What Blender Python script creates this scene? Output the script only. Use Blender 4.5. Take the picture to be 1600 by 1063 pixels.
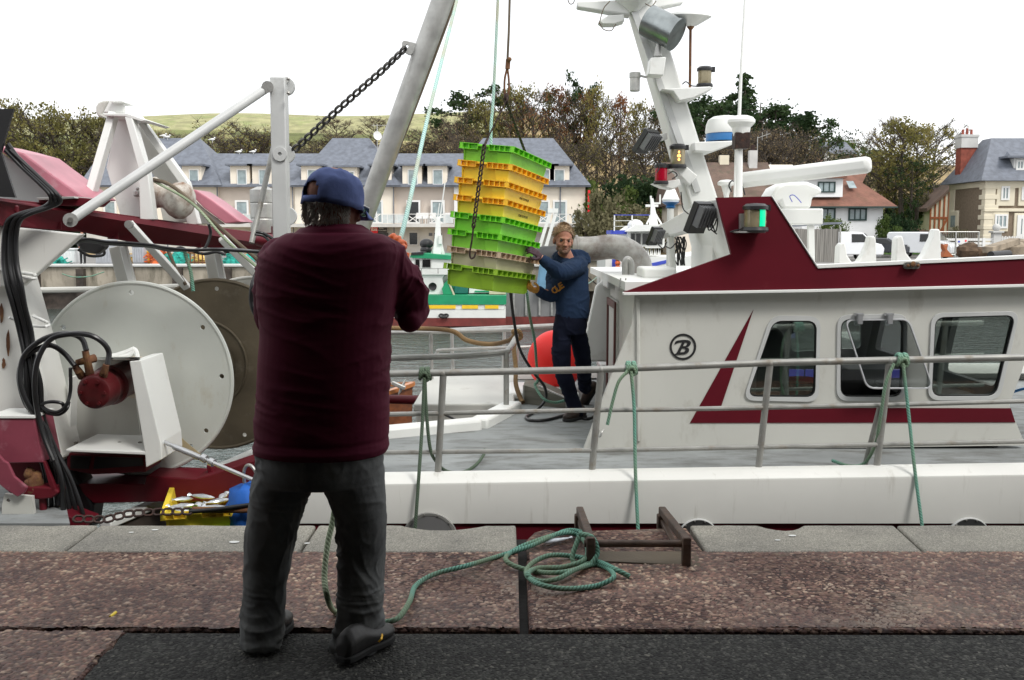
import bpy, bmesh, math, random
from math import sin, cos, pi, radians as RAD, atan2, sqrt
from mathutils import Vector as V, Matrix, Quaternion, noise
for _o in list(bpy.data.objects): bpy.data.objects.remove(_o)
SC = bpy.context.scene
COL = SC.collection
random.seed(7)
# ---------------------------------------------------------------- camera
CAMZ, PITCH, FPX = 1.55, RAD(6.1), 1600 * 35 / 36
cd = bpy.data.cameras.new('camera'); cd.lens = 35; cd.sensor_width = 36; cd.clip_end = 2000; cd.clip_start = .05
cam = bpy.data.objects.new('camera', cd); COL.objects.link(cam)
cam.location = (0, 0, CAMZ); cam.rotation_euler = (pi / 2 - PITCH, 0, 0); SC.camera = cam
# ---------------------------------------------------------------- overcast sky
W = bpy.data.worlds.new("World"); SC.world = W; W.use_nodes = True
nt = W.node_tree; bgn = nt.nodes['Background']
sky = nt.nodes.new('ShaderNodeTexSky'); sky.sky_type = 'NISHITA'; sky.sun_disc = False
SUN_EL, SUN_AZ = RAD(48), RAD(140)
sky.sun_elevation = SUN_EL; sky.sun_rotation = SUN_AZ; sky.air_density = 1.0; sky.dust_density = 3
wm = nt.nodes.new('ShaderNodeMix'); wm.data_type = 'RGBA'; wm.inputs[0].default_value = .93
# thin even cloud: pale grey over almost all of the blue, with soft brightness changes
wn = nt.nodes.new('ShaderNodeTexNoise'); wn.inputs['Scale'].default_value = 2.2; wn.inputs['Detail'].default_value = 4
wr = nt.nodes.new('ShaderNodeValToRGB')
wr.color_ramp.elements[0].position = .3; wr.color_ramp.elements[0].color = (.88, .90, .93, 1)
wr.color_ramp.elements[1].position = .7; wr.color_ramp.elements[1].color = (1, 1, 1, 1)
ws = nt.nodes.new('ShaderNodeVectorMath'); ws.operation = 'SCALE'; ws.inputs['Scale'].default_value = 11
nt.links.new(wn.outputs['Fac'], wr.inputs[0]); nt.links.new(wr.outputs[0], ws.inputs[0])
nt.links.new(sky.outputs[0], wm.inputs[6]); nt.links.new(ws.outputs[0], wm.inputs[7])
nt.links.new(wm.outputs[2], bgn.inputs[0]); bgn.inputs[1].default_value = .1
sd = bpy.data.lights.new('sun', 'SUN'); sd.energy = 1.5; sd.angle = RAD(16); sd.color = (1, .97, .93)
sun = bpy.data.objects.new('sun', sd); COL.objects.link(sun)
_d = V((sin(SUN_AZ) * cos(SUN_EL), cos(SUN_AZ) * cos(SUN_EL), sin(SUN_EL)))
sun.rotation_euler = _d.to_track_quat('Z', 'Y').to_euler(); sun.location = (5, -5, 30)
vs = SC.view_settings; vs.view_transform = 'Standard'; vs.look = 'None'; vs.gamma = 1; vs.exposure = 0.5
SC.cycles.max_bounces = 6; SC.cycles.transparent_max_bounces = 12
# ---------------------------------------------------------------- helpers
_F = V((0, cos(PITCH), -sin(PITCH))); _U = V((0, sin(PITCH), cos(PITCH))); CAM = V((0, 0, CAMZ))
def ray(px, py): return V((1, 0, 0)) * ((px - 800) / FPX) + _U * ((531.5 - py) / FPX) + _F
def P(px, py, Y):                     # the point at depth Y seen at photo pixel
    d = ray(px, py); return CAM + d * (Y / d.y)
def G(px, py, z=0.0):
    d = ray(px, py); return CAM + d * ((z - CAMZ) / d.z)
def lerp(a, b, t): return a + (b - a) * t

def s2l(c): return tuple(((x / 12.92) if x <= .04045 else ((x + .055) / 1.055) ** 2.4) for x in c)
def H(h): return s2l([int(h[i:i + 2], 16) / 255 for i in (0, 2, 4)])

def mat(name, col, rough=.55, metal=0, var=.12, vs_=3, bump=.15, bs=60, dirt=None, da=.5, ds=4, dst=None, spec=.5, stretch=None, bdist=.004, trans=0, coat=0):
    m = bpy.data.materials.new(name); m.use_nodes = True; t = m.node_tree; n = t.nodes; L = t.links
    b = n['Principled BSDF']; b.inputs['Roughness'].default_value = rough; b.inputs['Metallic'].default_value = metal
    b.inputs['Specular IOR Level'].default_value = spec
    if coat: b.inputs['Coat Weight'].default_value = coat; b.inputs['Coat Roughness'].default_value = .15
    tc = n.new('ShaderNodeTexCoord'); mp = n.new('ShaderNodeMapping'); L.new(tc.outputs['Object'], mp.inputs[0])
    if stretch: mp.inputs['Scale'].default_value = stretch
    a = n.new('ShaderNodeTexNoise'); a.inputs['Scale'].default_value = vs_; a.inputs['Detail'].default_value = 6; L.new(mp.outputs[0], a.inputs[0])
    r = n.new('ShaderNodeValToRGB'); L.new(a.outputs['Fac'], r.inputs[0])
    r.color_ramp.elements[0].position = .3; r.color_ramp.elements[1].position = .7
    r.color_ramp.elements[0].color = tuple(max(0, c * (1 - var)) for c in col) + (1,)
    r.color_ramp.elements[1].color = tuple(min(1, c * (1 + var)) for c in col) + (1,)
    out = r.outputs[0]
    if dirt:
        d = n.new('ShaderNodeTexNoise'); d.inputs['Scale'].default_value = ds; d.inputs['Detail'].default_value = 9; d.inputs['Roughness'].default_value = .68
        m2 = n.new('ShaderNodeMapping'); L.new(tc.outputs['Object'], m2.inputs[0]); m2.inputs['Location'].default_value = (3.1, 7.7, 1.3)
        if dst: m2.inputs['Scale'].default_value = dst
        L.new(m2.outputs[0], d.inputs[0])
        dr = n.new('ShaderNodeMapRange'); dr.inputs[1].default_value = .68 - da * .3; dr.inputs[2].default_value = .80 - da * .15
        dr.inputs[4].default_value = min(1, da * 1.6); L.new(d.outputs['Fac'], dr.inputs[0])
        mx = n.new('ShaderNodeMix'); mx.data_type = 'RGBA'; L.new(dr.outputs[0], mx.inputs[0]); L.new(out, mx.inputs[6]); mx.inputs[7].default_value = tuple(dirt) + (1,)
        out = mx.outputs[2]
        rr = n.new('ShaderNodeMapRange'); rr.inputs[3].default_value = rough; rr.inputs[4].default_value = min(1, rough + .3); L.new(dr.outputs[0], rr.inputs[0]); L.new(rr.outputs[0], b.inputs['Roughness'])
    L.new(out, b.inputs['Base Color'])
    if bump:
        f = n.new('ShaderNodeTexNoise'); f.inputs['Scale'].default_value = bs; f.inputs['Detail'].default_value = 5; L.new(mp.outputs[0], f.inputs[0])
        u = n.new('ShaderNodeBump'); u.inputs['Strength'].default_value = bump; u.inputs['Distance'].default_value = bdist; L.new(f.outputs['Fac'], u.inputs['Height']); L.new(u.outputs[0], b.inputs['Normal'])
    return m

def leafmat(name, cols, sc=.6, tr=.35):
    m = bpy.data.materials.new(name); m.use_nodes = True; t = m.node_tree; n = t.nodes; L = t.links
    b = n['Principled BSDF']; o = n['Material Output']; b.inputs['Roughness'].default_value = .75; b.inputs['Specular IOR Level'].default_value = .2
    tc = n.new('ShaderNodeTexCoord'); a = n.new('ShaderNodeTexNoise'); a.inputs['Scale'].default_value = sc; a.inputs['Detail'].default_value = 7; a.inputs['Roughness'].default_value = .7
    L.new(tc.outputs['Object'], a.inputs[0])
    oi = n.new('ShaderNodeObjectInfo'); ad = n.new('ShaderNodeMath'); ad.operation = 'MULTIPLY_ADD'; L.new(oi.outputs['Random'], ad.inputs[0]); ad.inputs[1].default_value = .16
    sb = n.new('ShaderNodeMath'); sb.operation = 'SUBTRACT'; L.new(a.outputs['Fac'], sb.inputs[0]); sb.inputs[1].default_value = .08; L.new(sb.outputs[0], ad.inputs[2])
    r = n.new('ShaderNodeValToRGB'); L.new(ad.outputs[0], r.inputs[0])
    while len(r.color_ramp.elements) < len(cols): r.color_ramp.elements.new(.5)
    for i, c in enumerate(cols):
        r.color_ramp.elements[i].position = .3 + .4 * i / (len(cols) - 1); r.color_ramp.elements[i].color = tuple(c) + (1,)
    L.new(r.outputs[0], b.inputs['Base Color'])
    tr_ = n.new('ShaderNodeBsdfTranslucent'); L.new(r.outputs[0], tr_.inputs[0]); mx = n.new('ShaderNodeMixShader'); mx.inputs[0].default_value = tr
    L.new(b.outputs[0], mx.inputs[1]); L.new(tr_.outputs[0], mx.inputs[2]); L.new(mx.outputs[0], o.inputs[0])
    return m

def ropemat(name, c1, c2, freq=60, c3=None):
    # twisted strands: a wave run slantwise round the rope by its UV
    m = bpy.data.materials.new(name); m.use_nodes = True; t = m.node_tree; n = t.nodes; L = t.links
    b = n['Principled BSDF']; b.inputs['Roughness'].default_value = .8
    tc = n.new('ShaderNodeTexCoord'); sp = n.new('ShaderNodeSeparateXYZ'); L.new(tc.outputs['UV'], sp.inputs[0])
    ma = n.new('ShaderNodeMath'); ma.operation = 'MULTIPLY_ADD'; L.new(sp.outputs[1], ma.inputs[0]); ma.inputs[1].default_value = freq; 
    mu = n.new('ShaderNodeMath'); mu.operation = 'MULTIPLY'; L.new(sp.outputs[0], mu.inputs[0]); mu.inputs[1].default_value = 3; L.new(mu.outputs[0], ma.inputs[2])
    fr = n.new('ShaderNodeMath'); fr.operation = 'PINGPONG'; fr.inputs[1].default_value = .5; L.new(ma.outputs[0], fr.inputs[0])
    r = n.new('ShaderNodeValToRGB'); L.new(fr.outputs[0], r.inputs[0]); r.color_ramp.elements[0].position = .02; r.color_ramp.elements[1].position = .3
    r.color_ramp.elements[0].color = tuple(c2) + (1,); r.color_ramp.elements[1].color = tuple(c1) + (1,)
    no = n.new('ShaderNodeTexNoise'); no.inputs['Scale'].default_value = 3.5; L.new(tc.outputs['Object'], no.inputs[0])
    mx = n.new('ShaderNodeMix'); mx.data_type = 'RGBA'; mr = n.new('ShaderNodeMapRange'); mr.inputs[1].default_value = .4; mr.inputs[2].default_value = .65; mr.inputs[4].default_value = .75
    L.new(no.outputs['Fac'], mr.inputs[0]); L.new(mr.outputs[0], mx.inputs[0]); L.new(r.outputs[0], mx.inputs[6]); mx.inputs[7].default_value = tuple(c3 or c2) + (1,)
    L.new(mx.outputs[2], b.inputs['Base Color'])
    u = n.new('ShaderNodeBump'); u.inputs['Strength'].default_value = .9; u.inputs['Distance'].default_value = .004; L.new(fr.outputs[0], u.inputs['Height']); L.new(u.outputs[0], b.inputs['Normal'])
    return m

def glass(name, col=(.8, .85, .83), rough=.02, alpha=.25):
    m = bpy.data.materials.new(name); m.use_nodes = True; t = m.node_tree; n = t.nodes; L = t.links
    b = n['Principled BSDF']; b.inputs['Base Color'].default_value = tuple(col) + (1,); b.inputs['Roughness'].default_value = rough
    o = n['Material Output']; tr = n.new('ShaderNodeBsdfTransparent'); tr.inputs[0].default_value = tuple(lerp(1, c, .4) for c in col) + (1,)
    mx = n.new('ShaderNodeMixShader'); fr = n.new('ShaderNodeFresnel'); fr.inputs[0].default_value = 1.5
    ad = n.new('ShaderNodeMath'); ad.operation = 'ADD'; ad.use_clamp = True; L.new(fr.outputs[0], ad.inputs[0]); ad.inputs[1].default_value = alpha
    gl = n.new('ShaderNodeBsdfGlossy'); gl.inputs['Roughness'].default_value = rough; gl.inputs[0].default_value = tuple(col) + (1,)
    m2 = n.new('ShaderNodeMixShader'); m2.inputs[0].default_value = .8 if alpha < .5 else .5; b.inputs['Base Color'].default_value = (.02, .03, .03, 1)
    L.new(b.outputs[0], m2.inputs[1]); L.new(gl.outputs[0], m2.inputs[2])
    L.new(ad.outputs[0], mx.inputs[0]); L.new(tr.outputs[0], mx.inputs[1]); L.new(m2.outputs[0], mx.inputs[2]); L.new(mx.outputs[0], o.inputs[0])
    return m

def tag(o, label=None, cat=None, group=None, kind=None):
    if label: o['label'] = label
    if cat: o['category'] = cat
    if group: o['group'] = group
    if kind: o['kind'] = kind
    return o
def T(name, loc, label, cat, group=None, rz=0):
    o = bpy.data.objects.new(name, None); COL.objects.link(o); o.location = loc; o.rotation_euler = (0, 0, rz); o.empty_display_size = .2
    return tag(o, label, cat, group)
def rootloc(o):
    while o.parent: o = o.parent
    return V(o.location)

class MB:
    def __init__(s): s.v = []; s.f = []; s.uv = {}
    def add(s, vs, fs, uvs=None):
        k = len(s.v); s.v += [V(p) for p in vs]
        for i, f in enumerate(fs):
            if uvs: s.uv[len(s.f)] = uvs[i]
            s.f.append([k + a for a in f])
        return s
    def box(s, c, sz, R=None):
        c = V(c); h = V(sz) / 2; vs = []
        for x, y, z in ((-1, -1, -1), (1, -1, -1), (1, 1, -1), (-1, 1, -1), (-1, -1, 1), (1, -1, 1), (1, 1, 1), (-1, 1, 1)):
            p = V((x * h.x, y * h.y, z * h.z)); vs.append(c + (R @ p if R else p))
        return s.add(vs, [(0, 3, 2, 1), (4, 5, 6, 7), (0, 1, 5, 4), (1, 2, 6, 5), (2, 3, 7, 6), (3, 0, 4, 7)])
    def bb(s, x0, x1, y0, y1, z0, z1): return s.box(((x0 + x1) / 2, (y0 + y1) / 2, (z0 + z1) / 2), (abs(x1 - x0), abs(y1 - y0), abs(z1 - z0)))
    def prism(s, pts, off):            # closed polygon swept by a vector
        n = len(pts); off = V(off); pts = [V(p) for p in pts]
        return s.add(pts + [p + off for p in pts], [list(range(n))[::-1], list(range(n, 2 * n))] + [[i, (i + 1) % n, n + (i + 1) % n, n + i] for i in range(n)])
    def beam(s, a, b, w, h, up=(0, 0, 1), w2=None, h2=None):
        a = V(a); b = V(b); d = (b - a).normalized(); u = V(up); x = d.cross(u)
        if x.length < 1e-4: x = d.cross(V((1, 0, 0)))
        x.normalize(); u = x.cross(d).normalized(); w2 = w2 or w; h2 = h2 or h; vs = []
        for p, ww, hh in ((a, w, h), (b, w2, h2)):
            for i, j in ((-1, -1), (1, -1), (1, 1), (-1, 1)): vs.append(p + x * (i * ww / 2) + u * (j * hh / 2))
        return s.add(vs, [(0, 1, 2, 3), (7, 6, 5, 4), (0, 4, 5, 1), (1, 5, 6, 2), (2, 6, 7, 3), (3, 7, 4, 0)])
    def tube(s, path, r, n=8, ref=None, ell=1.0, closed=False):
        path = [V(p) for p in path]; m = len(path)
        rs = r if isinstance(r, (list, tuple)) else [r] * m
        vs = []; t = (path[1] - path[0]).normalized(); a = V(ref) if ref else (V((0, 0, 1)) if abs(t.z) < .9 else V((1, 0, 0)))
        u = t.cross(a).normalized(); L = 0; Ls = []
        for i in range(m):
            if closed: tt = path[(i + 1) % m] - path[i - 1]
            else: tt = path[min(i + 1, m - 1)] - path[max(i - 1, 0)]
            if tt.length > 1e-9: t = tt.normalized()
            u = (u - t * u.dot(t)).normalized(); w = t.cross(u)
            if i: L += (path[i] - path[i - 1]).length
            Ls.append(L)
            for k in range(n):
                q = 2 * pi * k / n; vs.append(path[i] + (u * cos(q) + w * sin(q) * ell) * rs[i])
        fs = []; uv = []
        for i in range(m if closed else m - 1):
            j = (i + 1) % m; l1 = Ls[j] if j else L + (path[0] - path[-1]).length
            for k in range(n):
                k2 = (k + 1) % n; fs.append((i * n + k, i * n + k2, j * n + k2, j * n + k))
                uv.append(((k / n, Ls[i]), ((k + 1) / n, Ls[i]), ((k + 1) / n, l1), (k / n, l1)))
        if not closed:
            fs.append(list(range(n))[::-1]); fs.append([(m - 1) * n + k for k in range(n)]); uv.append([(0, 0)] * n); uv.append([(0, 0)] * n)
        return s.add(vs, fs, uv)
    def cyl(s, a, b, r, r2=None, n=16): return s.tube([a, b], [r, r if r2 is None else r2], n)
    def lathe(s, prof, c, axis=(0, 0, 1), n=24, ref=None):   # prof: (radius, height)
        c = V(c); w = V(axis).normalized(); a = V(ref) if ref else (V((1, 0, 0)) if abs(w.x) < .9 else V((0, 1, 0)))
        u = w.cross(a).normalized(); v = w.cross(u); vs = []; fs = []
        for r, h in prof:
            for k in range(n):
                q = 2 * pi * k / n; vs.append(c + w * h + (u * cos(q) + v * sin(q)) * max(r, 1e-4))
        for i in range(len(prof) - 1):
            for k in range(n):
                k2 = (k + 1) % n; fs.append((i * n + k, i * n + k2, (i + 1) * n + k2, (i + 1) * n + k))
        fs.append(list(range(n))[::-1]); fs.append([(len(prof) - 1) * n + k for k in range(n)])
        return s.add(vs, fs)
    def ball(s, c, r, R=None, n=16, m=10):
        c = V(c); r = V((r, r, r)) if not hasattr(r, '__len__') else V(r); vs = []; fs = []
        for i in range(m + 1):
            th = pi * i / m
            for k in range(n):
                q = 2 * pi * k / n; p = V((sin(th) * cos(q) * r.x, sin(th) * sin(q) * r.y, cos(th) * r.z)); vs.append(c + (R @ p if R else p))
        for i in range(m):
            for k in range(n): k2 = (k + 1) % n; fs.append((i * n + k, (i + 1) * n + k, (i + 1) * n + k2, i * n + k2))
        return s.add(vs, fs)
    def ring(s, c, axis, R, r, n=32, m=8, sx=1, sy=1, ref=None):
        w = V(axis).normalized(); a = V(ref) if ref else (V((1, 0, 0)) if abs(w.x) < .9 else V((0, 1, 0))); u = w.cross(a).normalized(); v = w.cross(u)
        return s.tube([V(c) + u * cos(2 * pi * k / n) * R * sx + v * sin(2 * pi * k / n) * R * sy for k in range(n)], r, m, ref=w, closed=True)
    def chain(s, pts, ll, r, wf=.32, n=10, m=6):     # links along a polyline
        pts = [V(p) for p in pts]; segs = []; tot = 0
        for a, b in zip(pts, pts[1:]): segs.append((tot, a, b)); tot += (b - a).length
        cnt = max(2, int(tot / (ll * .72))); 
        for i in range(cnt):
            d = (i + .5) / cnt * tot
            for st, a, b in segs:
                if d <= st + (b - a).length + 1e-6: break
            t = (b - a).normalized(); c = a + t * (d - st)
            x = t.cross(V((0, 0, 1)) if abs(t.z) < .9 else V((0, 1, 0))).normalized(); y = t.cross(x)
            if i % 2: x, y = y, x
            q = pi / 4; 
            if True: x, y = x * cos(q) + y * sin(q), y * cos(q) - x * sin(q)
            hl = ll / 2 - r; hw = ll * wf - r * .3; path = []
            for k in range(n):
                an = 2 * pi * k / n; cc, ss = cos(an), sin(an)
                path.append(c + t * ((hl - hw) * (1 if cc > 0 else -1) + hw * cc) + x * hw * ss)
            s.tube(path, r, m, ref=y, closed=True)
        return s
    def merge(s, o): return s.add(o.v, o.f)
    def xf(s, M): s.v = [M @ p for p in s.v]; return s
    def build(s, name, m, parent=None, bevel=0, ang=35, local=False, smooth=True, sub=0, wn=False):
        me = bpy.data.meshes.new(name); off = V((0, 0, 0)) if (local or not parent) else rootloc(parent)
        me.from_pydata([p - off for p in s.v], [], s.f)
        if s.uv:
            ul = me.uv_layers.new(name='UVMap')
            for i, p in enumerate(me.polygons):
                if i in s.uv:
                    for li, uvc in zip(p.loop_indices, s.uv[i]): ul.data[li].uv = uvc
        if smooth:
            me.shade_smooth(); me.set_sharp_from_angle(angle=RAD(ang))
        if m: 
            for mm in (m if isinstance(m, (list, tuple)) else [m]): me.materials.append(mm)
        o = bpy.data.objects.new(name, me); COL.objects.link(o); o.parent = parent
        if bevel:
            b = o.modifiers.new('bevel', 'BEVEL'); b.width = bevel; b.segments = 2; b.limit_method = 'ANGLE'; b.angle_limit = RAD(40); b.harden_normals = False
        if sub: q = o.modifiers.new('sub', 'SUBSURF'); q.levels = sub; q.render_levels = sub
        return o

def spline(pts, n=8):                 # Catmull-Rom through points
    pts = [V(p) for p in pts]; P_ = [pts[0] * 2 - pts[1]] + pts + [pts[-1] * 2 - pts[-2]]; out = []
    for i in range(1, len(P_) - 2):
        a, b, c, d = P_[i - 1:i + 3]
        for k in range(n):
            t = k / n; out.append(.5 * ((2 * b) + (c - a) * t + (2 * a - 5 * b + 4 * c - d) * t * t + (3 * b - a - 3 * c + d) * t ** 3))
    out.append(pts[-1]); return out
def rrect(pts, r, n=5):               # round the corners of a 2D polygon
    out = []; N = len(pts)
    for i in range(N):
        a, b, c = V(pts[i - 1]), V(pts[i]), V(pts[(i + 1) % N]); d1 = (a - b); d2 = (c - b); q = min(r, d1.length * .45, d2.length * .45)
        p0 = b + d1.normalized() * q; p1 = b + d2.normalized() * q
        for k in range(n + 1):
            t = k / n; out.append(p0 * (1 - t) ** 2 + b * 2 * t * (1 - t) + p1 * t * t)
    return out
def circ(c, r, n=32): return [V((c[0] + r * cos(2 * pi * k / n), c[1] + r * sin(2 * pi * k / n))) for k in range(n)]
def plate(outer, holes, Y0, thick):   # outline with holes in the X-Z plane, from Y0 back by thick -> MB
    cu = bpy.data.curves.new('tmp', 'CURVE'); cu.dimensions = '2D'; cu.fill_mode = 'BOTH'; cu.extrude = thick / 2
    for lp in [outer] + list(holes):
        sp = cu.splines.new('POLY'); sp.points.add(len(lp) - 1); sp.use_cyclic_u = True
        for i, p in enumerate(lp): sp.points[i].co = (p[0], p[1], 0, 1)
    o = bpy.data.objects.new('tmp', cu); COL.objects.link(o)
    dg = bpy.context.evaluated_depsgraph_get(); me = bpy.data.meshes.new_from_object(o.evaluated_get(dg))
    mb = MB(); mb.v = [V((v.co.x, Y0 + thick / 2 - v.co.z, v.co.y)) for v in me.vertices]; mb.f = [list(p.vertices) for p in me.polygons]
    bpy.data.objects.remove(o); bpy.data.curves.remove(cu); bpy.data.meshes.remove(me)
    bm = bmesh.new()
    vv = [bm.verts.new(p) for p in mb.v]
    for f in mb.f:
        try: bm.faces.new([vv[i] for i in f])
        except ValueError: pass
    bmesh.ops.remove_doubles(bm, verts=bm.verts, dist=1e-5); bmesh.ops.recalc_face_normals(bm, faces=bm.faces)
    bm.verts.index_update(); mb.v = [v.co.copy() for v in bm.verts]; mb.f = [[v.index for v in f.verts] for f in bm.faces]; bm.free()
    return mb
def XZ(px, py, Y): p = P(px, py, Y); return V((p.x, p.z))
def text(name, body, loc, size, m, parent, rot=(pi / 2, 0, 0), ext=.002, shear=0, offset=0, sx=1):
    cu = bpy.data.curves.new(name, 'FONT'); cu.body = body; cu.size = size; cu.extrude = ext; cu.shear = shear; cu.offset = offset; cu.align_x = 'CENTER'; cu.align_y = 'CENTER'
    cu.materials.append(m); o = bpy.data.objects.new(name, cu); COL.objects.link(o); o.parent = parent
    o.location = V(loc) - (rootloc(parent) if parent else V((0, 0, 0))); o.rotation_euler = rot; o.scale = (sx, 1, 1); return o
def fuse(mb, vox, smooth=4, disp=None):   # union of overlapping closed shapes as one skin
    me = bpy.data.meshes.new('tmp'); me.from_pydata(mb.v, [], mb.f); o = bpy.data.objects.new('tmp', me); COL.objects.link(o)
    r = o.modifiers.new('r', 'REMESH'); r.mode = 'VOXEL'; r.voxel_size = vox
    if smooth: q = o.modifiers.new('s', 'SMOOTH'); q.iterations = smooth; q.factor = .5
    dg = bpy.context.evaluated_depsgraph_get(); m2 = bpy.data.meshes.new_from_object(o.evaluated_get(dg))
    out = MB(); out.v = [(v.co + v.normal * disp(v.co, v.normal)) if disp else v.co.copy() for v in m2.vertices]; out.f = [list(p.vertices) for p in m2.polygons]
    bpy.data.objects.remove(o); bpy.data.meshes.remove(me); bpy.data.meshes.remove(m2)
    return out
def clone(o, parent=None):            # a thing, its parts and their sub-parts
    c = o.copy(); COL.objects.link(c)
    if parent: c.parent = parent
    for ch in list(o.children): clone(ch, c)
    return c
def rnd(a, b): return random.uniform(a, b)
# ---------------------------------------------------------------- materials
M = {}
M['white'] = mat('white_paint', (.74, .75, .72), .42, var=.05, vs_=2, bump=.12, bs=25, dirt=(.36, .33, .26), da=.28, ds=3.0)
M['whitev'] = mat('white_hull_paint', (.72, .72, .68), .42, var=.06, vs_=1.5, bump=.15, bs=12, dirt=(.33, .31, .25), da=.33, ds=4.5, dst=(2.8, 1, .30))
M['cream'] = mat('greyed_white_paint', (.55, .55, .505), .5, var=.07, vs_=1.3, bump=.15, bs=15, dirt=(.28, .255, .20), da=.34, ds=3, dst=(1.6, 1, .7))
M['bracket'] = mat('worn_bracket_red', (.23, .05, .075), .4, var=.3, vs_=3, bump=.2, bs=40, dirt=(.38, .2, .23), da=.4, ds=7)
M['red'] = mat('dark_red_paint', (.105, .005, .012), .5, spec=.35, var=.18, vs_=2.5, bump=.2, bs=18, dirt=(.22, .06, .05), da=.22, ds=4)
M['redflat'] = mat('dark_red_panel', (.098, .003, .010), .6, var=.1, vs_=3, spec=.2, bump=.06, bs=200, dirt=(.18, .05, .05), da=.12, ds=6)
M['pinkred'] = mat('red_paint_sky_sheen', (.42, .15, .19), .4, var=.22, vs_=3, bump=.1, bs=40, dirt=(.6, .45, .47), da=.35, ds=6)  # red paint with the pink of the sky's reflection put into its colour
M['galv'] = mat('galvanised_steel', (.42, .42, .40), .45, .55, var=.2, vs_=9, bump=.2, bs=60, dirt=(.25, .22, .18), da=.3, ds=8)
M['spot'] = mat('polished_zinc', (.33, .36, .36), .28, .9, var=.3, vs_=6, dirt=(.08, .09, .09), da=.5, ds=5)
M['galvp'] = mat('zinc_pipe', (.42, .41, .38), .5, .35, var=.3, vs_=7, bump=.3, bs=50, dirt=(.22, .17, .14), da=.75, ds=5)
M['greyrail'] = mat('weathered_rail', (.30, .30, .28), .5, .35, var=.2, vs_=6, bump=.25, bs=90, dirt=(.22, .18, .13), da=.5, ds=9)
M['paintgrey'] = mat('light_grey_paint', (.50, .51, .50), .45, 0, var=.08, vs_=3, bump=.12, bs=40, dirt=(.28, .25, .2), da=.28, ds=5)
M['deck'] = mat('grey_deck_paint', (.25, .265, .262), .8, spec=.25, var=.2, vs_=2, bump=.5, bs=220, dirt=(.13, .13, .12), da=.7, ds=2.6, dst=(1, 2.5, 1))
M['black'] = mat('black_rubber', (.012, .012, .013), .35, var=.3, bump=.1)
M['fin'] = mat('grey_cast_fins', (.16, .165, .17), .5, .3)
M['blackm'] = mat('black_plastic', (.02, .02, .021), .4, var=.2, bump=.05)
M['darkin'] = mat('dark_interior', (.035, .036, .036), .7, var=.2)
M['interior'] = mat('grey_interior', (.26, .27, .26), .6, var=.1)
M['rust'] = mat('rust', (.13, .055, .025), .85, var=.4, vs_=15, bump=.8, bs=60, dirt=(.25, .14, .05), da=.6, ds=20)
M['chain'] = mat('rusty_chain', (.040, .024, .020), .6, .5, var=.4, vs_=30, bump=.5, bs=120, dirt=(.12, .05, .03), da=.5, ds=40)
M['chaing'] = mat('dark_steel_chain', (.05, .048, .045), .5, .6, var=.3, vs_=30, bump=.4, bs=120)
M['bolt'] = mat('bolt_steel', (.3, .29, .27), .4, .8, var=.2)
M['redm'] = mat('motor_red', (.085, .008, .010), .35, var=.25, vs_=8, bump=.35, bs=35, dirt=(.06, .02, .015), da=.4, ds=12)
M['brownflange'] = mat('worn_brown_steel', (.105, .085, .055), .55, .25, var=.3, vs_=3, bump=.3, bs=40, dirt=(.26, .23, .18), da=.38, ds=4)
M['flange'] = mat('pale_flange_paint', (.50, .52, .48), .45, var=.07, vs_=2, bump=.2, bs=22, dirt=(.33, .26, .15), da=.36, ds=3.2, dst=(1.5, 1, .7))
M['orange'] = mat('orange_plastic', (.86, .48, .02), .4, var=.15, vs_=6)
M['yellow'] = mat('yellow_plastic', (.90, .68, .06), .42, var=.1, vs_=4, dirt=(.45, .27, .06), da=.42, ds=9)
M['green'] = mat('green_plastic', (.24, .64, .06), .42, var=.12, vs_=4, dirt=(.13, .30, .06), da=.42, ds=8)
M['greenr'] = mat('bright_green_plastic', (.17, .60, .02), .4, var=.12, vs_=6)
M['lime'] = mat('olive_green_plastic', (.27, .46, .03), .42, var=.12, vs_=4, dirt=(.18, .28, .04), da=.35, ds=8)
M['tan'] = mat('beige_plastic', (.52, .47, .33), .5, var=.1, vs_=4, dirt=(.30, .22, .13), da=.3, ds=8)
M['tanr'] = mat('beige_rim_plastic', (.50, .38, .26), .5, var=.15, vs_=5, dirt=(.2, .1, .06), da=.4, ds=9)
M['buoy'] = mat('red_buoy_vinyl', (.80, .025, .02), .5, spec=.3, var=.04, vs_=3, bump=.05)
M['jacket'] = mat('maroon_jacket_cloth', (.105, .010, .030), .72, var=.14, vs_=3, bump=.35, bs=14, spec=.14, bdist=.006)
M['trous'] = mat('grey_corduroy', (.15, .156, .155), .9, var=.3, vs_=4, bump=.5, bs=30, spec=.15, bdist=.004, dirt=(.26, .265, .25), da=.6, ds=4, dst=(1.2, 1.2, .5))
M['cap'] = mat('blue_cap_cotton', (.12, .16, .35), .9, var=.2, vs_=8, bump=.4, bs=60, spec=.2, dirt=(.13, .17, .36), da=.5, ds=14)
M['skin'] = mat('skin', (.36, .17, .115), .62, spec=.3, var=.15, vs_=12, bump=.15, bs=90, dirt=(.40, .13, .10), da=.3, ds=9)
M['greyhair'] = mat('grey_hair', (.50, .46, .41), .7, var=.5, vs_=30, bump=0)
M['blondhair'] = mat('sandy_hair', (.25, .165, .09), .7, var=.45, vs_=50, bump=0)
M['beard'] = mat('stubble', (.17, .095, .065), .85, var=.4, vs_=60, bump=.6, bs=200)
M['shoe'] = mat('dark_leather', (.028, .027, .026), .5, var=.25, vs_=6, bump=.35, bs=40)
M['sole'] = mat('shoe_sole', (.014, .014, .014), .8, var=.3)
M['hood'] = mat('navy_hoodie', (.014, .028, .060), .9, var=.25, vs_=5, bump=.4, bs=30, spec=.15, bdist=.006)
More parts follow.
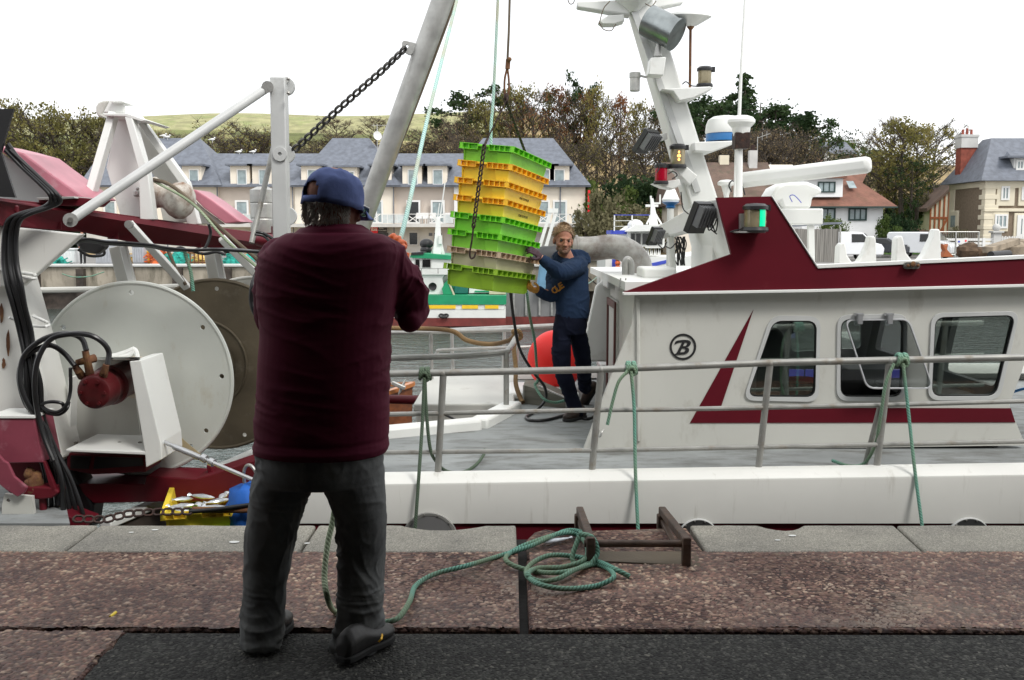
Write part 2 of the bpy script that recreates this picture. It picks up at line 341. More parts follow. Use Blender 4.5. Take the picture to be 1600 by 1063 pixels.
M['jeans'] = mat('navy_work_trousers', (.008, .010, .021), .9, var=.35, vs_=5, bump=.4, bs=30, spec=.1, dirt=(.05, .055, .07), da=.12, ds=18)
M['glove'] = mat('orange_rubber_glove', (.70, .13, .02), .45, var=.12)
M['glovey'] = mat('ochre_work_glove', (.50, .23, .03), .7, var=.25, vs_=12)
M['gloved'] = mat('dark_work_glove', (.05, .02, .03), .7, var=.2)
M['eye'] = mat('eye_white', (.07, .045, .035), .6, var=.02, bump=0)
M['timber'] = mat('wet_dark_timber', (.05, .038, .03), .75, var=.4, vs_=4, bump=.7, bs=20, dirt=(.13, .10, .08), da=.4, ds=6)
M['concrete'] = mat('harbour_concrete', (.34, .30, .24), .85, var=.25, vs_=.8, bump=.5, bs=5, dirt=(.11, .10, .07), da=.75, ds=.9, dst=(2, 1, .5), bdist=.03)
M['slate'] = mat('slate_roof', (.135, .15, .18), .55, var=.22, vs_=2.5, bump=.5, bs=6, bdist=.03, dirt=(.16, .18, .21), da=.3, ds=1.2)
M['tilebr'] = mat('brown_roof_tiles', (.125, .082, .062), .8, var=.3, vs_=1.2, bump=.6, bs=6, bdist=.04, dirt=(.10, .09, .06), da=.6, ds=1.6)
M['tilered'] = mat('red_brown_tiles', (.19, .085, .058), .8, var=.25, vs_=1.2, bump=.6, bs=6, bdist=.04, dirt=(.12, .08, .05), da=.5, ds=1.4)
M['render'] = mat('cream_render', (.78, .71, .60), .85, var=.06, vs_=.8, bump=.2, bs=20)
M['render2'] = mat('pinkish_render', (.68, .59, .51), .85, var=.06, vs_=.8, bump=.2, bs=20)
M['stonew'] = mat('pale_ashlar', (.54, .54, .52), .85, var=.12, vs_=1, bump=.2, bs=12)
M['whitewall'] = mat('white_house_wall', (.76, .77, .77), .8, var=.05, vs_=1)
M['trim'] = mat('cream_stone_trim', (.68, .62, .48), .8, var=.06, vs_=1.5)
M['pebble'] = mat('brown_pebbledash', (.20, .155, .11), .9, var=.2, vs_=6, bump=.6, bs=20, bdist=.02)
M['brick'] = mat('red_brick', (.25, .065, .042), .85, var=.3, vs_=3, bump=.4, bs=14)
M['wframe'] = mat('white_frame', (.74, .74, .72), .6, var=.03)
M['gframe'] = mat('dark_green_frame', (.015, .04, .035), .5)
M['wood_or'] = mat('orange_brown_timber', (.34, .10, .035), .7)
M['glassd'] = mat('dark_window_glass', (.05, .065, .07), .08, var=.5, vs_=1.1, bump=0, spec=.8)
M['glassc'] = mat('curtained_glass', (.25, .31, .32), .2, var=.3, vs_=2, bump=0, spec=.6)
M['glassk'] = mat('black_window_glass', (.012, .014, .014), .1, var=.3, bump=0)
M['clear'] = glass('clear_glass', (.72, .82, .76), .03, .24)
M['dusty'] = glass('dusty_glass', (.62, .67, .68), .10, .26)
M['bluetarp'] = mat('blue_tarp', (.12, .25, .37), .6, var=.25, vs_=1.5, bump=.6, bs=3, bdist=.05)
M['greenboat'] = mat('boat_green', (.01, .27, .12), .5, var=.12)
M['yellowboat'] = mat('boat_yellow', (.85, .55, .02), .5, var=.1)
M['antifoul'] = mat('antifouling_red', (.17, .03, .025), .7, var=.3, vs_=2, dirt=(.08, .05, .04), da=.5, ds=3)
M['steelgrey'] = mat('grey_steel_hull', (.19, .19, .19), .6, var=.2, vs_=1, dirt=(.35, .34, .32), da=.4, ds=1.5, dst=(2, 1, .5))
M['blueboat'] = mat('boat_blue', (.05, .08, .50), .5)
M['ibisred'] = mat('sign_red', (.75, .01, .02), .5, var=.03, bump=0)
M['signdark'] = mat('sign_dark', (.05, .045, .045), .5, var=.1, bump=0)
M['fabricnet'] = mat('teal_net', (.02, .30, .24), .9, var=.5, vs_=6, bump=1, bs=20, bdist=.04)
M['netor'] = mat('orange_net', (.60, .13, .04), .9, var=.6, vs_=6, bump=1, bs=20, bdist=.04)
M['nety'] = mat('yellow_net', (.62, .42, .12), .9, var=.6, vs_=6, bump=1, bs=20, bdist=.04)
M['carpaint'] = mat('dark_car_paint', (.025, .028, .035), .25, var=.05, bump=0, coat=1)
M['vanpaint'] = mat('white_van_paint', (.74, .76, .78), .3, var=.02, bump=0, coat=.6)
M['tyre'] = mat('tyre', (.015, .015, .015), .8)
M['grass'] = mat('grass_bank', (.10, .20, .03), .9, var=.5, vs_=1.2, bump=.8, bs=8, bdist=.05)
M['rock'] = mat('broken_concrete', (.28, .23, .17), .9, var=.4, vs_=2, bump=.8, bs=8, bdist=.03)
M['mudrock'] = mat('brown_rubble', (.10, .065, .04), .9, var=.5, vs_=3, bump=.9, bs=9, bdist=.03)
M['bark'] = mat('bark', (.065, .052, .04), .9, var=.4, vs_=3)
M['fence'] = mat('grey_board_fence', (.23, .22, .20), .85, var=.35, vs_=2, stretch=(8, 8, .3), bump=.3)
M['fish'] = mat('fish_silver', (.62, .66, .70), .25, .4, var=.3, vs_=20)
M['ropeg'] = ropemat('green_rope', (.17, .40, .31), (.03, .10, .075), 55, (.20, .25, .15))
M['ropep'] = ropemat('pale_green_rope', (.42, .50, .34), (.14, .18, .10), 60, (.20, .26, .15))
M['ropet'] = ropemat('pale_teal_rope', (.50, .72, .66), (.14, .30, .27), 45, (.45, .40, .28))
M['ropeb'] = ropemat('brown_rope', (.30, .19, .08), (.09, .05, .02), 70)
M['wire'] = ropemat('steel_wire_rope', (.20, .16, .11), (.07, .05, .03), 160)
M['silver'] = mat('aluminium', (.55, .56, .57), .35, .7, var=.08)
M['radome'] = mat('radome_plastic', (.80, .81, .78), .35, var=.03, bump=0, dirt=(.55, .54, .48), da=.18, ds=6)
M['blue'] = mat('blue_plastic', (.03, .17, .42), .4)
M['lens'] = mat('smoky_lens', (.28, .24, .15), .15, .2, var=.3, vs_=8, bump=0)
M['lensred'] = mat('red_lens', (.30, .005, .02), .15, var=.2, bump=0)
def emis(name, c, s):
    m = mat(name, c, .3, bump=0); b = m.node_tree.nodes['Principled BSDF']; b.inputs['Emission Color'].default_value = tuple(c) + (1,); b.inputs['Emission Strength'].default_value = s; return m
M['lampam'] = emis('lit_amber_lamp', (1, .42, .10), 2.0)
M['lampgr'] = emis('lit_green_lamp', (.0, .45, .22), .9)
M['screen'] = emis('blue_screen', (.08, .08, .35), .5)

# ---------------------------------------------------------------- ground, quay
def quaymat(name, kind):
    m = bpy.data.materials.new(name); m.use_nodes = True; t = m.node_tree; n = t.nodes; L = t.links; b = n['Principled BSDF']
    tc = n.new('ShaderNodeTexCoord')
    mp = n.new('ShaderNodeMapping'); L.new(tc.outputs['Object'], mp.inputs[0])
    wj = n.new('ShaderNodeTexNoise'); wj.inputs['Scale'].default_value = 30; L.new(mp.outputs[0], wj.inputs[0])
    wa = n.new('ShaderNodeMixRGB'); wa.blend_type = 'LINEAR_LIGHT'; wa.inputs[0].default_value = .012; L.new(mp.outputs[0], wa.inputs[1]); L.new(wj.outputs['Color'], wa.inputs[2])
    v = n.new('ShaderNodeTexVoronoi'); v.inputs['Scale'].default_value = {'agg': 44, 'asph': 85, 'stone': 200}[kind]; L.new(wa.outputs[0], v.inputs['Vector'])
    big = n.new('ShaderNodeTexNoise'); big.inputs['Scale'].default_value = {'agg': 1.1, 'asph': 1.4, 'stone': 2.2}[kind]; big.inputs['Detail'].default_value = 7; big.inputs['Roughness'].default_value = .65; L.new(tc.outputs['Object'], big.inputs[0])
    cr = n.new('ShaderNodeValToRGB'); bw = n.new('ShaderNodeRGBToBW'); L.new(v.outputs['Color'], bw.inputs[0]); L.new(bw.outputs[0], cr.inputs[0])
    E = cr.color_ramp.elements
    pal = {'agg': [(0, (.055, .028, .026)), (.3, (.12, .060, .052)), (.5, (.21, .115, .092)), (.7, (.33, .21, .16)), (1, (.50, .39, .29))],
           'asph': [(0, (.014, .014, .014)), (.45, (.045, .045, .043)), (.65, (.085, .086, .08)), (.85, (.14, .14, .13)), (1, (.30, .29, .25))],
           'stone': [(0, (.20, .19, .165)), (.4, (.34, .33, .29)), (.7, (.44, .42, .37)), (1, (.60, .57, .51))]}[kind]
    while len(E) < len(pal): E.new(.5)
    for i, (p, c) in enumerate(pal): E[i].position = p; E[i].color = tuple(c) + (1,)
    b2 = n.new('ShaderNodeValToRGB'); L.new(big.outputs['Fac'], b2.inputs[0]); b2.color_ramp.elements[0].position = .33; b2.color_ramp.elements[1].position = .68
    c0, c1 = {'agg': ((.38, .30, .30), (1.1, 1.05, 1.0)), 'asph': ((.55, .55, .55), (1.1, 1.1, 1.05)), 'stone': ((.68, .68, .68), (1.08, 1.07, 1.03))}[kind]
    b2.color_ramp.elements[0].color = c0 + (1,); b2.color_ramp.elements[1].color = c1 + (1,)
    mu = n.new('ShaderNodeMixRGB'); mu.blend_type = 'MULTIPLY'; mu.inputs[0].default_value = 1; L.new(cr.outputs[0], mu.inputs[1]); L.new(b2.outputs[0], mu.inputs[2])
    # mortar between the pebbles and worn pale patches
    mr = n.new('ShaderNodeMapRange'); mr.inputs[1].default_value = .0; mr.inputs[2].default_value = .75; mr.inputs[3].default_value = 1; mr.inputs[4].default_value = .42; L.new(v.outputs['Distance'], mr.inputs[0])
    m3 = n.new('ShaderNodeMixRGB'); m3.blend_type = 'MULTIPLY'; m3.inputs[0].default_value = .9 if kind != 'stone' else .4; L.new(mu.outputs[0], m3.inputs[1]); L.new(mr.outputs[0], m3.inputs[2])
    out = m3.outputs[0]
    if kind == 'agg':
        w = n.new('ShaderNodeTexNoise'); w.inputs['Scale'].default_value = 1.7; w.inputs['Detail'].default_value = 8; w.inputs['Roughness'].default_value = .7
        m4 = n.new('ShaderNodeMapping'); m4.inputs['Location'].default_value = (5, 2, 0); L.new(tc.outputs['Object'], m4.inputs[0]); L.new(m4.outputs[0], w.inputs[0])
        wr_ = n.new('ShaderNodeMapRange'); wr_.inputs[1].default_value = .56; wr_.inputs[2].default_value = .66; wr_.inputs[4].default_value = .7; L.new(w.outputs['Fac'], wr_.inputs[0])
        m5 = n.new('ShaderNodeMixRGB'); L.new(wr_.outputs[0], m5.inputs[0]); L.new(out, m5.inputs[1]); m5.inputs[2].default_value = (.20, .165, .13, 1); out = m5.outputs[0]
    if kind == 'stone':
        sp = n.new('ShaderNodeTexNoise'); sp.inputs['Scale'].default_value = 30; sp.inputs['Detail'].default_value = 6; L.new(tc.outputs['Object'], sp.inputs[0])
        sr = n.new('ShaderNodeMapRange'); sr.inputs[1].default_value = .62; sr.inputs[2].default_value = .75; sr.inputs[4].default_value = .6; L.new(sp.outputs['Fac'], sr.inputs[0])
        m5 = n.new('ShaderNodeMixRGB'); L.new(sr.outputs[0], m5.inputs[0]); L.new(out, m5.inputs[1]); m5.inputs[2].default_value = (.12, .12, .11, 1); out = m5.outputs[0]
    L.new(out, b.inputs['Base Color']); b.inputs['Roughness'].default_value = {'agg': .62, 'asph': .8, 'stone': .85}[kind]; b.inputs['Specular IOR Level'].default_value = .3
    u = n.new('ShaderNodeBump'); u.invert = True; u.inputs['Strength'].default_value = {'agg': 1, 'asph': 1, 'stone': .5}[kind]; u.inputs['Distance'].default_value = {'agg': .014, 'asph': .007, 'stone': .003}[kind]
    L.new(v.outputs['Distance'], u.inputs['Height']); u2 = n.new('ShaderNodeBump'); u2.inputs['Strength'].default_value = .6; u2.inputs['Distance'].default_value = .02
    L.new(big.outputs['Fac'], u2.inputs['Height']); L.new(u.outputs[0], u2.inputs['Normal']); L.new(u2.outputs[0], b.inputs['Normal'])
    return m
M['agg'] = quaymat('exposed_aggregate', 'agg'); M['asph'] = quaymat('asphalt', 'asph'); M['stone'] = quaymat('granite_kerb', 'stone')
M['wallq'] = mat('quay_wall_stone', (.009, .008, .007), .9, var=.3, vs_=1.5, bump=.6, bs=6, bdist=.03)
def wob(a, b, n, amp):
    a = V(a); b = V(b); d = (b - a).normalized(); w = V((-d.y, d.x, 0)); out = []
    for i in range(n + 1):
        t = i / n; p = a.lerp(b, t)
        out.append(p + w * amp * (noise.noise(p * 9) + .6 * noise.noise(p * 31)) * (0 if i in (0, n) else 1))
    return out
def slab(name, pts, m, z0=-.35, z1=0., bev=.012):
    o = MB().prism([V((p[0], p[1], z0)) for p in pts], (0, 0, z1 - z0)).build(name, m, None, bevel=bev); o['kind'] = 'structure'; return o
YK = 4.745; YA = 3.785
def edgey(x0, x1):  # worn front edge of the kerb
    bites = [(G(690, 838), .22, .055), (G(1232, 834), .12, .06)]
    out = []; n = int((x1 - x0) / .04)
    for i in range(n + 1):
        x = x0 + (x1 - x0) * i / n; y = 5.19 + .012 * noise.noise(V((x * 5, 0, 0))) + .006 * noise.noise(V((x * 30, 0, 0)))
        for c, w, d in bites: y -= d * max(0, 1 - ((x - c.x) / w) ** 2) * 1.6
        out.append(V((x, y, 0)))
    return out
def kerb(x0b, x0f, x1b, x1f):
    e = edgey(x0f, x1f); slab('quay_kerb_stone', [V((x0b, YK, 0)), V((x1b, YK, 0))] + e[::-1], M['stone'])
kerb(-6, -6, G(100, 860).x, G(157, 818).x); kerb(G(104, 860).x, G(161, 818).x, G(468, 860).x, G(494, 820).x)
kerb(G(472, 860).x, G(498, 820).x, G(808, 863).x, G(806, 822).x)
kerb(G(1104, 863).x, G(1082, 828).x, G(1444, 864).x, G(1398, 822).x); kerb(G(1449, 864).x, G(1402, 822).x, 6, 6)
# the rougher stone that carries the mooring frame
e2 = [G(822, 842), G(835, 830), G(852, 825), G(880, 830), G(900, 828), V((G(1078, 832).x, 5.16, 0)), G(1103, 866), G(1104, 888), G(1040, 884), G(925, 880), G(824, 872)]
slab('quay_kerb_stone', e2, M['agg'], z1=-.004)
slab('mooring_recess', [G(936, 862), G(932, 877), G(1042, 882), G(1096, 886), G(1088, 862)], mat('wet_cement', (.12, .095, .065), .8, var=.3, bump=.5), z1=.002, bev=.003)
a0 = wob((-6, YA + .03, 0), (G(812, 980).x, YA, 0), 120, .012); a1 = wob((G(826, 980).x, YA, 0), (6, YA - .05, 0), 100, .012)
slab('aggregate_paving', [V((-6, YK - .004, 0)), V((G(808, 866).x, YK - .004, 0))][::-1] + a0, M['agg'], z1=.0)
slab('aggregate_paving', a1 + [V((6, YK - .004, 0)), V((G(1108, 866).x, YK - .004, 0)), G(1108, 890), G(1040, 887), G(925, 883), G(822, 875)], M['agg'], z1=.0)
def pebmat():
    m = bpy.data.materials.new('pebble_aggregate'); m.use_nodes = True; t = m.node_tree; n = t.nodes; L = t.links; b = n['Principled BSDF']
    at = n.new('ShaderNodeAttribute'); at.attribute_name = 'peb'; sp = n.new('ShaderNodeSeparateColor'); L.new(at.outputs['Color'], sp.inputs[0])
    cr = n.new('ShaderNodeValToRGB'); L.new(sp.outputs[0], cr.inputs[0]); E = cr.color_ramp.elements
    pal = [(0, (.09, .042, .034)), (.25, (.19, .086, .066)), (.5, (.30, .155, .115)), (.72, (.41, .25, .18)), (.9, (.54, .39, .28)), (1, (.66, .54, .42))]
    while len(E) < len(pal): E.new(.5)
    for i, (p, c) in enumerate(pal): E[i].position = p; E[i].color = tuple(c) + (1,)
    mo = n.new('ShaderNodeMix'); mo.data_type = 'RGBA'; L.new(sp.outputs[1], mo.inputs[0]); mo.inputs[6].default_value = (.085, .065, .055, 1); L.new(cr.outputs[0], mo.inputs[7])
    tc = n.new('ShaderNodeTexCoord'); g = n.new('ShaderNodeTexNoise'); g.inputs['Scale'].default_value = 1.3; g.inputs['Detail'].default_value = 8; g.inputs['Roughness'].default_value = .68; L.new(tc.outputs['Object'], g.inputs[0])
    gr = n.new('ShaderNodeValToRGB'); L.new(g.outputs['Fac'], gr.inputs[0]); gr.color_ramp.elements[0].position = .38; gr.color_ramp.elements[0].color = (.42, .36, .38, 1); gr.color_ramp.elements[1].position = .62; gr.color_ramp.elements[1].color = (1.12, 1.08, 1.02, 1)
    mu = n.new('ShaderNodeMixRGB'); mu.blend_type = 'MULTIPLY'; mu.inputs[0].default_value = 1; L.new(mo.outputs[2], mu.inputs[1]); L.new(gr.outputs[0], mu.inputs[2])
    w = n.new('ShaderNodeTexNoise'); w.inputs['Scale'].default_value = 1.1; w.inputs['Detail'].default_value = 9; w.inputs['Roughness'].default_value = .7
    m4 = n.new('ShaderNodeMapping'); m4.inputs['Location'].default_value = (5, 2, 0); L.new(tc.outputs['Object'], m4.inputs[0]); L.new(m4.outputs[0], w.inputs[0])
    wr_ = n.new('ShaderNodeMapRange'); wr_.inputs[1].default_value = .56; wr_.inputs[2].default_value = .64; wr_.inputs[4].default_value = .65; L.new(w.outputs['Fac'], wr_.inputs[0])
    m5 = n.new('ShaderNodeMixRGB'); L.new(wr_.outputs[0], m5.inputs[0]); L.new(mu.outputs[0], m5.inputs[1]); m5.inputs[2].default_value = (.23, .185, .14, 1)
    L.new(m5.outputs[0], b.inputs['Base Color']); b.inputs['Roughness'].default_value = .55
    f = n.new('ShaderNodeTexNoise'); f.inputs['Scale'].default_value = 260; L.new(tc.outputs['Object'], f.inputs[0]); u = n.new('ShaderNodeBump'); u.inputs['Strength'].default_value = .5; u.inputs['Distance'].default_value = .002; L.new(f.outputs['Fac'], u.inputs['Height']); L.new(u.outputs[0], b.inputs['Normal'])
    return m
M['peb'] = pebmat()
def pebbles(name, inside, x0, x1, y0, y1, step=.0062, sc=50., amp=.0085, base=.001):
    nx_, ny_ = int((x1 - x0) / step), int((y1 - y0) / step); idx = {}; vs = []; cols = []; fs = []
    for j in range(ny_ + 1):
        y = y0 + j * step
        for i in range(nx_ + 1):
            x = x0 + i * step
            if not inside(x, y): continue
            p = V((x * sc, y * sc, 0)); p += V((noise.noise(p * .35), noise.noise(p * .35 + V((9, 0, 0))), 0)) * .5
            d, pts = noise.voronoi(p); e = min(1, max(0, (d[1] - d[0]) / .35)); q = pts[0]; h = (sin(q.x * 12.9898 + q.y * 78.233 + q.z * 37.7) * 43758.5453) % 1.0
            sunk = noise.noise(V((x * 1.1 + 5, y * 1.1 + 2, 0))); worn = max(0, min(1, (sunk - .05) * 5))
            idx[(i, j)] = len(vs); vs.append((x, y, base - .003 + amp * (1 - .6 * worn) * (e ** .6) * (.5 + .5 * h))); cols.append((h, e, 0, 1))
    for j in range(ny_):
        for i in range(nx_):
            q = [idx.get(k) for k in ((i, j), (i + 1, j), (i + 1, j + 1), (i, j + 1))]
            if None not in q: fs.append(q)
    me = bpy.data.meshes.new(name); me.from_pydata(vs, [], fs); me.shade_smooth(); ca = me.color_attributes.new('peb', 'FLOAT_COLOR', 'POINT'); ca.data.foreach_set('color', [c for q in cols for c in q])
    me.materials.append(M['peb']); o = bpy.data.objects.new(name, me); COL.objects.link(o); o['kind'] = 'structure'; return o
xj0, xj1 = G(812, 920).x, G(826, 920).x
def in_strip(x, y):
    k = .014 * noise.noise(V((x * 9, 0, 0))) + .02 * noise.noise(V((x * 2.3, 4, 0)))
    if y < YA + .006 + k: return False
    if x > 0 and G(800, 0).x is not None:
        if .0 < x < .85 and y > 4.55 and x > xj1: 
            if x > .30: return y < 4.50
        if xj0 - .004 + k * .4 < x < xj1 + .004 + k * .4: return False
    return y < YK - .01
pebbles('pebble_surface', in_strip, -2.6, 2.7, YA - .03, YK)
d0 = G(198, 984); d1 = G(60, 1120)
aL = wob((d0.x - .0, YA - .005, 0), (d1.x, d1.y - .6, 0), 60, .02)
slab('aggregate_paving', [V((-6, YA + .018, 0)), V((-6, -2, 0)), V((d1.x, -2, 0))] + aL[::-1], M['agg'], z1=-.006)
def in_left(x, y):
    t = (y - d1.y + .6) / (YA - d1.y + .6); xe = lerp(d1.x, d0.x, t) + .02 * noise.noise(V((y * 9, 1, 0)))
    return x < xe - .01 and y < YA - .004 + .012 * noise.noise(V((x * 9, 7, 0)))
pebbles('pebble_surface', in_left, -2.3, d0.x + .05, 3.05, YA + .02, base=-.005)
slab('asphalt_ground', aL + [V((d1.x, -9, 0)), V((6.5, -9, 0)), V((6.5, YA - .06, 0)), V((d0.x + .02, YA - .012, 0))], M['asph'], z1=-.012, bev=.004)
slab('quay_bed', [V((-60, -9, 0)), V((60, -9, 0)), V((60, 5.05, 0)), V((-60, 5.05, 0))], M['wallq'], z0=-3.4, z1=-.036, bev=0)
for sx in (-1, 1):
    slab('quay_ground', [V((6.5 * sx, -9, 0)), V((60 * sx, -9, 0)), V((60 * sx, 5.19, 0)), V((6.02 * sx, 5.19, 0)), V((6.02 * sx, -2, 0))][::sx], M['asph'], z1=-.014, bev=0)
# ---------------------------------------------------------------- unseen shed added behind and above the camera to shade the quay
sh = T('shade_canopy', (0, -4, 0), 'unseen added shed with flat roof over the near quay', 'canopy')
MB().bb(-9, 9, -8.5, 3.0, 3.1, 3.3).build('roof', M['concrete'], sh)
MB().bb(-9, 9, -8.5, -8.2, 0, 3.09).build('wall', M['darkin'], sh)
for x in (-5.5, 6.5): MB().bb(x - .12, x + .12, 2.6, 2.84, -.01, 3.09).build('post', M['paintgrey'], sh)
for x in (-9, 9): MB().bb(x - .15, x + .15, -8.2, 2.9, 0, 3.09).build('wall', M['darkin'], sh)

# ---------------------------------------------------------------- small things on the quay
fb = T('quay_ladder', G(1000, 870), 'rusty steel ladder head frame on the quay edge, green rope looped on it', 'ladder frame')
def side(pxa, pxb, pya, pyb, w):
    m = MB(); yb = 4.54; yf = 5.27
    a = V((G(pxb, 880).x, yb, 0)); f = V((G(pxb, 880).x - .02, yf, 0))
    m.beam(V((a.x, yb, -.1)), V((a.x, yb, .135)), .038, .042)                                    # inner post
    m.beam(V((a.x, yf, -.9)), V((a.x, yf, .035)), .05, .06)
    m.beam(V((a.x, yb - .02, .118)), V((a.x, yf + .03, .050)), .038, .042)
    m.beam(V((a.x, yb + .1, -.02)), V((a.x, yf, .0)), .03, .03)
    return m
ML = mat('rusty_bare_steel', (.075, .05, .038), .6, .3, var=.5, vs_=9, bump=.8, bs=40, dirt=(.16, .10, .06), da=.5, ds=12)
side(900, 922, 0, 0, 0).build('side_bracket', ML, fb, bevel=.006); side(1050, 1070, 0, 0, 0).build('side_bracket', ML, fb, bevel=.006)
MB().cyl(V((G(912, 880).x, 4.555, .10)), V((G(1072, 880).x, 4.555, .10)), .017).build('rung', ML, fb)
MB().cyl(V((G(912, 880).x, 5.27, -.25)), V((G(1072, 880).x, 5.27, -.25)), .017).build('rung', ML, fb)
fish = MB(); p0 = G(848, 848, .018); p1 = G(893, 840, .018)
fish.tube([p0, p0.lerp(p1, .12), p0.lerp(p1, .4), p0.lerp(p1, .75), p0.lerp(p1, .9), p1], [.004, .013, .02, .012, .005, .014], 10, ell=.55)
tag(fish.build('dead_fish', M['fish']), 'small dead silver fish lying by the quay joint beside the rope', 'fish')
tag(MB().tube([G(172, 964, .006), G(181, 957, .006)], .006, 8).build('cigarette_butt', M['yellow']), 'orange cigarette butt on the brown paving at left', 'cigarette butt')
for px, py, r in ((366, 848, .018), (242, 829, .012), (205, 833, .009), (480, 850, .01), (1238, 838, .014), (1215, 845, .01)):
    g = G(px, py); m = MB(); m.add([g + V((r * (1 + .4 * noise.noise(V((k, px, 0)))) * cos(k * pi / 5) * 1.5, r * sin(k * pi / 5), .004)) for k in range(10)], [list(range(10))])
    o = m.build('bird_dropping', M['white']); o['kind'] = 'stuff'; o['label'] = 'white bird dropping on the stone kerb'; o['category'] = 'bird dropping'; o['group'] = 'bird droppings on the kerb'; o['kind'] = 'thing'
def rope(name, pts, r, m, label, cat='rope', n=8, k=8, group=None, parent=None, ends=True):
    mb = MB().tube(spline(pts, k), r, n)
    o = mb.build(name, m, parent, ang=80)
    if label: tag(o, label, cat, group)
    return o
# coil on the quay: one long line from the man's foot, round the heap, to the frame
def c3(l, z=.012): return [G(x, y, z + .012 * (i % 3)) for i, (x, y) in enumerate(l)]
qr = c3([(598, 973), (622, 966), (640, 940), (650, 915), (680, 897), (730, 884), (780, 869), (830, 853), (862, 838), (888, 829), (912, 833), (926, 850), (926, 872), (905, 888), (870, 895), (835, 893), (805, 885), (790, 874), (800, 862), (830, 848), (880, 833), (905, 838), (918, 856), (912, 875), (880, 886), (840, 888), (825, 898), (842, 908), (870, 905), (900, 890), (930, 882), (952, 890), (958, 903), (930, 916), (880, 920), (840, 912), (822, 896), (832, 880), (860, 868), (900, 870), (935, 878), (962, 890), (984, 901)])
rope('mooring_rope', qr, .0115, M['ropeg'], 'green rope lying in loose loops on the quay beside the steel frame', n=8)
rope('rope_lashing', [V((G(905, 880).x, 4.58, .13)), V((G(900, 880).x - .02, 4.53, .03)), V((G(915, 880).x, 4.50, .01)), V((G(932, 880).x, 4.53, .06)), V((G(925, 880).x, 4.55, .13)), V((G(905, 880).x, 4.60, .135))], .012, M['ropeg'], 'dark green lashing tied round the left leg of the steel frame')
# ================================================================ water, hill, far quay
WZ = -2.4
def watermat():
    m = bpy.data.materials.new('harbour_water'); m.use_nodes = True; t = m.node_tree; n = t.nodes; L = t.links; b = n['Principled BSDF']
    b.inputs['Base Color'].default_value = (.035, .055, .048, 1); b.inputs['Roughness'].default_value = .06; b.inputs['IOR'].default_value = 1.33; b.inputs['Specular IOR Level'].default_value = .8
    tc = n.new('ShaderNodeTexCoord'); mp = n.new('ShaderNodeMapping'); mp.inputs['Scale'].default_value = (1, 1.5, 1); L.new(tc.outputs['Object'], mp.inputs[0])
    a = n.new('ShaderNodeTexNoise'); a.inputs['Scale'].default_value = 1.6; a.inputs['Detail'].default_value = 5; a.inputs['Distortion'].default_value = .6; L.new(mp.outputs[0], a.inputs[0])
    c = n.new('ShaderNodeTexNoise'); c.inputs['Scale'].default_value = 6; c.inputs['Detail'].default_value = 3; L.new(mp.outputs[0], c.inputs[0])
    ad = n.new('ShaderNodeMath'); ad.operation = 'MULTIPLY_ADD'; L.new(c.outputs['Fac'], ad.inputs[0]); ad.inputs[1].default_value = .3; L.new(a.outputs['Fac'], ad.inputs[2])
    u = n.new('ShaderNodeBump'); u.inputs['Strength'].default_value = 1; u.inputs['Distance'].default_value = .13; L.new(ad.outputs[0], u.inputs['Height']); L.new(u.outputs[0], b.inputs['Normal'])
    return m
M['water'] = watermat()
tag(MB().add([(-160, 5.05, WZ), (160, 5.05, WZ), (160, 52.5, WZ), (-160, 52.5, WZ)], [(0, 1, 2, 3)]).build('water', M['water']), kind='structure')
GZ = -.2
M['straw'] = mat('dry_field', (.40, .34, .17), .95, var=.35, vs_=.12, bump=.8, bs=1.2, bdist=.3, dirt=(.20, .24, .07), da=.7, ds=.09)
M['fieldtop'] = mat('pale_green_field', (.31, .30, .15), .95, var=.3, vs_=.5, bump=.8, bs=2, bdist=.3, dirt=(.22, .27, .09), da=.6, ds=.25)
M['hillgreen'] = mat('green_pasture', (.135, .15, .05), .95, var=.4, vs_=.3, bump=.8, bs=2, bdist=.3, dirt=(.33, .27, .12), da=.5, ds=.2)
M['ochre'] = mat('ochre_slope', (.40, .28, .13), .95, var=.35, vs_=.5, bump=.8, bs=2, bdist=.3, dirt=(.16, .14, .06), da=.6, ds=.3)
M['woodfloor'] = mat('leafy_hillside_soil', (.22, .165, .08), .95, var=.5, vs_=.5, bump=.8, bs=3, bdist=.3, dirt=(.42, .29, .13), da=.7, ds=.3)
M['lawn'] = mat('lawn', (.09, .22, .03), .95, var=.35, vs_=1, bump=.6, bs=12, bdist=.05)
def sst(t): t = max(0, min(1, t)); return t * t * (3 - 2 * t)
def hz(x, y):
    k = sst((x - 8) / 25); y0 = lerp(102, 86, k); y1 = lerp(196, 178, k); top = lerp(24.2, 13.5, sst((x - 2) / 22))
    return GZ + .01 + top * sst((y - y0) / (y1 - y0)) + 1.2 * noise.noise(V((x * .03, y * .03, 0))) * sst((y - y0 - 5) / 30) + (max(0, y - y1) * .02)
nx, ny = 120, 90; hv = []; hf = [[] for _ in range(6)]; allf = []; mi = []
xs = [-170 + 380 * i / nx for i in range(nx + 1)]; ys = [84 + 3.0 * j for j in range(60)] + [264 + 20 * j for j in range(ny - 59)]
for y in ys:
    for x in xs: hv.append(V((x * (1 if y < 264 else 1 + (y - 264) / 300), y, hz(x, y))))
for j in range(len(ys) - 1):
    for i in range(nx):
        a = j * (nx + 1) + i; allf.append((a, a + 1, a + nx + 2, a + nx + 1)); z = hz(xs[i], ys[j]); x = xs[i] + 6 * noise.noise(V((xs[i] * .05, ys[j] * .08, 3)))
        if x > 30 and ys[j] < 112: k = 5
        elif x > -4: k = 4
        elif z > 17.5: k = 1
        elif z > 15.5: k = 2
        elif z > 13.5: k = 2 if x < -35 else 0
        elif z > 11.5: k = 2
        else: k = 3
        mi.append(k)
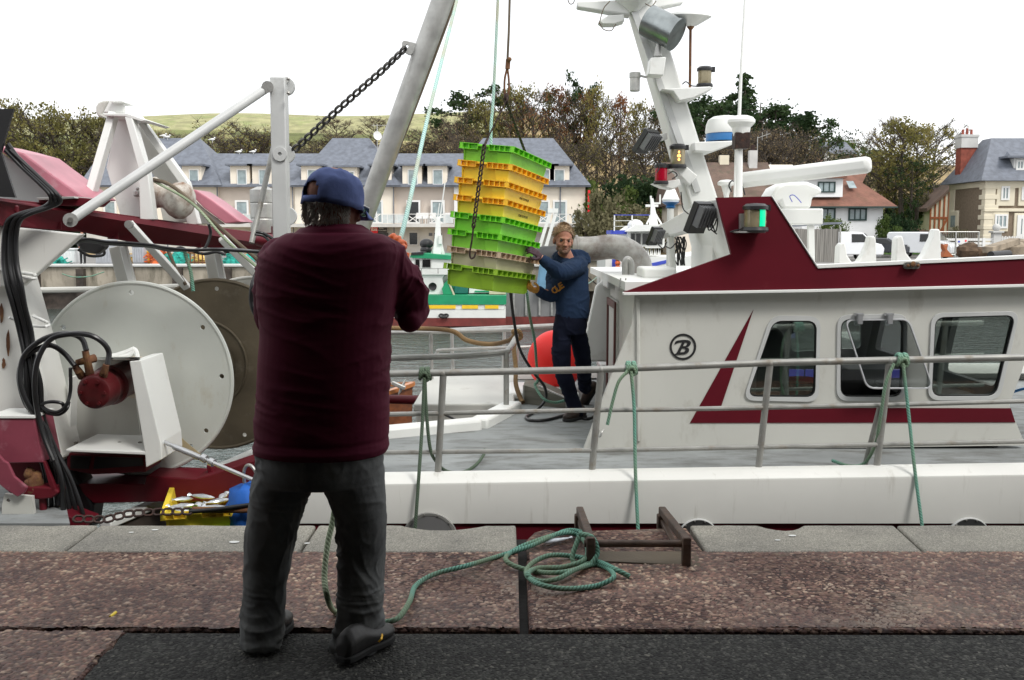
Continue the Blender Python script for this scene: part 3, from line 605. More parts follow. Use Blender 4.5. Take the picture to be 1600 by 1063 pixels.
hm = MB().add(hv, allf).build('hillside', [M['straw'], M['fieldtop'], M['hillgreen'], M['ochre'], M['woodfloor'], M['lawn']], ang=80); hm['kind'] = 'structure'
for p, k in zip(hm.data.polygons, mi): p.material_index = k
M['fground'] = mat('harbour_road', (.19, .185, .175), .85, var=.15, vs_=.4, bump=.3, bs=10)
tag(MB().bb(-160, 160, 52.9, 110, GZ - .3, GZ).build('far_quay_ground', M['fground']), kind='structure')
# far quay wall with timber fenders
fw = T('far_quay_wall', (-15, 52.6, WZ), 'stained concrete quay wall with dark timber fenders across the water', 'quay wall')
MB().bb(-80, 80, 52.3, 52.95, -1.35, GZ + .02).build('wall', M['concrete'], fw)
MB().bb(-80, 80, 52.6, 52.94, WZ - .5, -1.35).build('wall_foot', M['timber'], fw)
MB().bb(-80, 80, 52.15, 52.96, GZ + .02, GZ + .16).build('coping', M['stonew'], fw, bevel=.03)
fen = MB().bb(-.2, .2, 51.95, 52.29, WZ - .3, GZ + .05)
for i in range(18):
    px = -20 + i * 74
    x = P(px + rnd(-3, 3), 430, 52).x; q = MB().bb(x - rnd(.17, .26), x + rnd(.17, .26), 51.95, 52.29, WZ - .3, GZ + rnd(-.1, .05)); q.build('timber_fender', M['timber'], fw)
rope('slack_rope', [P(97, 428, 51.8), P(115, 433, 51.7), P(140, 432, 51.7), P(163, 425, 51.8)], .03, M['ropeg'], 'slack green line hanging on the far quay wall at left', n=5)
# ================================================================ trees
LM = {'olive': leafmat('olive_leaves', [(.075, .078, .024), (.18, .165, .05), (.34, .28, .10)]),
      'dark': leafmat('pine_needles', [(.012, .028, .012), (.035, .065, .022), (.06, .095, .035)]),
      'rust': leafmat('rust_leaves', [(.10, .045, .02), (.22, .085, .03), (.33, .16, .07)]),
      'brown': leafmat('brown_twigs', [(.14, .105, .06), (.24, .18, .10), (.36, .28, .16)]),
      'green': leafmat('green_leaves', [(.03, .055, .012), (.08, .12, .03), (.15, .19, .05)]),
      'hedge': leafmat('hedge_leaves', [(.012, .03, .012), (.025, .05, .018), (.05, .08, .03)]),
      'sage': leafmat('sage_leaves', [(.09, .085, .045), (.16, .15, .08), (.23, .21, .12)])}
LM['twig'] = M['bark']
def leaf(mb, p, s, d=None):
    q = Quaternion((rnd(-1, 1), rnd(-1, 1), rnd(-1, 1), rnd(-1, 1))).normalized(); a = q @ V((s, 0, 0)); b = q @ V((0, s * rnd(.45, .9), 0))
    k = len(mb.v); mb.v += [p - a, p + b, p + a, p - b]; mb.f.append([k, k + 1, k + 2, k + 3])
def proto(kind, seed, H_=10.):
    random.seed(seed); tr = MB(); cr = MB(); cl = []; 
    W_ = {'broad': .36, 'bare': .36, 'pine': .30, 'spruce': .26, 'bush': .55, 'tall': .17, 'hedge': .6}[kind] * H_
    if kind in ('bush', 'hedge'):
        for i in range(46):
            a = rnd(0, 2 * pi); r = sqrt(rnd(0, 1)); zt = sqrt(max(0, 1 - r * r)) * (1 if kind == 'bush' else .95)
            cl.append((V((cos(a) * r * W_, sin(a) * r * W_, H_ * rnd(.06, .98) * zt + .04 * H_)), rnd(.09, .17) * H_))
        nl, ls = 80, .035 * H_
        for i in range(6): tr.tube([V((0, 0, -.05 * H_)), cl[i][0] * .6, cl[i][0]], [.03 * H_, .015 * H_, .004 * H_], 5)
    elif kind == 'spruce':
        tr.tube([V((0, 0, -.3)), V((0, 0, H_ * .97))], [.018 * H_, .003 * H_], 6)
        for i in range(22):
            z = H_ * (.12 + .86 * i / 22); R = W_ * (1 - (z / H_)) ** .8 + .012 * H_
            for k in range(max(4, int(9 * (1 - z / H_) + 3))):
                a = rnd(0, 2 * pi); rr = R * rnd(.55, 1.15); e = V((cos(a) * rr, sin(a) * rr, z - rr * .18))
                tr.tube([V((0, 0, z)), e], [.005 * H_, .0015 * H_], 4)
                for j in range(5): cl.append((V((0, 0, z)).lerp(e, .3 + .16 * j), .022 * H_ * (1.3 - z / H_ * .6)))
        nl, ls = 9, .013 * H_
    else:
        base = {'broad': .24, 'bare': .22, 'pine': .5, 'tall': .40}[kind]
        lean = V((rnd(-.06, .06), rnd(-.06, .06), 0)) * H_; tp = lambda t: lean * t * t + V((.01 * H_ * sin(7 * t + seed), 0, H_ * t))
        tr.tube([tp(t / 8 * .84) - V((0, 0, .4 if t == 0 else 0)) for t in range(9)], [.020 * H_ * (1 - t / 8.6) + .0012 * H_ for t in range(9)], 7)
        nb = {'broad': 26, 'bare': 34, 'pine': 17, 'tall': 22}[kind]
        for i in range(nb):
            t = base + (.97 - base) * ((i + rnd(0, .8)) / nb); a = i * 2.4 + rnd(-.4, .4)
            prof = sin(pi * min(1, max(.06, (t - base) / (1.06 - base))) ** .75)
            if kind == 'pine': prof = .35 + .65 * sin(pi * (t - base) / (1.05 - base))
            R = W_ * prof * rnd(.6, 1.1); s0 = tp(t * .83); e = s0 + V((cos(a) * R, sin(a) * R, R * (rnd(.35, .9) if kind != 'pine' else rnd(.05, .35))))
            e.z = min(e.z, H_ * rnd(.93, 1.0)); mid = s0.lerp(e, .5) + V((rnd(-.02, .02) * H_, rnd(-.02, .02) * H_, -.01 * H_))
            tr.tube([s0, mid, e], [.0085 * H_ * (1.2 - t), .005 * H_, .0014 * H_], 5)
            for j in range(6 if kind != 'pine' else 5):
                c = mid.lerp(e, rnd(.1, 1.05)) + V((rnd(-1, 1), rnd(-1, 1), rnd(-.5, .7))) * (.055 if kind != 'pine' else .04) * H_
                tr.tube([mid.lerp(e, rnd(0, .7)), c], [.003 * H_, .0008 * H_], 3)
                cl.append((c, rnd(.028, .052) * H_))
                if kind == 'bare':
                    for q in range(7):
                        v = V((rnd(-1, 1), rnd(-1, 1), rnd(-.1, 1.2))) * .05 * H_; tr.tube([c - v * .3, c + v], [.0017 * H_, .0005 * H_], 3)
        nl, ls = {'broad': (15, .0115 * H_), 'bare': (7, .0075 * H_), 'pine': (34, .0125 * H_), 'tall': (13, .0100 * H_)}[kind]
    for c, r in cl:
        f = .6 if kind == 'pine' else .85
        for i in range(nl):
            p = c + V((random.gauss(0, .55) * r, random.gauss(0, .55) * r, random.gauss(0, .55) * r * f))
            if p.z > .05: leaf(cr, p, ls * rnd(.6, 1.25))
    return tr, cr
PR = {}
def getp(kind, k):
    if (kind, k) not in PR: PR[(kind, k)] = proto(kind, {'broad': 10, 'bare': 20, 'pine': 30, 'spruce': 40, 'bush': 50, 'tall': 60, 'hedge': 70}[kind] + k)
    return PR[(kind, k)]
TC = {}
def tree(name, px, Y, ytop, kind, k, lm, label, group=None, cat='tree', wide=1., base=None, zb=None):
    x = P(px, 300, Y).x; z0 = (hz(x, Y) if Y > 84 else GZ) if zb is None else zb
    if base: z0 = P(px, base, Y).z
    h = max(.5, P(px, ytop, Y).z - z0) * (1.13 if kind in ('tall', 'pine') and Y > 100 else 1.03); key = (kind, k, lm); st = random.getstate()
    if key not in TC:
        tr, cr = getp(kind, k); t = T(name, (0, 0, 0), label, cat, group)
        tr.build('trunk', M['bark'], t, local=True, ang=80); cr.build('crown' if kind not in ('bush', 'hedge') else 'foliage', LM[lm], t, local=True, smooth=False); TC[key] = t
    else:
        t = clone(TC[key]); t.name = name; tag(t, label, cat, group)
        if not group and 'group' in t: del t['group']
    random.setstate(st); random.seed(int(px * 7 + Y)); t.location = (x, Y, z0); s = h / 10; t.scale = (s * wide, s * wide, s); t.rotation_euler = (0, 0, rnd(0, 6.28)); return t
gA = 'bushy olive-green trees at the foot of the field'
for px, Y, yt, k, kd, wd in ((-22, 112, 126, 0, 'broad', 1.0), (20, 114, 136, 1, 'broad', .85), (58, 112, 158, 2, 'bare', 1.1), (88, 110, 150, 1, 'broad', 1.05), (128, 112, 160, 2, 'bare', 1.1), (158, 113, 152, 2, 'broad', .9), (196, 116, 168, 1, 'bare', 1.2), (40, 108, 200, 0, 'broad', 1.3), (5, 109, 196, 2, 'bare', 1.4), (185, 110, 205, 0, 'bare', 1.5), (118, 108, 212, 0, 'broad', 1.4)):
    tree('broadleaf_tree', px, Y, yt, kd, k, 'olive', 'olive-green broadleaf tree below the field behind the left gantry', gA, wide=wd * .8)
gB = 'thin brown bushes dotted over the field'
for i, (px, Y, yt, lm, w) in enumerate(((262, 128, 190, 'brown', 1.6), (300, 130, 186, 'brown', 2), (335, 126, 182, 'brown', 1.5), (385, 116, 172, 'olive', 1.6), (412, 118, 182, 'olive', 1.8), (240, 124, 198, 'olive', 1.8), (460, 138, 195, 'brown', 2), (500, 135, 200, 'olive', 2.2), (525, 150, 178, 'brown', 1.6), (548, 138, 198, 'brown', 2), (590, 152, 176, 'brown', 1.6), (560, 134, 208, 'olive', 2.4), (630, 134, 210, 'brown', 2.6), (655, 132, 204, 'olive', 2.2), (610, 133, 214, 'olive', 2.6), (480, 132, 214, 'olive', 2.6), (440, 132, 208, 'brown', 2.2), (520, 131, 216, 'brown', 2.6), (575, 131, 218, 'olive', 2.8), (676, 129, 196, 'brown', 2), (692, 132, 178, 'brown', 1.8), (355, 121, 196, 'brown', 2.2), (280, 122, 206, 'olive', 2.4), (320, 120, 208, 'olive', 2.4), (425, 122, 205, 'brown', 2))):
    if i % 5 == 1: continue
    tree('thin_bush', px, Y, yt + (8 if Y < 136 else 0), 'bare', i % 3, lm, 'thin brownish bush on the field slope above the long hotel', gB, 'bush', wide=w * .8)
for px, w in ((10, 3.4), (60, 3.4), (110, 3.4), (160, 3), (205, 2.6)):
    tree('hedge_bush', px, 104, 268, 'hedge', 0, 'hedge', 'dark green hedge clump at the left end of the hotel', 'dark hedge left of the hotel', 'hedge', wide=w * .42)
# centre grove
gC = 'autumn trees on the slope behind the hotel'
grove = []
random.seed(77)
for i, px in enumerate(range(722, 1084, 19)):
    c_ = 131 + 10 * noise.noise(V((px * .03, 0, 0))) + (.0 if px < 940 else (px - 940) * .28) + (22 if px < 765 else 0) + rnd(-9, 9)
    lm = random.choice(['olive', 'olive', 'brown', 'brown', 'olive', 'rust']) if not 868 < px < 935 else random.choice(['rust', 'rust', 'olive'])
    grove.append((px + rnd(-4, 4), 122 + rnd(0, 9), c_, 'tall' if i % 3 else 'bare', lm, rnd(.52, .72)))
for px in range(736, 1080, 56): grove.append((px + rnd(-6, 6), 115 + rnd(-2, 3), 205 + rnd(-18, 12) + max(0, px - 980) * .1, 'bare', random.choice(['brown', 'olive', 'brown']), rnd(.8, 1.1)))
for i, (px, Y, yt, kd, lm, w) in enumerate(grove):
    tree('slope_tree', px, Y, yt, kd, i % 3, lm, 'slender autumn tree on the wooded slope behind the hotel and mast', gC, wide=w)
random.seed(78)
tree('dark_pine', 738, 132, 136, 'pine', 0, 'dark', 'dark green pine at the left edge of the wood, beside the field', wide=1.2)
tree('dark_pine', 905, 130, 116, 'pine', 1, 'dark', 'tall dark pine top rising in the middle of the autumn wood', wide=.5)
gD = 'dark pines behind the mast and radar'
for i, (px, Y, yt, w) in enumerate(((1092, 122, 150, 1.1), (1122, 120, 140, 1.2), (1150, 116, 158, 1.2), (1180, 112, 150, 1.3), (1205, 110, 165, 1.3), (1228, 112, 172, 1.1), (1110, 112, 176, 1.2))):
    tree('dark_pine', px, Y, yt, 'pine', i % 3, 'dark', 'dark pine in the clump behind the radar mast', gD, wide=w)
tree('spruce_tree', 1160, 118, 112, 'spruce', 0, 'dark', 'pointed spruce standing behind the whip antenna', wide=1.1)
tree('round_tree', 1271, 108, 186, 'broad', 1, 'dark', 'round dark green tree right of the pines, above the radar arm', wide=1.1)
for (px, Y, yt) in ((1060, 106, 222), (1090, 104, 225)): tree('bare_tree', px, Y, yt, 'bare', 1, 'olive', 'low olive shrub-like tree behind the red lamp', 'low trees behind the red lamp', wide=1.3)
gE = 'brown leafless trees above the tiled roofs'
for i, (px, Y, yt, w, lm) in enumerate(((1095, 100, 205, 1.3, 'brown'), (1130, 98, 212, 1.3, 'brown'), (1165, 97, 196, 1.4, 'brown'), (1198, 96, 190, 1.4, 'brown'), (1228, 97, 198, 1.4, 'brown'), (1250, 99, 200, 1.2, 'olive'), (1290, 104, 232, 1.5, 'brown'), (1345, 112, 232, 1.6, 'brown'), (1362, 110, 238, 1.6, 'brown'), (1320, 118, 226, 1.4, 'brown'), (1215, 104, 186, 1.4, 'brown'), (1180, 105, 182, 1.4, 'brown'))):
    tree('bare_tree', px, Y, yt, 'bare', i % 3, lm, 'brown leafless tree on the slope above the brown tiled roofs', gE, wide=w * .72)
gF = 'small green trees on the skyline right of the pines'
for i, (px, Y, yt) in enumerate(((1290, 135, 206), (1308, 138, 212), (1330, 136, 214), (1350, 132, 224), (1372, 130, 232))):
    tree('skyline_tree', px, Y, yt, 'broad', i % 3, 'green', 'small green tree on the skyline beyond the hillside house', gF, wide=1.5)
tree('great_tree', 1408, 84, 160, 'tall', 1, 'olive', 'biggest tree left of the grey-roofed villa, tallest brownish crown', wide=1.15, base=372)
tree('great_tree', 1386, 88, 165, 'bare', 1, 'brown', 'thin twiggy brown tree at the left of the biggest tree', wide=.7, base=360)
tree('great_tree', 1432, 86, 178, 'broad', 0, 'olive', 'dense olive-brown tree right behind the biggest tree', wide=.95, base=345)
tree('great_tree', 1455, 92, 182, 'bare', 2, 'olive', 'thin-leaved tree nearest the villa chimney', wide=1.0, base=335)
tree('great_tree', 1400, 86, 222, 'broad', 2, 'olive', 'lower bushy crown in front of the biggest tree', wide=1.1, base=372)
tree('great_tree', 1425, 83, 240, 'broad', 1, 'dark', 'dark green low crown under the biggest tree', wide=1.1, base=352)
# bushes
def bush(px, Y, yt, lm, label, w=1., base=None, k=0, kind='bush'): return tree('garden_bush', px, Y, yt, kind, k, lm, label, None, 'bush', wide=w, base=base)
bush(968, 84, 318, 'sage', 'big rounded grey-green bush behind the bend of the zinc pipe', 1.0)
bush(930, 86, 306, 'sage', 'grey-green bush against the red end wall of the hotel', .8, k=1)
bush(1000, 87, 326, 'sage', 'grey-green bush right of the big rounded bush', .9, k=1)
bush(935, 92, 290, 'green', 'bright green shrub at the hotel gable', .9, k=1)
bush(975, 96, 298, 'sage', 'pale shrub between the gable and the dark hedge', .9)
bush(995, 97, 300, 'green', 'yellow-green shrub in front of the dark hedge', .8, k=1)
bush(1035, 94, 318, 'brown', 'brown shrub below the red lamp of the mast', 1.1)
for px in (985, 1020, 1055): bush(px, 103, 268, 'hedge', 'tall dark hedge clump behind the shrubs and mast', 1.0, kind='hedge')['group'] = 'tall dark hedge behind the shrubs'
bush(1303, 70, 334, 'green', 'leafy green bush behind the grey board fence', 1.1, base=372)
bush(1403, 77, 322, 'hedge', 'dark green clipped bush between the white house and the lawn', .85, base=392)
bush(1392, 74, 340, 'green', 'green shrub in front of the clipped dark bush', .7, base=392, k=1)
bush(1412, 92, 300, 'green', 'pale green shrub at the foot of the biggest tree', 1.2, base=345)
bush(1440, 91, 302, 'sage', 'round sage bush on the lawn under the big trees', .8, base=332, k=1)
bush(1420, 82, 330, 'hedge', 'dark shrub on the wall beside the lawn', .8, base=380, k=1)
bush(1500, 77, 352, 'sage', 'scrappy shrub at the villa side wall', .9, base=385)
# ================================================================ buildings
def quadm(mb, pts): return mb.add(pts, [list(range(len(pts)))])
def window(par, px0, px1, py0, py1, Y, fm, gm, fw=.09, mull=(), name='window', proud=.05):
    a = P(px0, py0, Y); b = P(px1, py1, Y); x0, x1, z1, z0 = a.x, b.x, a.z, b.z; f = MB()
    f.bb(x0, x0 + fw, Y - proud, Y + .1, z0, z1).bb(x1 - fw, x1, Y - proud, Y + .1, z0, z1).bb(x0 + fw, x1 - fw, Y - proud, Y + .1, z1 - fw, z1).bb(x0 + fw, x1 - fw, Y - proud, Y + .1, z0, z0 + fw)
    for t in mull: f.bb(lerp(x0, x1, t) - fw * .35, lerp(x0, x1, t) + fw * .35, Y - proud * .8, Y + .02, z0 + fw, z1 - fw)
    o = f.build(name, fm, par, smooth=False); MB().bb(x0 + fw, x1 - fw, Y + .005, Y + .04, z0 + fw, z1 - fw).build('pane', gm, o, smooth=False); return o
def hip(mb, x0, x1, y0, y1, z0, xr0, xr1, yr, zr):
    mb.add([(x0, y0, z0), (x1, y0, z0), (x1, y1, z0), (x0, y1, z0), (xr0, yr, zr), (xr1, yr, zr)], [(0, 1, 5, 4), (1, 2, 5), (2, 3, 4, 5), (3, 0, 4), (3, 2, 1, 0)]); return mb
HY = 90
def HX(px): return P(px, 300, HY).x
def HZ(py): return P(500, py, HY).z
ho = T('hotel', (HX(520), HY, GZ), 'long cream hotel with slate roof, dormers and balcony rail', 'hotel')
zE = HZ(291); zB = HZ(350)
def wallseg(p0, p1, y0, y1, dY, m, name='wall'): MB().bb(HX(p0), HX(p1), HY + dY, HY + 11, HZ(y1), HZ(y0)).build(name, M[m], ho, smooth=False)
wallseg(132, 915, 350, 396, 0, 'stonew', 'ground_floor_wall')
for p0, p1, m, d in ((136, 262, 'render', -.35), (262, 342, 'render', -.3), (342, 448, 'render2', 0), (448, 462, 'render', -.02), (462, 616, 'render', -.4), (616, 712, 'render2', 0), (712, 914, 'render', -.4)): wallseg(p0, p1, 291, 350, d, m)
for p in (459, 713, 616, 262, 342): MB().bb(HX(p) - .04, HX(p) + .04, HY - .55, HY - .45, HZ(395), zE).build('downpipe', M['stonew'] if p == 713 else M['slate'], ho)
MB().bb(HX(875) - .05, HX(875) + .05, HY - .55, HY - .45, HZ(395), zE).build('downpipe', M['slate'], ho)
for k, (a, b) in enumerate(((710, 722),)): MB().bb(HX(a), HX(b), HY - .6, HY - .43, zB, zE).build('white_pilaster', M['wframe'], ho)
r = MB(); e0 = HY - .8
r.add([(HX(128), e0, zE), (HX(902), e0, zE), (HX(902), HY + 11.5, zE), (HX(128), HY + 11.5, zE), (HX(128), HY + 4.4, P(0, 240, HY + 4.4).z), (HX(855), HY + 4.4, P(0, 240, HY + 4.4).z)], [(0, 1, 5, 4), (1, 2, 5), (2, 3, 4, 5), (3, 0, 4), (3, 2, 1, 0)])
rf = r.build('roof', M['slate'], ho, smooth=False)
def pav(p0, p1, q0, q1, yr=216, D=4.5, dy=-1.1):
    zr = P(0, yr, HY + D).z; s = (HY + D) / HY
    hip(MB(), HX(p0), HX(p1), HY + dy, HY + 12.5, zE + .02, HX(q0) * s, HX(q1) * s, HY + D, zr).build('pavilion_roof', M['slate'], ho, smooth=False)
pav(122, 352, 240, 315); pav(458, 628, 521, 578); pav(695, 922, 755, 864)
MB().bb(HX(122), HX(922), HY - 1.0, HY - .78, zE - .12, zE + .0).build('gutter', M['slate'], ho)
def dormer(px, w=18, y0=259, y1=289, cur=True, yy=-.5):
    x0, x1 = HX(px - w / 2 - 6), HX(px + w / 2 + 6); z0, z1 = HZ(y1 + 1), HZ(y0 + 1)
    f = MB().bb(x0, x1, HY + yy, HY + 5, z0, z1).build('dormer', M['render'], ho, smooth=False)
    MB().bb(x0 - .35, x1 + .35, HY + yy - .4, HY + 5.2, z1, z1 + .16).build('dormer_roof', M['slate'], f, smooth=False)
    xa = P(px - w / 2 + 2, 270, HY + yy); wx = window(ho, px - w / 2 + 1, px + w / 2 - 1, y0 + 6, y1, HY + yy - .06, M['wframe'], M['glassc'], .07, ())
for p in (210, 303, 378, 412, 488, 598, 645, 684, 797 - 3, 851, 874): dormer(p)
dormer(546, 18, 262, 289, yy=-1.0)
for p in (172, 378, 412, 588, 646, 684, 848, 875): window(ho, p - 11, p + 11, 313, 350, HY - .46, M['wframe'], M['glassk'] if p == 646 else M['glassc'], .16, (.5,) if p in (875, 588) else ())
for p in (646, 684, 872, 800, 740, 500, 470, 400): window(ho, p - 8, p + 8, 362, 384, HY - .05, M['stonew'], M['glassk'], .10)
window(ho, 577, 607, 364, 396, HY - .05, M['signdark'], M['glassk'], .15, (.5,), 'door')
MB().bb(HX(340), HX(918), HY - 2.0, HY - .0, zB - .3, zB).build('balcony', M['stonew'], ho, smooth=False)
rail = MB()
zr1, zr0 = HZ(335), zB
rail.bb(HX(345), HX(917), HY - 1.98, HY - 1.92, zr1 - .05, zr1)
for i in range(40):
    x = lerp(HX(345), HX(917), i / 39); rail.bb(x - .03, x + .03, HY - 1.97, HY - 1.93, zr0, zr1)
rail.build('balcony_rail', M['wframe'], ho, smooth=False)
for p in (378, 588, 648, 684, 848, 876):
    m = MB(); a, b = HX(p - 11), HX(p + 11); m.beam(V((a, HY - 1.95, zr0)), V((b, HY - 1.95, zr1)), .07, .07); m.beam(V((a, HY - 1.90, zr1)), V((b, HY - 1.90, zr0)), .07, .07); m.bb(a, b, HY - 2.01, HY - 1.97, zr0, zr0 + .08).build('rail_cross', M['wframe'], ho, smooth=False)
for p in (395, 430, 610, 628, 702, 730, 770, 820, 900):
    MB().bb(HX(p - 8), HX(p + 8), HY - 1.955, HY - 1.935, zr0 + .05, zr1 - .08).build('glass_panel', mat('balcony_glass', (.55, .6, .6), .2, bump=0) if p == 395 else bpy.data.materials['balcony_glass'], ho, smooth=False)
ch = MB(); ch.bb(-.28, .28, -.25, .25, .40, .46).bb(-.28, .28, .2, .26, .46, .95)
for sx in (-1, 1): ch.bb(sx * .26 - .03, sx * .26 + .03, -.25, -.19, 0, .65).bb(sx * .26 - .03, sx * .26 + .03, .19, .25, 0, .65)
for i, p in enumerate((655, 664, 676, 700, 706)):
    o = ch.build('terrace_chair', M['wframe'], None) if i == 0 else o.copy()
    if i: COL.objects.link(o)
    o.location = (HX(p) * .985, HY - 1.4, zB + .01); tag(o, 'white plastic chair on the hotel balcony', 'chair', 'white chairs on the hotel balcony')
sg = T('hotel_sign', (HX(592), HY - .5, HZ(358)), 'dark sign band with red square over the hotel door', 'sign')
MB().bb(HX(572), HX(604.5), HY - .42, HY - .25, HZ(363.5), HZ(354)).build('board', M['signdark'], sg, smooth=False)
MB().bb(HX(579.5), HX(590.5), HY - .50, HY - .43, HZ(364.5), HZ(353)).build('logo_square', M['ibisred'], sg, smooth=False)
text('lettering', 'ibis', (HX(585), HY - .52, HZ(358.6)), .42, M['wframe'], sg, offset=.01)
text('lettering', 'Styles', (HX(596), HY - .45, HZ(356.8)), .17, M['wframe'], sg); text('lettering', 'Port-en-Bessin', (HX(597.5), HY - .45, HZ(360.2)), .13, M['wframe'], sg)
tag(MB().bb(HX(606), HX(611), HY - .9, HY - .8, HZ(381), HZ(371)).bb(HX(608), HX(609), HY - .85, HY - .8, HZ(396), HZ(381)).build('info_sign', M['ibisred']), 'small red panel on a post right of the hotel door', 'sign')
tag(MB().bb(HX(917.5), HX(921), HY - .9, HY - .6, HZ(332), HZ(298)).build('wall_banner', M['ibisred'], smooth=False), 'tall narrow red banner on the hotel gable corner', 'banner')
for i, (px, py) in enumerate(((256, 212), (262, 214), (332, 218), (374, 237), (396, 237))):
    Y = HY + 4.3; c = P(px, py, Y); m = MB(); m.ball(c, (.22, .1, .11)); m.ball(c + V((.2, 0, .14)), .08); m.tube([c + V((-.1, 0, 0)), c + V((-.42, 0, -.02))], [.09, .02], 6).cyl(c, c - V((0, 0, .3)), .02).cyl(c + V((.26, 0, .13)), c + V((.36, 0, .12)), .02, .005)
    tag(m.build('seagull', M['wframe']), 'white gull perched on the slate roof ridge of the hotel', 'gull', 'gulls on the hotel roof')
c = P(589, 213, 93); dsh = T('satellite_dish', c, 'white satellite dish with aerial on the hotel roof beside the grey boom', 'satellite dish')
MB().lathe([(.01, 0), (.25, .05), (.42, .15), (.40, .16), (.25, .07), (.01, .02)], c, (.5, -.8, .2), 20).build('dish', M['wframe'], dsh)
MB().cyl(c + V((0, .2, -2)), c + V((0, .2, 1.1)), .04).beam(c + V((-.5, .2, 1)), c + V((.8, .2, 1)), .04, .04).beam(c + V((-.3, .2, .8)), c + V((-.3, .2, 1.2)), .03, .03).build('mast', M['galv'], dsh)
# ---- long brown-roofed house
def box_house(o, x0, x1, y0, y1, z1, m): MB().bb(x0, x1, y0, y1, GZ, z1).build('wall', M[m], o, smooth=False)
Y = 84; X = lambda px, YY=None: P(px, 300, YY or Y).x
h1 = T('terrace_house', (X(1170), Y, GZ), 'low cream house with long mossy brown tiled roof behind the mast', 'house')
ze = P(0, 318, Y).z; box_house(h1, X(1060), X(1262), Y, Y + 9, ze, 'render')
zr = P(0, 254, Y + 5).z
MB().prism([V((X(1050), Y - .5, ze - .1)), V((X(1050), Y + 5, zr)), V((X(1050), Y + 10.5, ze - .1))], (X(1222) - X(1050), 0, 0)).build('roof', M['tilebr'], h1, smooth=False)
MB().prism([V((X(1222), Y - .3, ze - .1)), V((X(1222), Y + 5, zr - .2)), V((X(1222), Y + 10.5, ze - .1))], (2.2, 0, 0)).build('gable', M['render'], h1, smooth=False)
cc = P(1176, 250, Y + 4.5); MB().bb(cc.x - .35, cc.x + .35, cc.y - .3, cc.y + .3, zr - 1, cc.z + .8).build('chimney', M['stonew'], h1); MB().cyl(cc + V((0, 0, .8)), cc + V((0, 0, 1.3)), .2).build('chimney_pot', M['chain'], h1)
cc = P(1131, 252, Y + 5); MB().bb(cc.x - .4, cc.x + .4, cc.y - .3, cc.y + .3, zr - 1, cc.z + .5).build('chimney', M['trim'], h1)
cc = P(1183, 250, Y + 5); tag(MB().cyl(cc + V((0, 0, -1)), cc + V((0, 0, 2.0)), .035).beam(cc + V((0, 0, 1.9)), cc + V((1.1, 0, 2.3)), .04, .04).beam(cc + V((.4, 0, 1.7)), cc + V((.4, 0, 2.4)), .03, .03).beam(cc + V((.8, 0, 1.9)), cc + V((.8, 0, 2.5)), .03, .03).build('tv_aerial', M['galv']), 'thin television aerial above the long brown roof', 'aerial')
window(h1, 1215, 1227, 282, 300, Y - .02, M['wframe'], M['glassc'], .1)
# ---- white house with brown roof
Y = 77; h2 = T('white_house', (X(1320), Y, GZ), 'white house with brown tiled roof, dormer and green window frames', 'house')
ze = P(0, 323, Y).z; box_house(h2, X(1255), X(1381), Y, Y + 8, ze, 'whitewall')
r = MB(); zr = P(0, 267, Y + 4).z; hip(r, X(1246), X(1398), Y - .7, Y + 9, ze, X(1262, Y + 4), X(1318, Y + 4), Y + 4, zr); r.build('roof', M['tilered'], h2, smooth=False)
r = MB(); zr2 = P(0, 262, Y + 8).z; hip(r, X(1315), X(1377), Y + 4.5, Y + 12, P(0, 290, Y + 4.5).z, X(1325, Y + 8), X(1358, Y + 8), Y + 8, zr2); r.build('rear_roof', M['tilered'], h2, smooth=False)
MB().bb(X(1330), X(1368), Y + 5.2, Y + 11, ze - .2, P(0, 290, Y + 4.5).z).build('rear_wall', M['whitewall'], h2, smooth=False)
zd0, zd1 = P(0, 308, Y - .1).z, P(0, 279, Y - .1).z
MB().bb(X(1250), X(1316), Y - .1, Y + 4, zd0, zd1).build('dormer', M['whitewall'], h2, smooth=False)
MB().prism([V((X(1244), Y - .5, zd1)), V((X(1244), Y - .5, zd1 + .15)), V((X(1244), Y + 4.2, zd1 + 1.0)), V((X(1244), Y + 4.2, zd1))], (X(1320) - X(1244), 0, 0)).build('dormer_roof', M['tilered'], h2, smooth=False)
window(h2, 1278, 1305, 284, 301, Y - .15, M['gframe'], M['glassc'], .1, (.33, .66)); window(h2, 1281, 1305, 325, 345, Y - .05, M['gframe'], M['glassc'], .12, (.5,)); window(h2, 1326, 1354, 325, 345, Y - .05, M['gframe'], M['glassc'], .12, (.35, .65))
sk = MB().add([P(1322, 283, Y + 1.9), P(1333, 283, Y + 1.9), P(1339, 294, Y + 1.0), P(1327, 294, Y + 1.0)], [(0, 1, 2, 3)]).build('skylight', M['glassc'], h2); 
MB().bb(X(1246), X(1398), Y - .82, Y - .68, ze - .12, ze).build('gutter', M['gframe'], h2)
# ---- hillside house
Y = 128; h3 = T('hillside_house', (X(1305), Y, hz(X(1305), Y)), 'small pale gabled house high on the wooded hillside', 'house')
zb = hz(X(1305), Y) - 1
MB().bb(X(1297), X(1330), Y, Y + 8, zb, P(0, 240, Y).z).prism([V((X(1297), Y, P(0, 240, Y).z)), V((X(1297), Y + 8, P(0, 240, Y).z)), V((X(1297), Y + 4, P(0, 225, Y + 4).z))], (.3, 0, 0)).build('wall', M['trim'], h3, smooth=False)
MB().prism([V((X(1296), Y - .5, P(0, 241, Y).z)), V((X(1296), Y + 4, P(0, 222, Y + 4).z)), V((X(1296), Y + 8.5, P(0, 241, Y).z))], (X(1335) - X(1296), 0, 0)).build('roof', M['slate'], h3, smooth=False)
MB().bb(X(1288), X(1295), Y, Y + 1, zb, P(0, 240, Y).z).build('chimney', M['wframe'], h3)
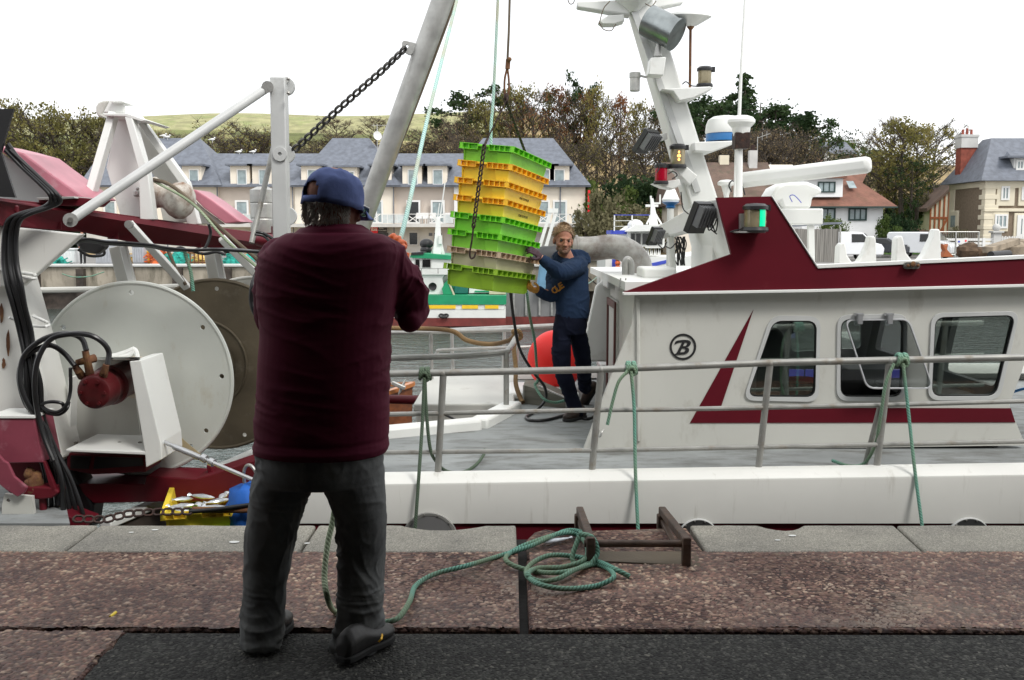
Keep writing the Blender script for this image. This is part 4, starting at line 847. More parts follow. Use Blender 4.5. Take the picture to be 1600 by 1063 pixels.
Y = 112; h4 = T('hillside_house', (X(1278), Y, hz(X(1278), Y)), 'low brown tiled roof peeping above the radar arm', 'house')
MB().bb(X(1268), X(1288), Y, Y + 6, hz(X(1278), Y) - 1, P(0, 256, Y).z).build('wall', M['whitewall'], h4, smooth=False); hip(MB(), X(1262), X(1293), Y - .5, Y + 7, P(0, 256, Y).z, X(1272), X(1284), Y + 3, P(0, 245, Y + 3).z).build('roof', M['tilered'], h4, smooth=False)
# ---- villa
Y = 78; vl = T('villa', (X(1570), Y, GZ), 'tall stone villa with grey slate roof and brick chimney', 'house'); XV = lambda px: P(px, 300, 78).x
xc = XV(1540); ze = P(0, 283, 78).z; yb = 84.2
MB().bb(xc, xc + 16, 78, yb, GZ, ze).build('wall', M['pebble'], vl, smooth=False)
r = MB(); za = P(0, 217, 81).z; r.add([(xc - .7, 77.3, ze), (xc + 17, 77.3, ze), (xc + 17, yb + .7, ze), (xc - .7, yb + .7, ze), (P(1549, 217, 80.5).x, 80.5, za), (xc + 14, 80.5, za), (xc + 14, 82, za), (P(1549, 217, 80.5).x, 82, za)], [(0, 1, 5, 4), (1, 2, 6, 5), (2, 3, 7, 6), (3, 0, 4, 7), (4, 5, 6, 7), (3, 2, 1, 0)])
r.build('roof', M['slate'], vl, smooth=False)
tr = MB()
tr.bb(xc - .06, xc + .75, 77.9, 78.5, GZ, ze).bb(xc - .08, xc + .5, yb - .9, yb + .06, GZ, ze)                      # quoins
for k in range(7): tr.bb(xc - .1, xc + 1.0, 77.86, 78.9, GZ + .5 + k * .78, GZ + .85 + k * .78)
tr.bb(xc - .12, xc + 16, 77.84, 78.2, ze - .55, ze - .003); tr.bb(xc - .12, xc + .1, 78.2, yb + .1, ze - .45, ze - .003); tr.bb(xc - .1, xc + 16, 77.8, 78.1, P(0, 331, 78).z, P(0, 326, 78).z)
for a, b in ((1562, 1580), (1596, 1612)): tr.bb(XV(a) - .25, XV(b) + .25, 77.88, 78.1, P(0, 322, 78).z, ze - .5)
tr.bb(XV(1552), XV(1577), 77.87, 78.1, P(0, 362, 78).z, P(0, 331, 78).z); tr.bb(XV(1586), XV(1606), 77.87, 78.1, GZ, P(0, 333, 78).z)
tr.build('stone_trim', M['trim'], vl, bevel=.03, smooth=False)
window(vl, 1565, 1577, 291, 313, 77.85, M['wframe'], M['glassc'], .14, (.5,)); window(vl, 1555, 1574, 335, 357, 77.84, M['wframe'], M['glassc'], .14, (.3, .6)); window(vl, 1590, 1602, 336, 372, 77.84, M['wframe'], M['glassc'], .3, (), 'door')
window(vl, 1597, 1610, 292, 313, 77.85, M['wframe'], M['glassc'], .14, (.5,))
# side window faces -x
zz0, zz1 = P(0, 355, 83).z, P(0, 337, 83).z
f = MB().bb(xc - .14, xc + .1, 82.4, 84.0, zz0 - .3, zz1 + .4).build('window', M['trim'], vl, bevel=.08); MB().bb(xc - .17, xc - .13, 82.8, 83.6, zz0, zz1).build('pane', M['glassc'], f)
dx0, dx1 = XV(1584), XV(1604); zd = P(0, 268, 78).z; dm = MB().bb(dx0, dx1, 78.2, 81, zd, P(0, 246, 78).z).build('dormer', M['wframe'], vl, smooth=False)
MB().bb(dx0 - .8, dx1 + .6, 77.6, 81.5, P(0, 247, 78).z, P(0, 244, 78).z).prism([V((dx0 - .4, 77.9, P(0, 244, 78).z)), V((dx1 + .3, 77.9, P(0, 244, 78).z)), V((dx1, 80, P(0, 231, 78).z)), V((dx0 + .2, 80, P(0, 231, 78).z))], (0, 2.5, 0)).build('dormer_roof', M['slate'], dm, smooth=False)
window(vl, 1588, 1600, 250, 266, 78.1, M['wframe'], M['glassc'], .14, (.5,))
cb = P(1508, 272, 82.5); ct = P(1508, 224, 82.5); k = MB().bb(cb.x - .62, cb.x + .62, 82, 83, cb.z - .5, ct.z - .4).build('chimney', M['brick'], vl, smooth=False)
MB().bb(cb.x - .68, cb.x + .68, 81.9, 83.1, ct.z - .4, ct.z + .45).bb(cb.x - .74, cb.x + .74, 81.84, 83.16, ct.z + .45, ct.z + .65).build('chimney_cap', M['stonew'], k)
for d in (-.35, 0, .35): MB().cyl(V((cb.x + d, 82.5, ct.z + .65)), V((cb.x + d, 82.5, ct.z + 1.1 + .1 * (d == 0))), .12, .1, 8).build('chimney_pot', M['brick'], k)
# annex
Y = 89; an = T('timbered_annex', (XV(1470) * 1.1, Y, GZ), 'half-timbered annex with orange-brown beams left of the villa', 'annex')
xa, xb = P(1454, 330, Y).x, P(1489, 330, Y).x; zl, zh = P(0, 322, Y).z, P(0, 290, Y).z
MB().add([(xa, Y, GZ), (xb, Y, GZ), (xb, Y, zh), (xa, Y, zl), (xa, Y + 5, GZ), (xb, Y + 5, GZ), (xb, Y + 5, zh), (xa, Y + 5, zl)], [(0, 1, 2, 3), (7, 6, 5, 4), (0, 4, 5, 1), (1, 5, 6, 2), (3, 2, 6, 7), (0, 3, 7, 4)]).build('wall', M['trim'], an, smooth=False)
tb = MB()
for i in range(6):
    t = i / 5; x = lerp(xa, xb, t); tb.bb(x - .07, x + .07, Y - .06, Y - .003, GZ, lerp(zl, zh, t))
tb.bb(xa, xb, Y - .07, Y - .01, P(0, 342, Y).z, P(0, 339, Y).z); tb.beam(V((xa + .3, Y - .04, GZ + .6)), V((lerp(xa, xb, .75), Y - .04, P(0, 342, Y).z)), .1, .14)
tb.build('timber_frame', M['wood_or'], an, smooth=False)
MB().prism([V((xa - .5, Y - .5, zl - .5)), V((xb, Y - .5, zh)), V((xb, Y - .5, zh + .25)), V((xa - .5, Y - .5, zl - .2))], (0, 6, 0)).build('roof', M['tilebr'], an, smooth=False)
# retaining walls, fences
tag(MB().prism([P(1428, 330, 92), P(1452, 318, 92), P(1452, 345, 92), P(1428, 345, 92)], (0, .6, 0)).build('garden_wall', M['rock']), 'grey stone garden wall on the lawn left of the annex', 'wall')
tag(MB().prism([P(1425, 356, 80), P(1485, 366, 80), P(1485, 385, 80), P(1425, 385, 80)], (0, .4, 0)).build('garden_wall', M['mudrock']), 'dark sloping wall behind the white pickup van', 'wall')
wf = T('rail_fence', (P(1515, 380, 76).x, 76, GZ), 'white post-and-rail fence in front of the villa', 'fence')
for py in (374.5, 380.5, 386): a, b = P(1470, py, 76), P(1553, py, 76); MB().bb(a.x, b.x, 75.96, 76.04, a.z - .09, a.z + .09).build('rail', M['wframe'], wf)
for px in (1478, 1509, 1537, 1552): a = P(px, 372, 76); MB().bb(a.x - .1, a.x + .1, 75.9, 76.1, GZ, a.z).build('post', M['wframe'], wf)
pf = MB(); 
for i in range(26): x = P(1563, 380, 76).x + i * .13; pf.bb(x - .035, x + .035, 75.97, 76.03, GZ, P(0, 370, 76).z + .05 * (i % 2))
for py in (373, 384): z = P(0, py, 76).z; pf.bb(P(1562, 380, 76).x, P(1562, 380, 76).x + 3.4, 76.035, 76.08, z - .05, z + .05)
tag(pf.build('picket_gate', M['wframe'], smooth=False), 'white picket gate right of the stone gate pillar', 'gate')
a = P(1556, 388, 76); gp = MB().bb(a.x - .3, a.x + .3, 75.8, 76.3, GZ, P(0, 364, 76).z).bb(a.x - .42, a.x + .42, 75.65, 76.45, P(0, 364, 76).z, P(0, 361, 76).z).ball(V((a.x, 76.05, P(0, 356, 76).z)), .3)
tag(gp.build('gate_pillar', M['stonew'], bevel=.02), 'stone gate pillar with ball finial before the villa', 'gate pillar')
mf = T('mesh_fence', (P(1490, 400, 68).x, 68, GZ), 'grey metal site fence panels left of the rubble', 'fence')
m = MB()
for px in (1452, 1494, 1530): a = P(px, 362, 68); m.cyl(V((a.x, 68, GZ)), V((a.x, 68, a.z)), .05, n=6)
for py in (362.5, 398): a, b = P(1452, py, 68), P(1530, py, 68); m.cyl(V((a.x, 68, a.z)), V((b.x, 68, a.z)), .04, n=6)
m.build('frame', M['galv'], mf)
m = MB(); a, b = P(1452, 372, 68), P(1530, 372, 68)
for i in range(30): x = lerp(a.x, b.x, i / 29); m.bb(x - .006, x + .006, 68.0, 68.012, GZ + .2, P(0, 363, 68).z)
m.build('mesh', M['galv'], mf, smooth=False)
a = P(1503, 377, 67.9); sgn = T('notice', a, 'small white notice board on the grey site fence', 'notice'); MB().bb(a.x - .38, a.x + .38, 67.88, 67.91, a.z - .14, a.z + .17).build('board', M['wframe'], sgn); MB().bb(a.x - .28, a.x - .14, 67.86, 67.875, a.z - .09, a.z + .02).build('blue_mark', M['blueboat'], sgn); MB().lathe([(.07, 0), (.07, .01)], V((a.x + .25, 67.875, a.z + .02)), (0, -1, 0), 12).build('red_mark', M['ibisred'], sgn)
# board fence
bf = T('board_fence', (P(1280, 400, 62).x, 62, GZ), 'weathered grey vertical board fence behind the radar post', 'fence')
a, b = P(1241, 358, 62), P(1311, 358, 62); n = 22
m = MB()
for i in range(n): x = lerp(a.x, b.x, i / n); m.bb(x, x + (b.x - a.x) / n - .012, 62 - .02 * (i % 2), 62.05, GZ, a.z + rnd(-.02, .02))
m.build('boards', M['fence'], bf, smooth=False); MB().cyl(V((b.x + .05, 61.9, GZ)), V((b.x + .05, 61.9, a.z + .1)), .06).build('post', M['galv'], bf); MB().cyl(V((a.x - .05, 61.9, GZ)), V((a.x - .05, 61.9, a.z + .1)), .06).build('post', M['galv'], bf)
tag(MB().prism([P(1232, 351, 66), P(1316, 347, 66), P(1316, 350, 66), P(1232, 355, 66)], (0, 3, 0)).build('lean_to_roof', M['slate']), 'dark flat lean-to roof edge behind the board fence', 'roof')
# ---- vehicles
def car(name, px0, px1, Y, kind, m, label, cat='car', flip=False, yaw=0):
    a = P(px0, 390, Y).x; b = P(px1, 390, Y).x; L_ = 4.2 if kind == 'car' else 4.7; t = T(name, ((a + b) / 2, Y, GZ), label, cat, rz=yaw)
    if kind == 'car': pr = [(-2.1, .35), (-2.12, .75), (-1.95, .95), (-1.2, 1.02), (-.5, 1.42), (.9, 1.44), (1.7, 1.05), (2.05, .95), (2.1, .4)]; win = [(-1.0, 1.02), (-.42, 1.36), (.85, 1.37), (1.45, 1.04)]
    else: pr = [(-2.3, .35), (-2.35, .8), (-2.15, 1.05), (-1.55, 1.2), (-.95, 1.78), (-.6, 1.86), (2.2, 1.86), (2.3, 1.7), (2.32, .4)]; win = [(-1.4, 1.2), (-.85, 1.72), (-.1, 1.72), (-.1, 1.18)]
    s = -1 if flip else 1; hw = .86
    body = MB(); pts = [V((s * x, -hw, z)) for x, z in pr]; 
    # tumblehome: cabin narrower
    n = len(pr); rows = [(-hw, 0), (-hw * .6, .02), (hw * .6, .02), (hw, 0)]; vs = []
    for j, (y, dz) in enumerate(rows):
        for x, z in pr: vs.append(V((s * x, y * (1 - .12 * max(0, z - .95)), z + dz)))
    fs = [[j * n + i, j * n + (i + 1) % n, (j + 1) * n + (i + 1) % n, (j + 1) * n + i] for j in range(3) for i in range(n)] + [list(range(n))[::-1], [3 * n + i for i in range(n)]]
    body.add(vs, fs).build('body', m, t, bevel=.06, local=True)
    gl = MB()
    for side in (-1, 1): gl.add([V((s * x, side * (hw * (1 - .12 * max(0, z - .95)) + .012), z)) for x, z in win], [list(range(len(win)))])
    gl.build('side_window', M['glassk'], t, local=True, smooth=False)
    w0, w1 = (pr[3], pr[4]); ws = MB(); nx_ = V((-(w1[1] - w0[1]), 0, w1[0] - w0[0])).normalized() * .02; nx_.x *= s
    ws.add([V((s * lerp(w0[0], w1[0], tt), y * hw * (.93 - .05 * tt), lerp(w0[1], w1[1], tt) + .025)) + nx_ for tt, y in ((.08, -1), (.08, 1), (.94, 1), (.94, -1))], [(0, 1, 2, 3)]).build('windscreen', M['glassd'], t, local=True, smooth=False)
    for x in (-1.35, 1.35):
        for y in (-hw + .05, hw - .05):
            w = MB().lathe([(.22, -.11), (.31, -.11), (.33, -.06), (.33, .06), (.31, .11), (.22, .11)], V((s * x, y, .33)), (0, 1, 0), 20).build('wheel', M['tyre'], t, local=True); MB().lathe([(.03, -.12), (.2, -.115), (.21, -.09), (.21, .09), (.2, .115), (.03, .12)], V((s * x, y, .33)), (0, 1, 0), 14).build('rim', M['silver'], w, local=True)
    for y in (-.62, .62): MB().ball((s * (pr[1][0] + .1), y, .78), (.1, .2, .1)).build('headlight', M['glassc'], t, local=True)
    MB().bb(-2.2 * s - .06, -2.2 * s + .02 + .04, -.7, .7, .38, .62).build('grille', M['black'], t, local=True, bevel=.03)
    return t
car('parked_van', 1283, 1356, 66, 'van', M['vanpaint'], 'white panel van beside the grey board fence', 'van', flip=True, yaw=.1)
car('parked_car', 1350, 1402, 73.5, 'car', M['carpaint'], 'dark hatchback parked between the two white vans', 'car', flip=True, yaw=-.5)
car('parked_van', 1412, 1470, 72, 'van', M['vanpaint'], 'white compact van facing right with black bumper', 'van', flip=True, yaw=-.75)
# ---- rubble
def rockm(c, r, seed, sx=1, sy=1, sz=1):
    b = MB().ball((0, 0, 0), 1, n=12, m=8); b.v = [V((p.x * sx, p.y * sy, p.z * sz)) * r * (1 + .35 * noise.noise(p * 1.7 + V((seed, 0, 0)))) + V(c) for p in b.v]; return b
for i, (px, py, r, sx, m, w) in enumerate(((1513, 392, .62, 1.1, 'mudrock', 'round dark brown'), (1530, 396, .45, 1.5, 'mudrock', 'low brown'), (1548, 398, .45, 2.6, 'rock', 'long sandy'), (1582, 392, .75, 1.3, 'rock', 'large pale jagged'), (1596, 386, .6, 1.4, 'rock', 'rightmost pale'), (1560, 390, .5, 1.6, 'mudrock', 'brown half-buried'))):
    c = P(px, py, 60 + i * .4); tag(rockm(c, r, i * 3.3, sx, .8, .8).build('rubble_block', M[m], ang=20), w + ' lump in the rubble heap before the villa', 'rubble')
tag(MB().beam(P(1543, 391, 59), P(1586, 377, 60.5), .7, .38).build('concrete_slab', M['rock'], bevel=.04), 'long grey concrete slab tilted across the rubble heap', 'slab')
tag(MB().cyl(P(1548, 399, 56), P(1576, 397, 57), .22).build('black_pipe', M['black']), 'short black pipe roll lying before the rubble', 'pipe')
tag(MB().prism([P(1472, 381, 60), P(1478, 384, 60), P(1482, 381, 60), P(1480, 390, 60), P(1491, 402, 60), P(1472, 402, 60), P(1477, 392, 60)], (0, .5, 0)).build('rusty_bollard', M['wood_or'], bevel=.03), 'orange rusty pointed iron piece on the quay right of the vans', 'scrap iron')
# ---- things on the far quay
fy = 55
def fq(px, Y=fy): return P(px, 400, Y).x
def bin_(px0, px1, h, m, label, Y=fy):
    x0, x1 = fq(px0, Y), fq(px1, Y); t = T('pallet_box', ((x0 + x1) / 2, Y, GZ), label, 'box'); b = MB().bb(x0, x1, Y - .5, Y + .5, GZ + .12, GZ + h)
    for i in range(5): x = lerp(x0, x1, (i + .5) / 5); b.bb(x - .04, x + .04, Y - .54, Y - .5, GZ + .16, GZ + h - .1)
    b.bb(x0 - .04, x1 + .04, Y - .56, Y + .54, GZ + h, GZ + h + .08); b.build('tub', m, t, bevel=.015); f = MB()
    for i in range(3): x = lerp(x0 + .1, x1 - .1, i / 2); f.bb(x - .08, x + .08, Y - .45, Y + .45, GZ, GZ + .119)
    f.build('foot', m, t); return t
gb = mat('grey_tub_plastic', (.40, .42, .45), .6, var=.1)
bt = bin_(155, 178, 1.35, gb, 'tall pale grey tub marked D on the far quay'); text('lettering', 'D', (fq(161), fy - .6, GZ + .75), .5, M['signdark'], bt)
bin_(212, 230, 1.05, gb, 'ribbed grey tub beside the orange nets', 55.5)
bin_(100, 124, .85, M['whitewall'], 'white tub left of the black-clad man on the far quay', 56.2)
bin_(232, 250, .7, M['orange'], 'orange tub on the far quay left of the nets', 56)
def heap(px0, px1, h, m, label, Y=54.6, seed=0):
    x0, x1 = fq(px0, Y), fq(px1, Y); w = (x1 - x0) / 2; random.seed(seed); b = MB()
    g = MB().ball((0, 0, 0), 1, n=24, m=12); b.merge(g); b.v = [V(((x0 + x1) / 2 + p.x * w, Y + p.y * .8, GZ + max(0, p.z) * h * (1 + .5 * noise.noise(p * 3 + V((seed, 0, 0)))))) for p in b.v]
    for i in range(60):
        a = rnd(0, 6.28); c = V(((x0 + x1) / 2 + rnd(-1, 1) * w * .9, Y + rnd(-.7, .3), GZ + rnd(.1, .8) * h)); b.tube([c, c + V((rnd(-.3, .3), rnd(-.2, .1), rnd(-.15, .2))), c + V((rnd(-.5, .5), rnd(-.2, .1), rnd(-.2, .2)))], .03, 4)
    o = b.build('net_heap', m, ang=25); tag(o, label, 'fishing net'); return o
heap(76, 102, .45, M['fabricnet'], 'teal net heap at the far left of the far quay', seed=1)
heap(236, 262, .85, M['netor'], 'orange and red net heap on the far quay', 55.4, seed=2)
heap(262, 300, .75, M['fabricnet'], 'teal net heap right of the orange heap', 55.2, seed=3)
heap(300, 345, .6, M['nety'], 'sandy yellow net heap beside the teal ones', 56.4, seed=6)
heap(345, 420, .6, M['fabricnet'], 'long low teal net behind the rusty rail', 56, seed=4)
heap(178, 212, .4, M['nety'], 'sandy yellow net behind the white strut', 56, seed=5)
m = MB(); 
for i in range(9): x = lerp(fq(300), fq(350), i / 8); m.cyl(V((x, 54, GZ)), V((x, 54, GZ + .75)), .04, n=6)
for z in (.2, .72): m.cyl(V((fq(300), 54, GZ + z)), V((fq(350), 54, GZ + z)), .05, n=6)
tag(m.build('rusty_dredge', M['rust']), 'low rusty dredge frame on the far quay', 'dredge')
tag(MB().cyl(V((fq(219), 57, GZ)), V((fq(219), 57, 3.6)), .09).build('blue_post', M['blueboat']), 'thin blue post among the nets', 'post')
# pier behind the worker
pr_ = T('stone_pier', (P(932, 440, 46).x, 46, WZ), 'short stone pier block with nets on top behind the worker', 'pier')
x0, x1 = P(868, 430, 46).x, P(1010, 430, 46).x; z1 = P(0, 408, 46).z
MB().bb(x0, x1, 46, 52.2, P(0, 455, 46).z, z1).build('wall', M['concrete'], pr_); MB().bb(x0, x1, 46.4, 52.1, WZ - .5, P(0, 455, 46).z).build('pier_foot', M['timber'], pr_)
MB().bb(x0 - .1, x1, 45.85, 52.2, z1, z1 + .18).build('coping', M['stonew'], pr_, bevel=.03)
def heap2(px0, px1, h, m, label, Y, z, seed):
    o = heap(px0, px1, h, m, label, Y, seed); o.location.z += z - GZ
heap2(906, 930, .35, M['netor'], 'rusty orange net on the pier behind the worker', 46.8, z1 + .18, 8); heap2(920, 958, .4, M['fabricnet'], 'teal net on the pier behind the worker', 46.6, z1 + .18, 9); heap2(928, 960, .5, M['nety'], 'yellow floats and net on the pier', 47.4, z1 + .18, 10)
rope('hanging_line', [P(912, 412, 45.8), P(918, 432, 45.7), P(935, 446, 45.7), P(944, 452, 45.7)], .03, M['black'], 'black line hanging down the pier wall', 'line', n=5)
rope('hanging_line', [P(905, 447, 45.7), P(918, 444, 45.6), P(935, 430, 45.6), P(944, 408, 45.8)], .03, M['ropet'], 'pale teal line looped across the pier wall', 'line', n=5)
# ================================================================ the near trawler
random.seed(3)
bt = T('fishing_trawler', (2, 8, WZ), 'near white trawler with dark red wheelhouse roof and grey side deck', 'fishing boat')
DZ = 0.0
def sheer(x): return .015 * (x + 1)
bow = [(4.6, 5.88), (6.2, 6.05), (8, 6.6), (9.6, 7.4), (10.6, 8.2), (9.6, 9.1), (8, 9.9), (6.2, 10.5), (4.6, 10.7)]
c1, c2, c3_ = G(560, 690, DZ), G(752, 667, DZ), G(797, 640, DZ)
plan = [(-1.45, 5.85)] + bow + [(-.82, 10.7), (-.86, c3_.y + .05), (c3_.x, c3_.y + .05), (c2.x + .03, c2.y + .02), (-1.45, c1.y)]
hull = MB().prism([V((x, y, -.19)) for x, y in plan], (0, 0, .17)); 
lower = MB().prism([V((x, y + (.0 if y > 7 else .005), -3.0)) for x, y in plan], (0, 0, 2.81)).build('hull_bottom', M['red'], bt, smooth=False)
hull.build('hull', M['whitev'], bt, smooth=False)
MB().prism([V((x, y, -.0195)) for x, y in plan], (0, 0, .02)).build('deck', M['deck'], bt, smooth=False)
# rounded gunwale swept along the near side and the far side
def sweep(path, prof, inward):
    vs = []; n = len(prof)
    for i, (x, y) in enumerate(path):
        for d, z in prof: vs.append(V((x, y + inward * d, z + (sheer(x) if z > -.1 else 0))))
    fs = [(i * n + k, i * n + k + 1, (i + 1) * n + k + 1, (i + 1) * n + k) for i in range(len(path) - 1) for k in range(n - 1)] + [list(range(n)), [(len(path) - 1) * n + k for k in range(n)][::-1]]
    return MB().add(vs, fs)
gp = [(-.004, -.185), (-.004, .040), (.000, .052), (.012, .060), (.085, .086), (.10, .089), (.16, .088), (.18, .07), (.19, -.01)]
pn = [(-1.45 + .5 * i, 5.846) for i in range(13)] + [(x, y - .004) for x, y in bow[1:5]]
sweep(pn, gp, 1).build('gunwale', M['whitev'], bt, ang=24)
sweep([(x, 10.704 if x < 5 else y) for x, y in [(-.82 + .5 * i, 10.7) for i in range(11)] + bow[4:8][::-1]], gp, -1).build('gunwale', M['whitev'], bt, ang=60)
# coaming of the stern well
cm = [(-1.45, c1.y - .14), (c2.x - .02, c2.y - .13), (c3_.x + .03, c3_.y - .08)]
m = MB()
for (a, b) in zip(cm, cm[1:]): m.beam(V((a[0], a[1] + .07, .03)), V((b[0], b[1] + .07, .03)), .16, .10)
m.build('well_coaming', M['white'], bt, bevel=.02)
# far platform box
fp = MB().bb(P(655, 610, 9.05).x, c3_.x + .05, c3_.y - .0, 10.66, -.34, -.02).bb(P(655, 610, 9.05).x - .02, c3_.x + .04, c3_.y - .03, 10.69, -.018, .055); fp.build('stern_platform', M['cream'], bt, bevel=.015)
a, b = P(600, 628, 8.9), P(786, 637, 8.9); MB().cyl(a + V((-.6, .25, 0)), b + V((.1, .25, 0)), .042).build('red_pipe', M['red'], bt)
# freeing ports in the hull side
for px, py, r, lm in ((672, 842, 45, 'steelgrey'), (1090, 842, 34, 'darkin'), (1512, 842, 36, 'darkin')):
    c = P(px, py, 5.85); R = r / FPX * 5.85 * .97; kk = .90 if px < 700 else .975; f = MB().lathe([(R * kk, .0), (R * kk, .010), (R, .010), (R + .004, .002), (R + .004, -.01)], V((c.x, 5.838, c.z)), (0, -1, 0), 40)
    f.f = f.f[:-2]; o = f.build('freeing_port', M['galv'] if px < 700 else M['paintgrey'], bt)
    MB().lathe([(.01, .004), (R * kk, .004), (R * kk, -.004)], V((c.x, 5.834, c.z)), (0, -1, 0), 40).build('port_disc', M[lm], o)  # dark discs paint the shade in open ports, grey one is a plate
    bl = MB()
    for k in range(12): q = k * pi / 6 + .2; bl.ball(V((c.x + cos(q) * R * .95, 5.825, c.z + sin(q) * R * .95)), .006, n=6, m=4)
    bl.build('bolt', M['bolt'], o)
# near guard rail
gr = MB().tube([P(x, y, 6.0) for x, y in ((430, 586), (605, 584.5), (940, 577.5), (1040, 573.5), (1203, 567), (1390, 563), (1600, 558.5), (1800, 555))], .0215, 12).build('guard_rail', M['greyrail'], bt)
for l in (((430, 651), (613, 647.5), (930, 641), (1040, 640), (1193, 637), (1380, 633), (1600, 627), (1800, 622)), ((430, 708), (613, 707), (930, 704), (1185, 699), (1374, 695), (1600, 690), (1800, 686))):
    MB().tube([P(x, y, 6.0) for x, y in l], .0145, 10).build('rail_bar', M['greyrail'], gr)
for (xa, ya, xb, yb) in ((684, 745, 692.5, 584), (924, 745, 939, 578), (1184, 741, 1203, 568), (1369, 737, 1390, 564), (1700, 733, 1722, 558), (450, 746, 458, 586)):
    a, b = P(xa, ya, 6.0), P(xb, yb, 6.0); p = MB().cyl(a, b - V((0, 0, .012)), .021, n=12); p.lathe([(.036, 0), (.034, .006), (.022, .02)], a + V((0, 0, .0)), (0, 0, 1), 14); p.ball(b, .026, n=10, m=6); p.build('rail_post', M['greyrail'], gr)
MB().cyl(P(1352, 726, 6.2), P(1376, 632, 6.02), .017, n=10).build('rail_brace', M['greyrail'], gr)
# rails round the stern well and far side
wr_ = MB().tube(spline([P(430, 565, 8.25), P(600, 560, 8.3), P(720, 556, 8.35), P(783, 551, 8.5), P(795, 546, 8.7), P(806, 528, 9.6)], 6), .026, 10).build('well_rail', M['greyrail'], bt)
MB().cyl(P(791, 657, 8.5), P(791, 550, 8.52), .024).build('rail_post', M['greyrail'], wr_)
fr_ = MB().tube(spline([P(430, 522, 10.2), P(672, 519, 10.2), P(800, 516, 10.2), P(806, 522, 9.8)], 5), .022, 10).build('far_rail', M['galv'], bt)
MB().tube([P(690, 517, 10.62), P(800, 512, 10.62), P(960, 505, 10.62)], .026, 10).build('rail_bar', M['galv'], fr_)
MB().tube(spline([P(680, 556, 10.2), P(684, 550, 10.2), P(694, 547, 10.2), P(800, 543, 10.2), P(868, 541, 10.4)], 4), .017, 8).build('rail_bar', M['galv'], fr_)
for x0, y0, x1, y1, Y in ((675, 604, 673, 520, 10.2), (708, 598, 706, 518, 10.6), (786, 598, 788, 514, 10.6), (806, 590, 810, 522, 10.2)): MB().cyl(P(x0, y0, Y), P(x1, y1, Y), .019).build('rail_post', M['galv'], fr_)
rope('mooring_line', [P(560, 512, 9.9), P(613, 513, 10.0), P(700, 516, 10.12), P(730, 532, 10.1), P(765, 538, 10.0), P(795, 532, 9.8), P(806, 521, 9.7)], .024, M['ropeb'], 'brown rope drooping along the far rail to the rail corner')
rope('mooring_line', [P(806, 524, 9.62), P(802, 518, 9.58), P(811, 518, 9.58), P(814, 527, 9.6), P(806, 533, 9.55), P(803, 545, 9.3), P(806, 575, 9.2), P(806, 600, 9.1), P(813, 622, 9.0), P(817, 629, 8.95)], .022, M['ropeb'], 'brown rope knotted on the rail corner and hanging to the grey hatch')
# wheelhouse
YC = 7.08
def xz(l, Y=YC): return [XZ(a, b, Y) for a, b in l]
outer = xz([(992, 452), (988, 505), (963, 568), (911, 706), (1602, 696), (1577, 634), (1604, 560), (1640, 436)])
wins = [[(1204, 494), (1281, 495), (1278, 627), (1161, 625)], [(1308, 493), (1417, 491), (1413, 626), (1307, 626)], [(1455, 490), (1592, 487), (1560, 625), (1449, 625)]]
def shrink(l, k):
    c = sum(l, V((0, 0))) / len(l); return [c + (p - c) * 1 - (p - c).normalized() * k for p in l]
rr = [rrect(xz(w), .085, 6) for w in wins]
wh = T('x', (0, 0, 0), None, None); bpy.data.objects.remove(wh)
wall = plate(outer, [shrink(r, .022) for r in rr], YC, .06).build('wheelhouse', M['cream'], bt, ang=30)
for r in rr:
    sh_ = plate(shrink(r, -.004), [shrink(r, .032)], YC - .014, .03).build('window_frame', M['paintgrey'], wall, ang=30, bevel=.004)
    plate(shrink(r, .0325), [shrink(r, .041)], YC - .006, .03).build('window_seal', M['black'], wall, ang=30)
for i in (0, 2): plate(shrink(rr[i], .040), [], YC + .012, .006).build('window_pane', M['clear'], wall)
# open second window hinged at the top, swung outwards
ow = rrect(xz([(1317, 499), (1418, 497), (1446, 606), (1343, 606)], YC), .06, 6)
piv = max(p.y for p in ow)
def swing(mb):
    for v in mb.v:
        d = piv - v.z; a = RAD(13); v.z = piv - d * cos(a); v.y = YC - .035 + (v.y - YC) - d * sin(a)
    return mb
owf = swing(plate(ow, [shrink(ow, .013)], YC, .02)).build('open_window', M['silver'], wall, bevel=.003); swing(plate(shrink(ow, .012), [], YC + .008, .005)).build('window_pane', M['dusty'], owf)
for px in (1343, 1390):
    p = P(px, 494, YC - .05); MB().bb(p.x - .016, p.x + .016, YC - .075, YC - .052, p.z - .055, p.z + .015).bb(p.x - .03, p.x + .03, YC - .052, YC - .014, p.z + .0, p.z + .02).build('hinge', M['silver'], owf)
# red stripe with rising blade, a thin painted skin on the wall
st = xz([(1078, 661), (1177, 484), (1126, 637), (1579, 638), (1586, 660)])
plate(st, [], YC - .006, .008).build('stripe', M['redflat'], wall, smooth=False)
lg = plate(circ(XZ(1067, 542, YC), .0945, 48), [circ(XZ(1067, 542, YC), .080, 48)], YC - .006, .008).build('logo_ring', M['blackm'], wall)
cL = P(1067, 542.5, YC)
def blk(l): return [V((cL.x + x * .1, cL.z + y * .1)) for x, y in l]
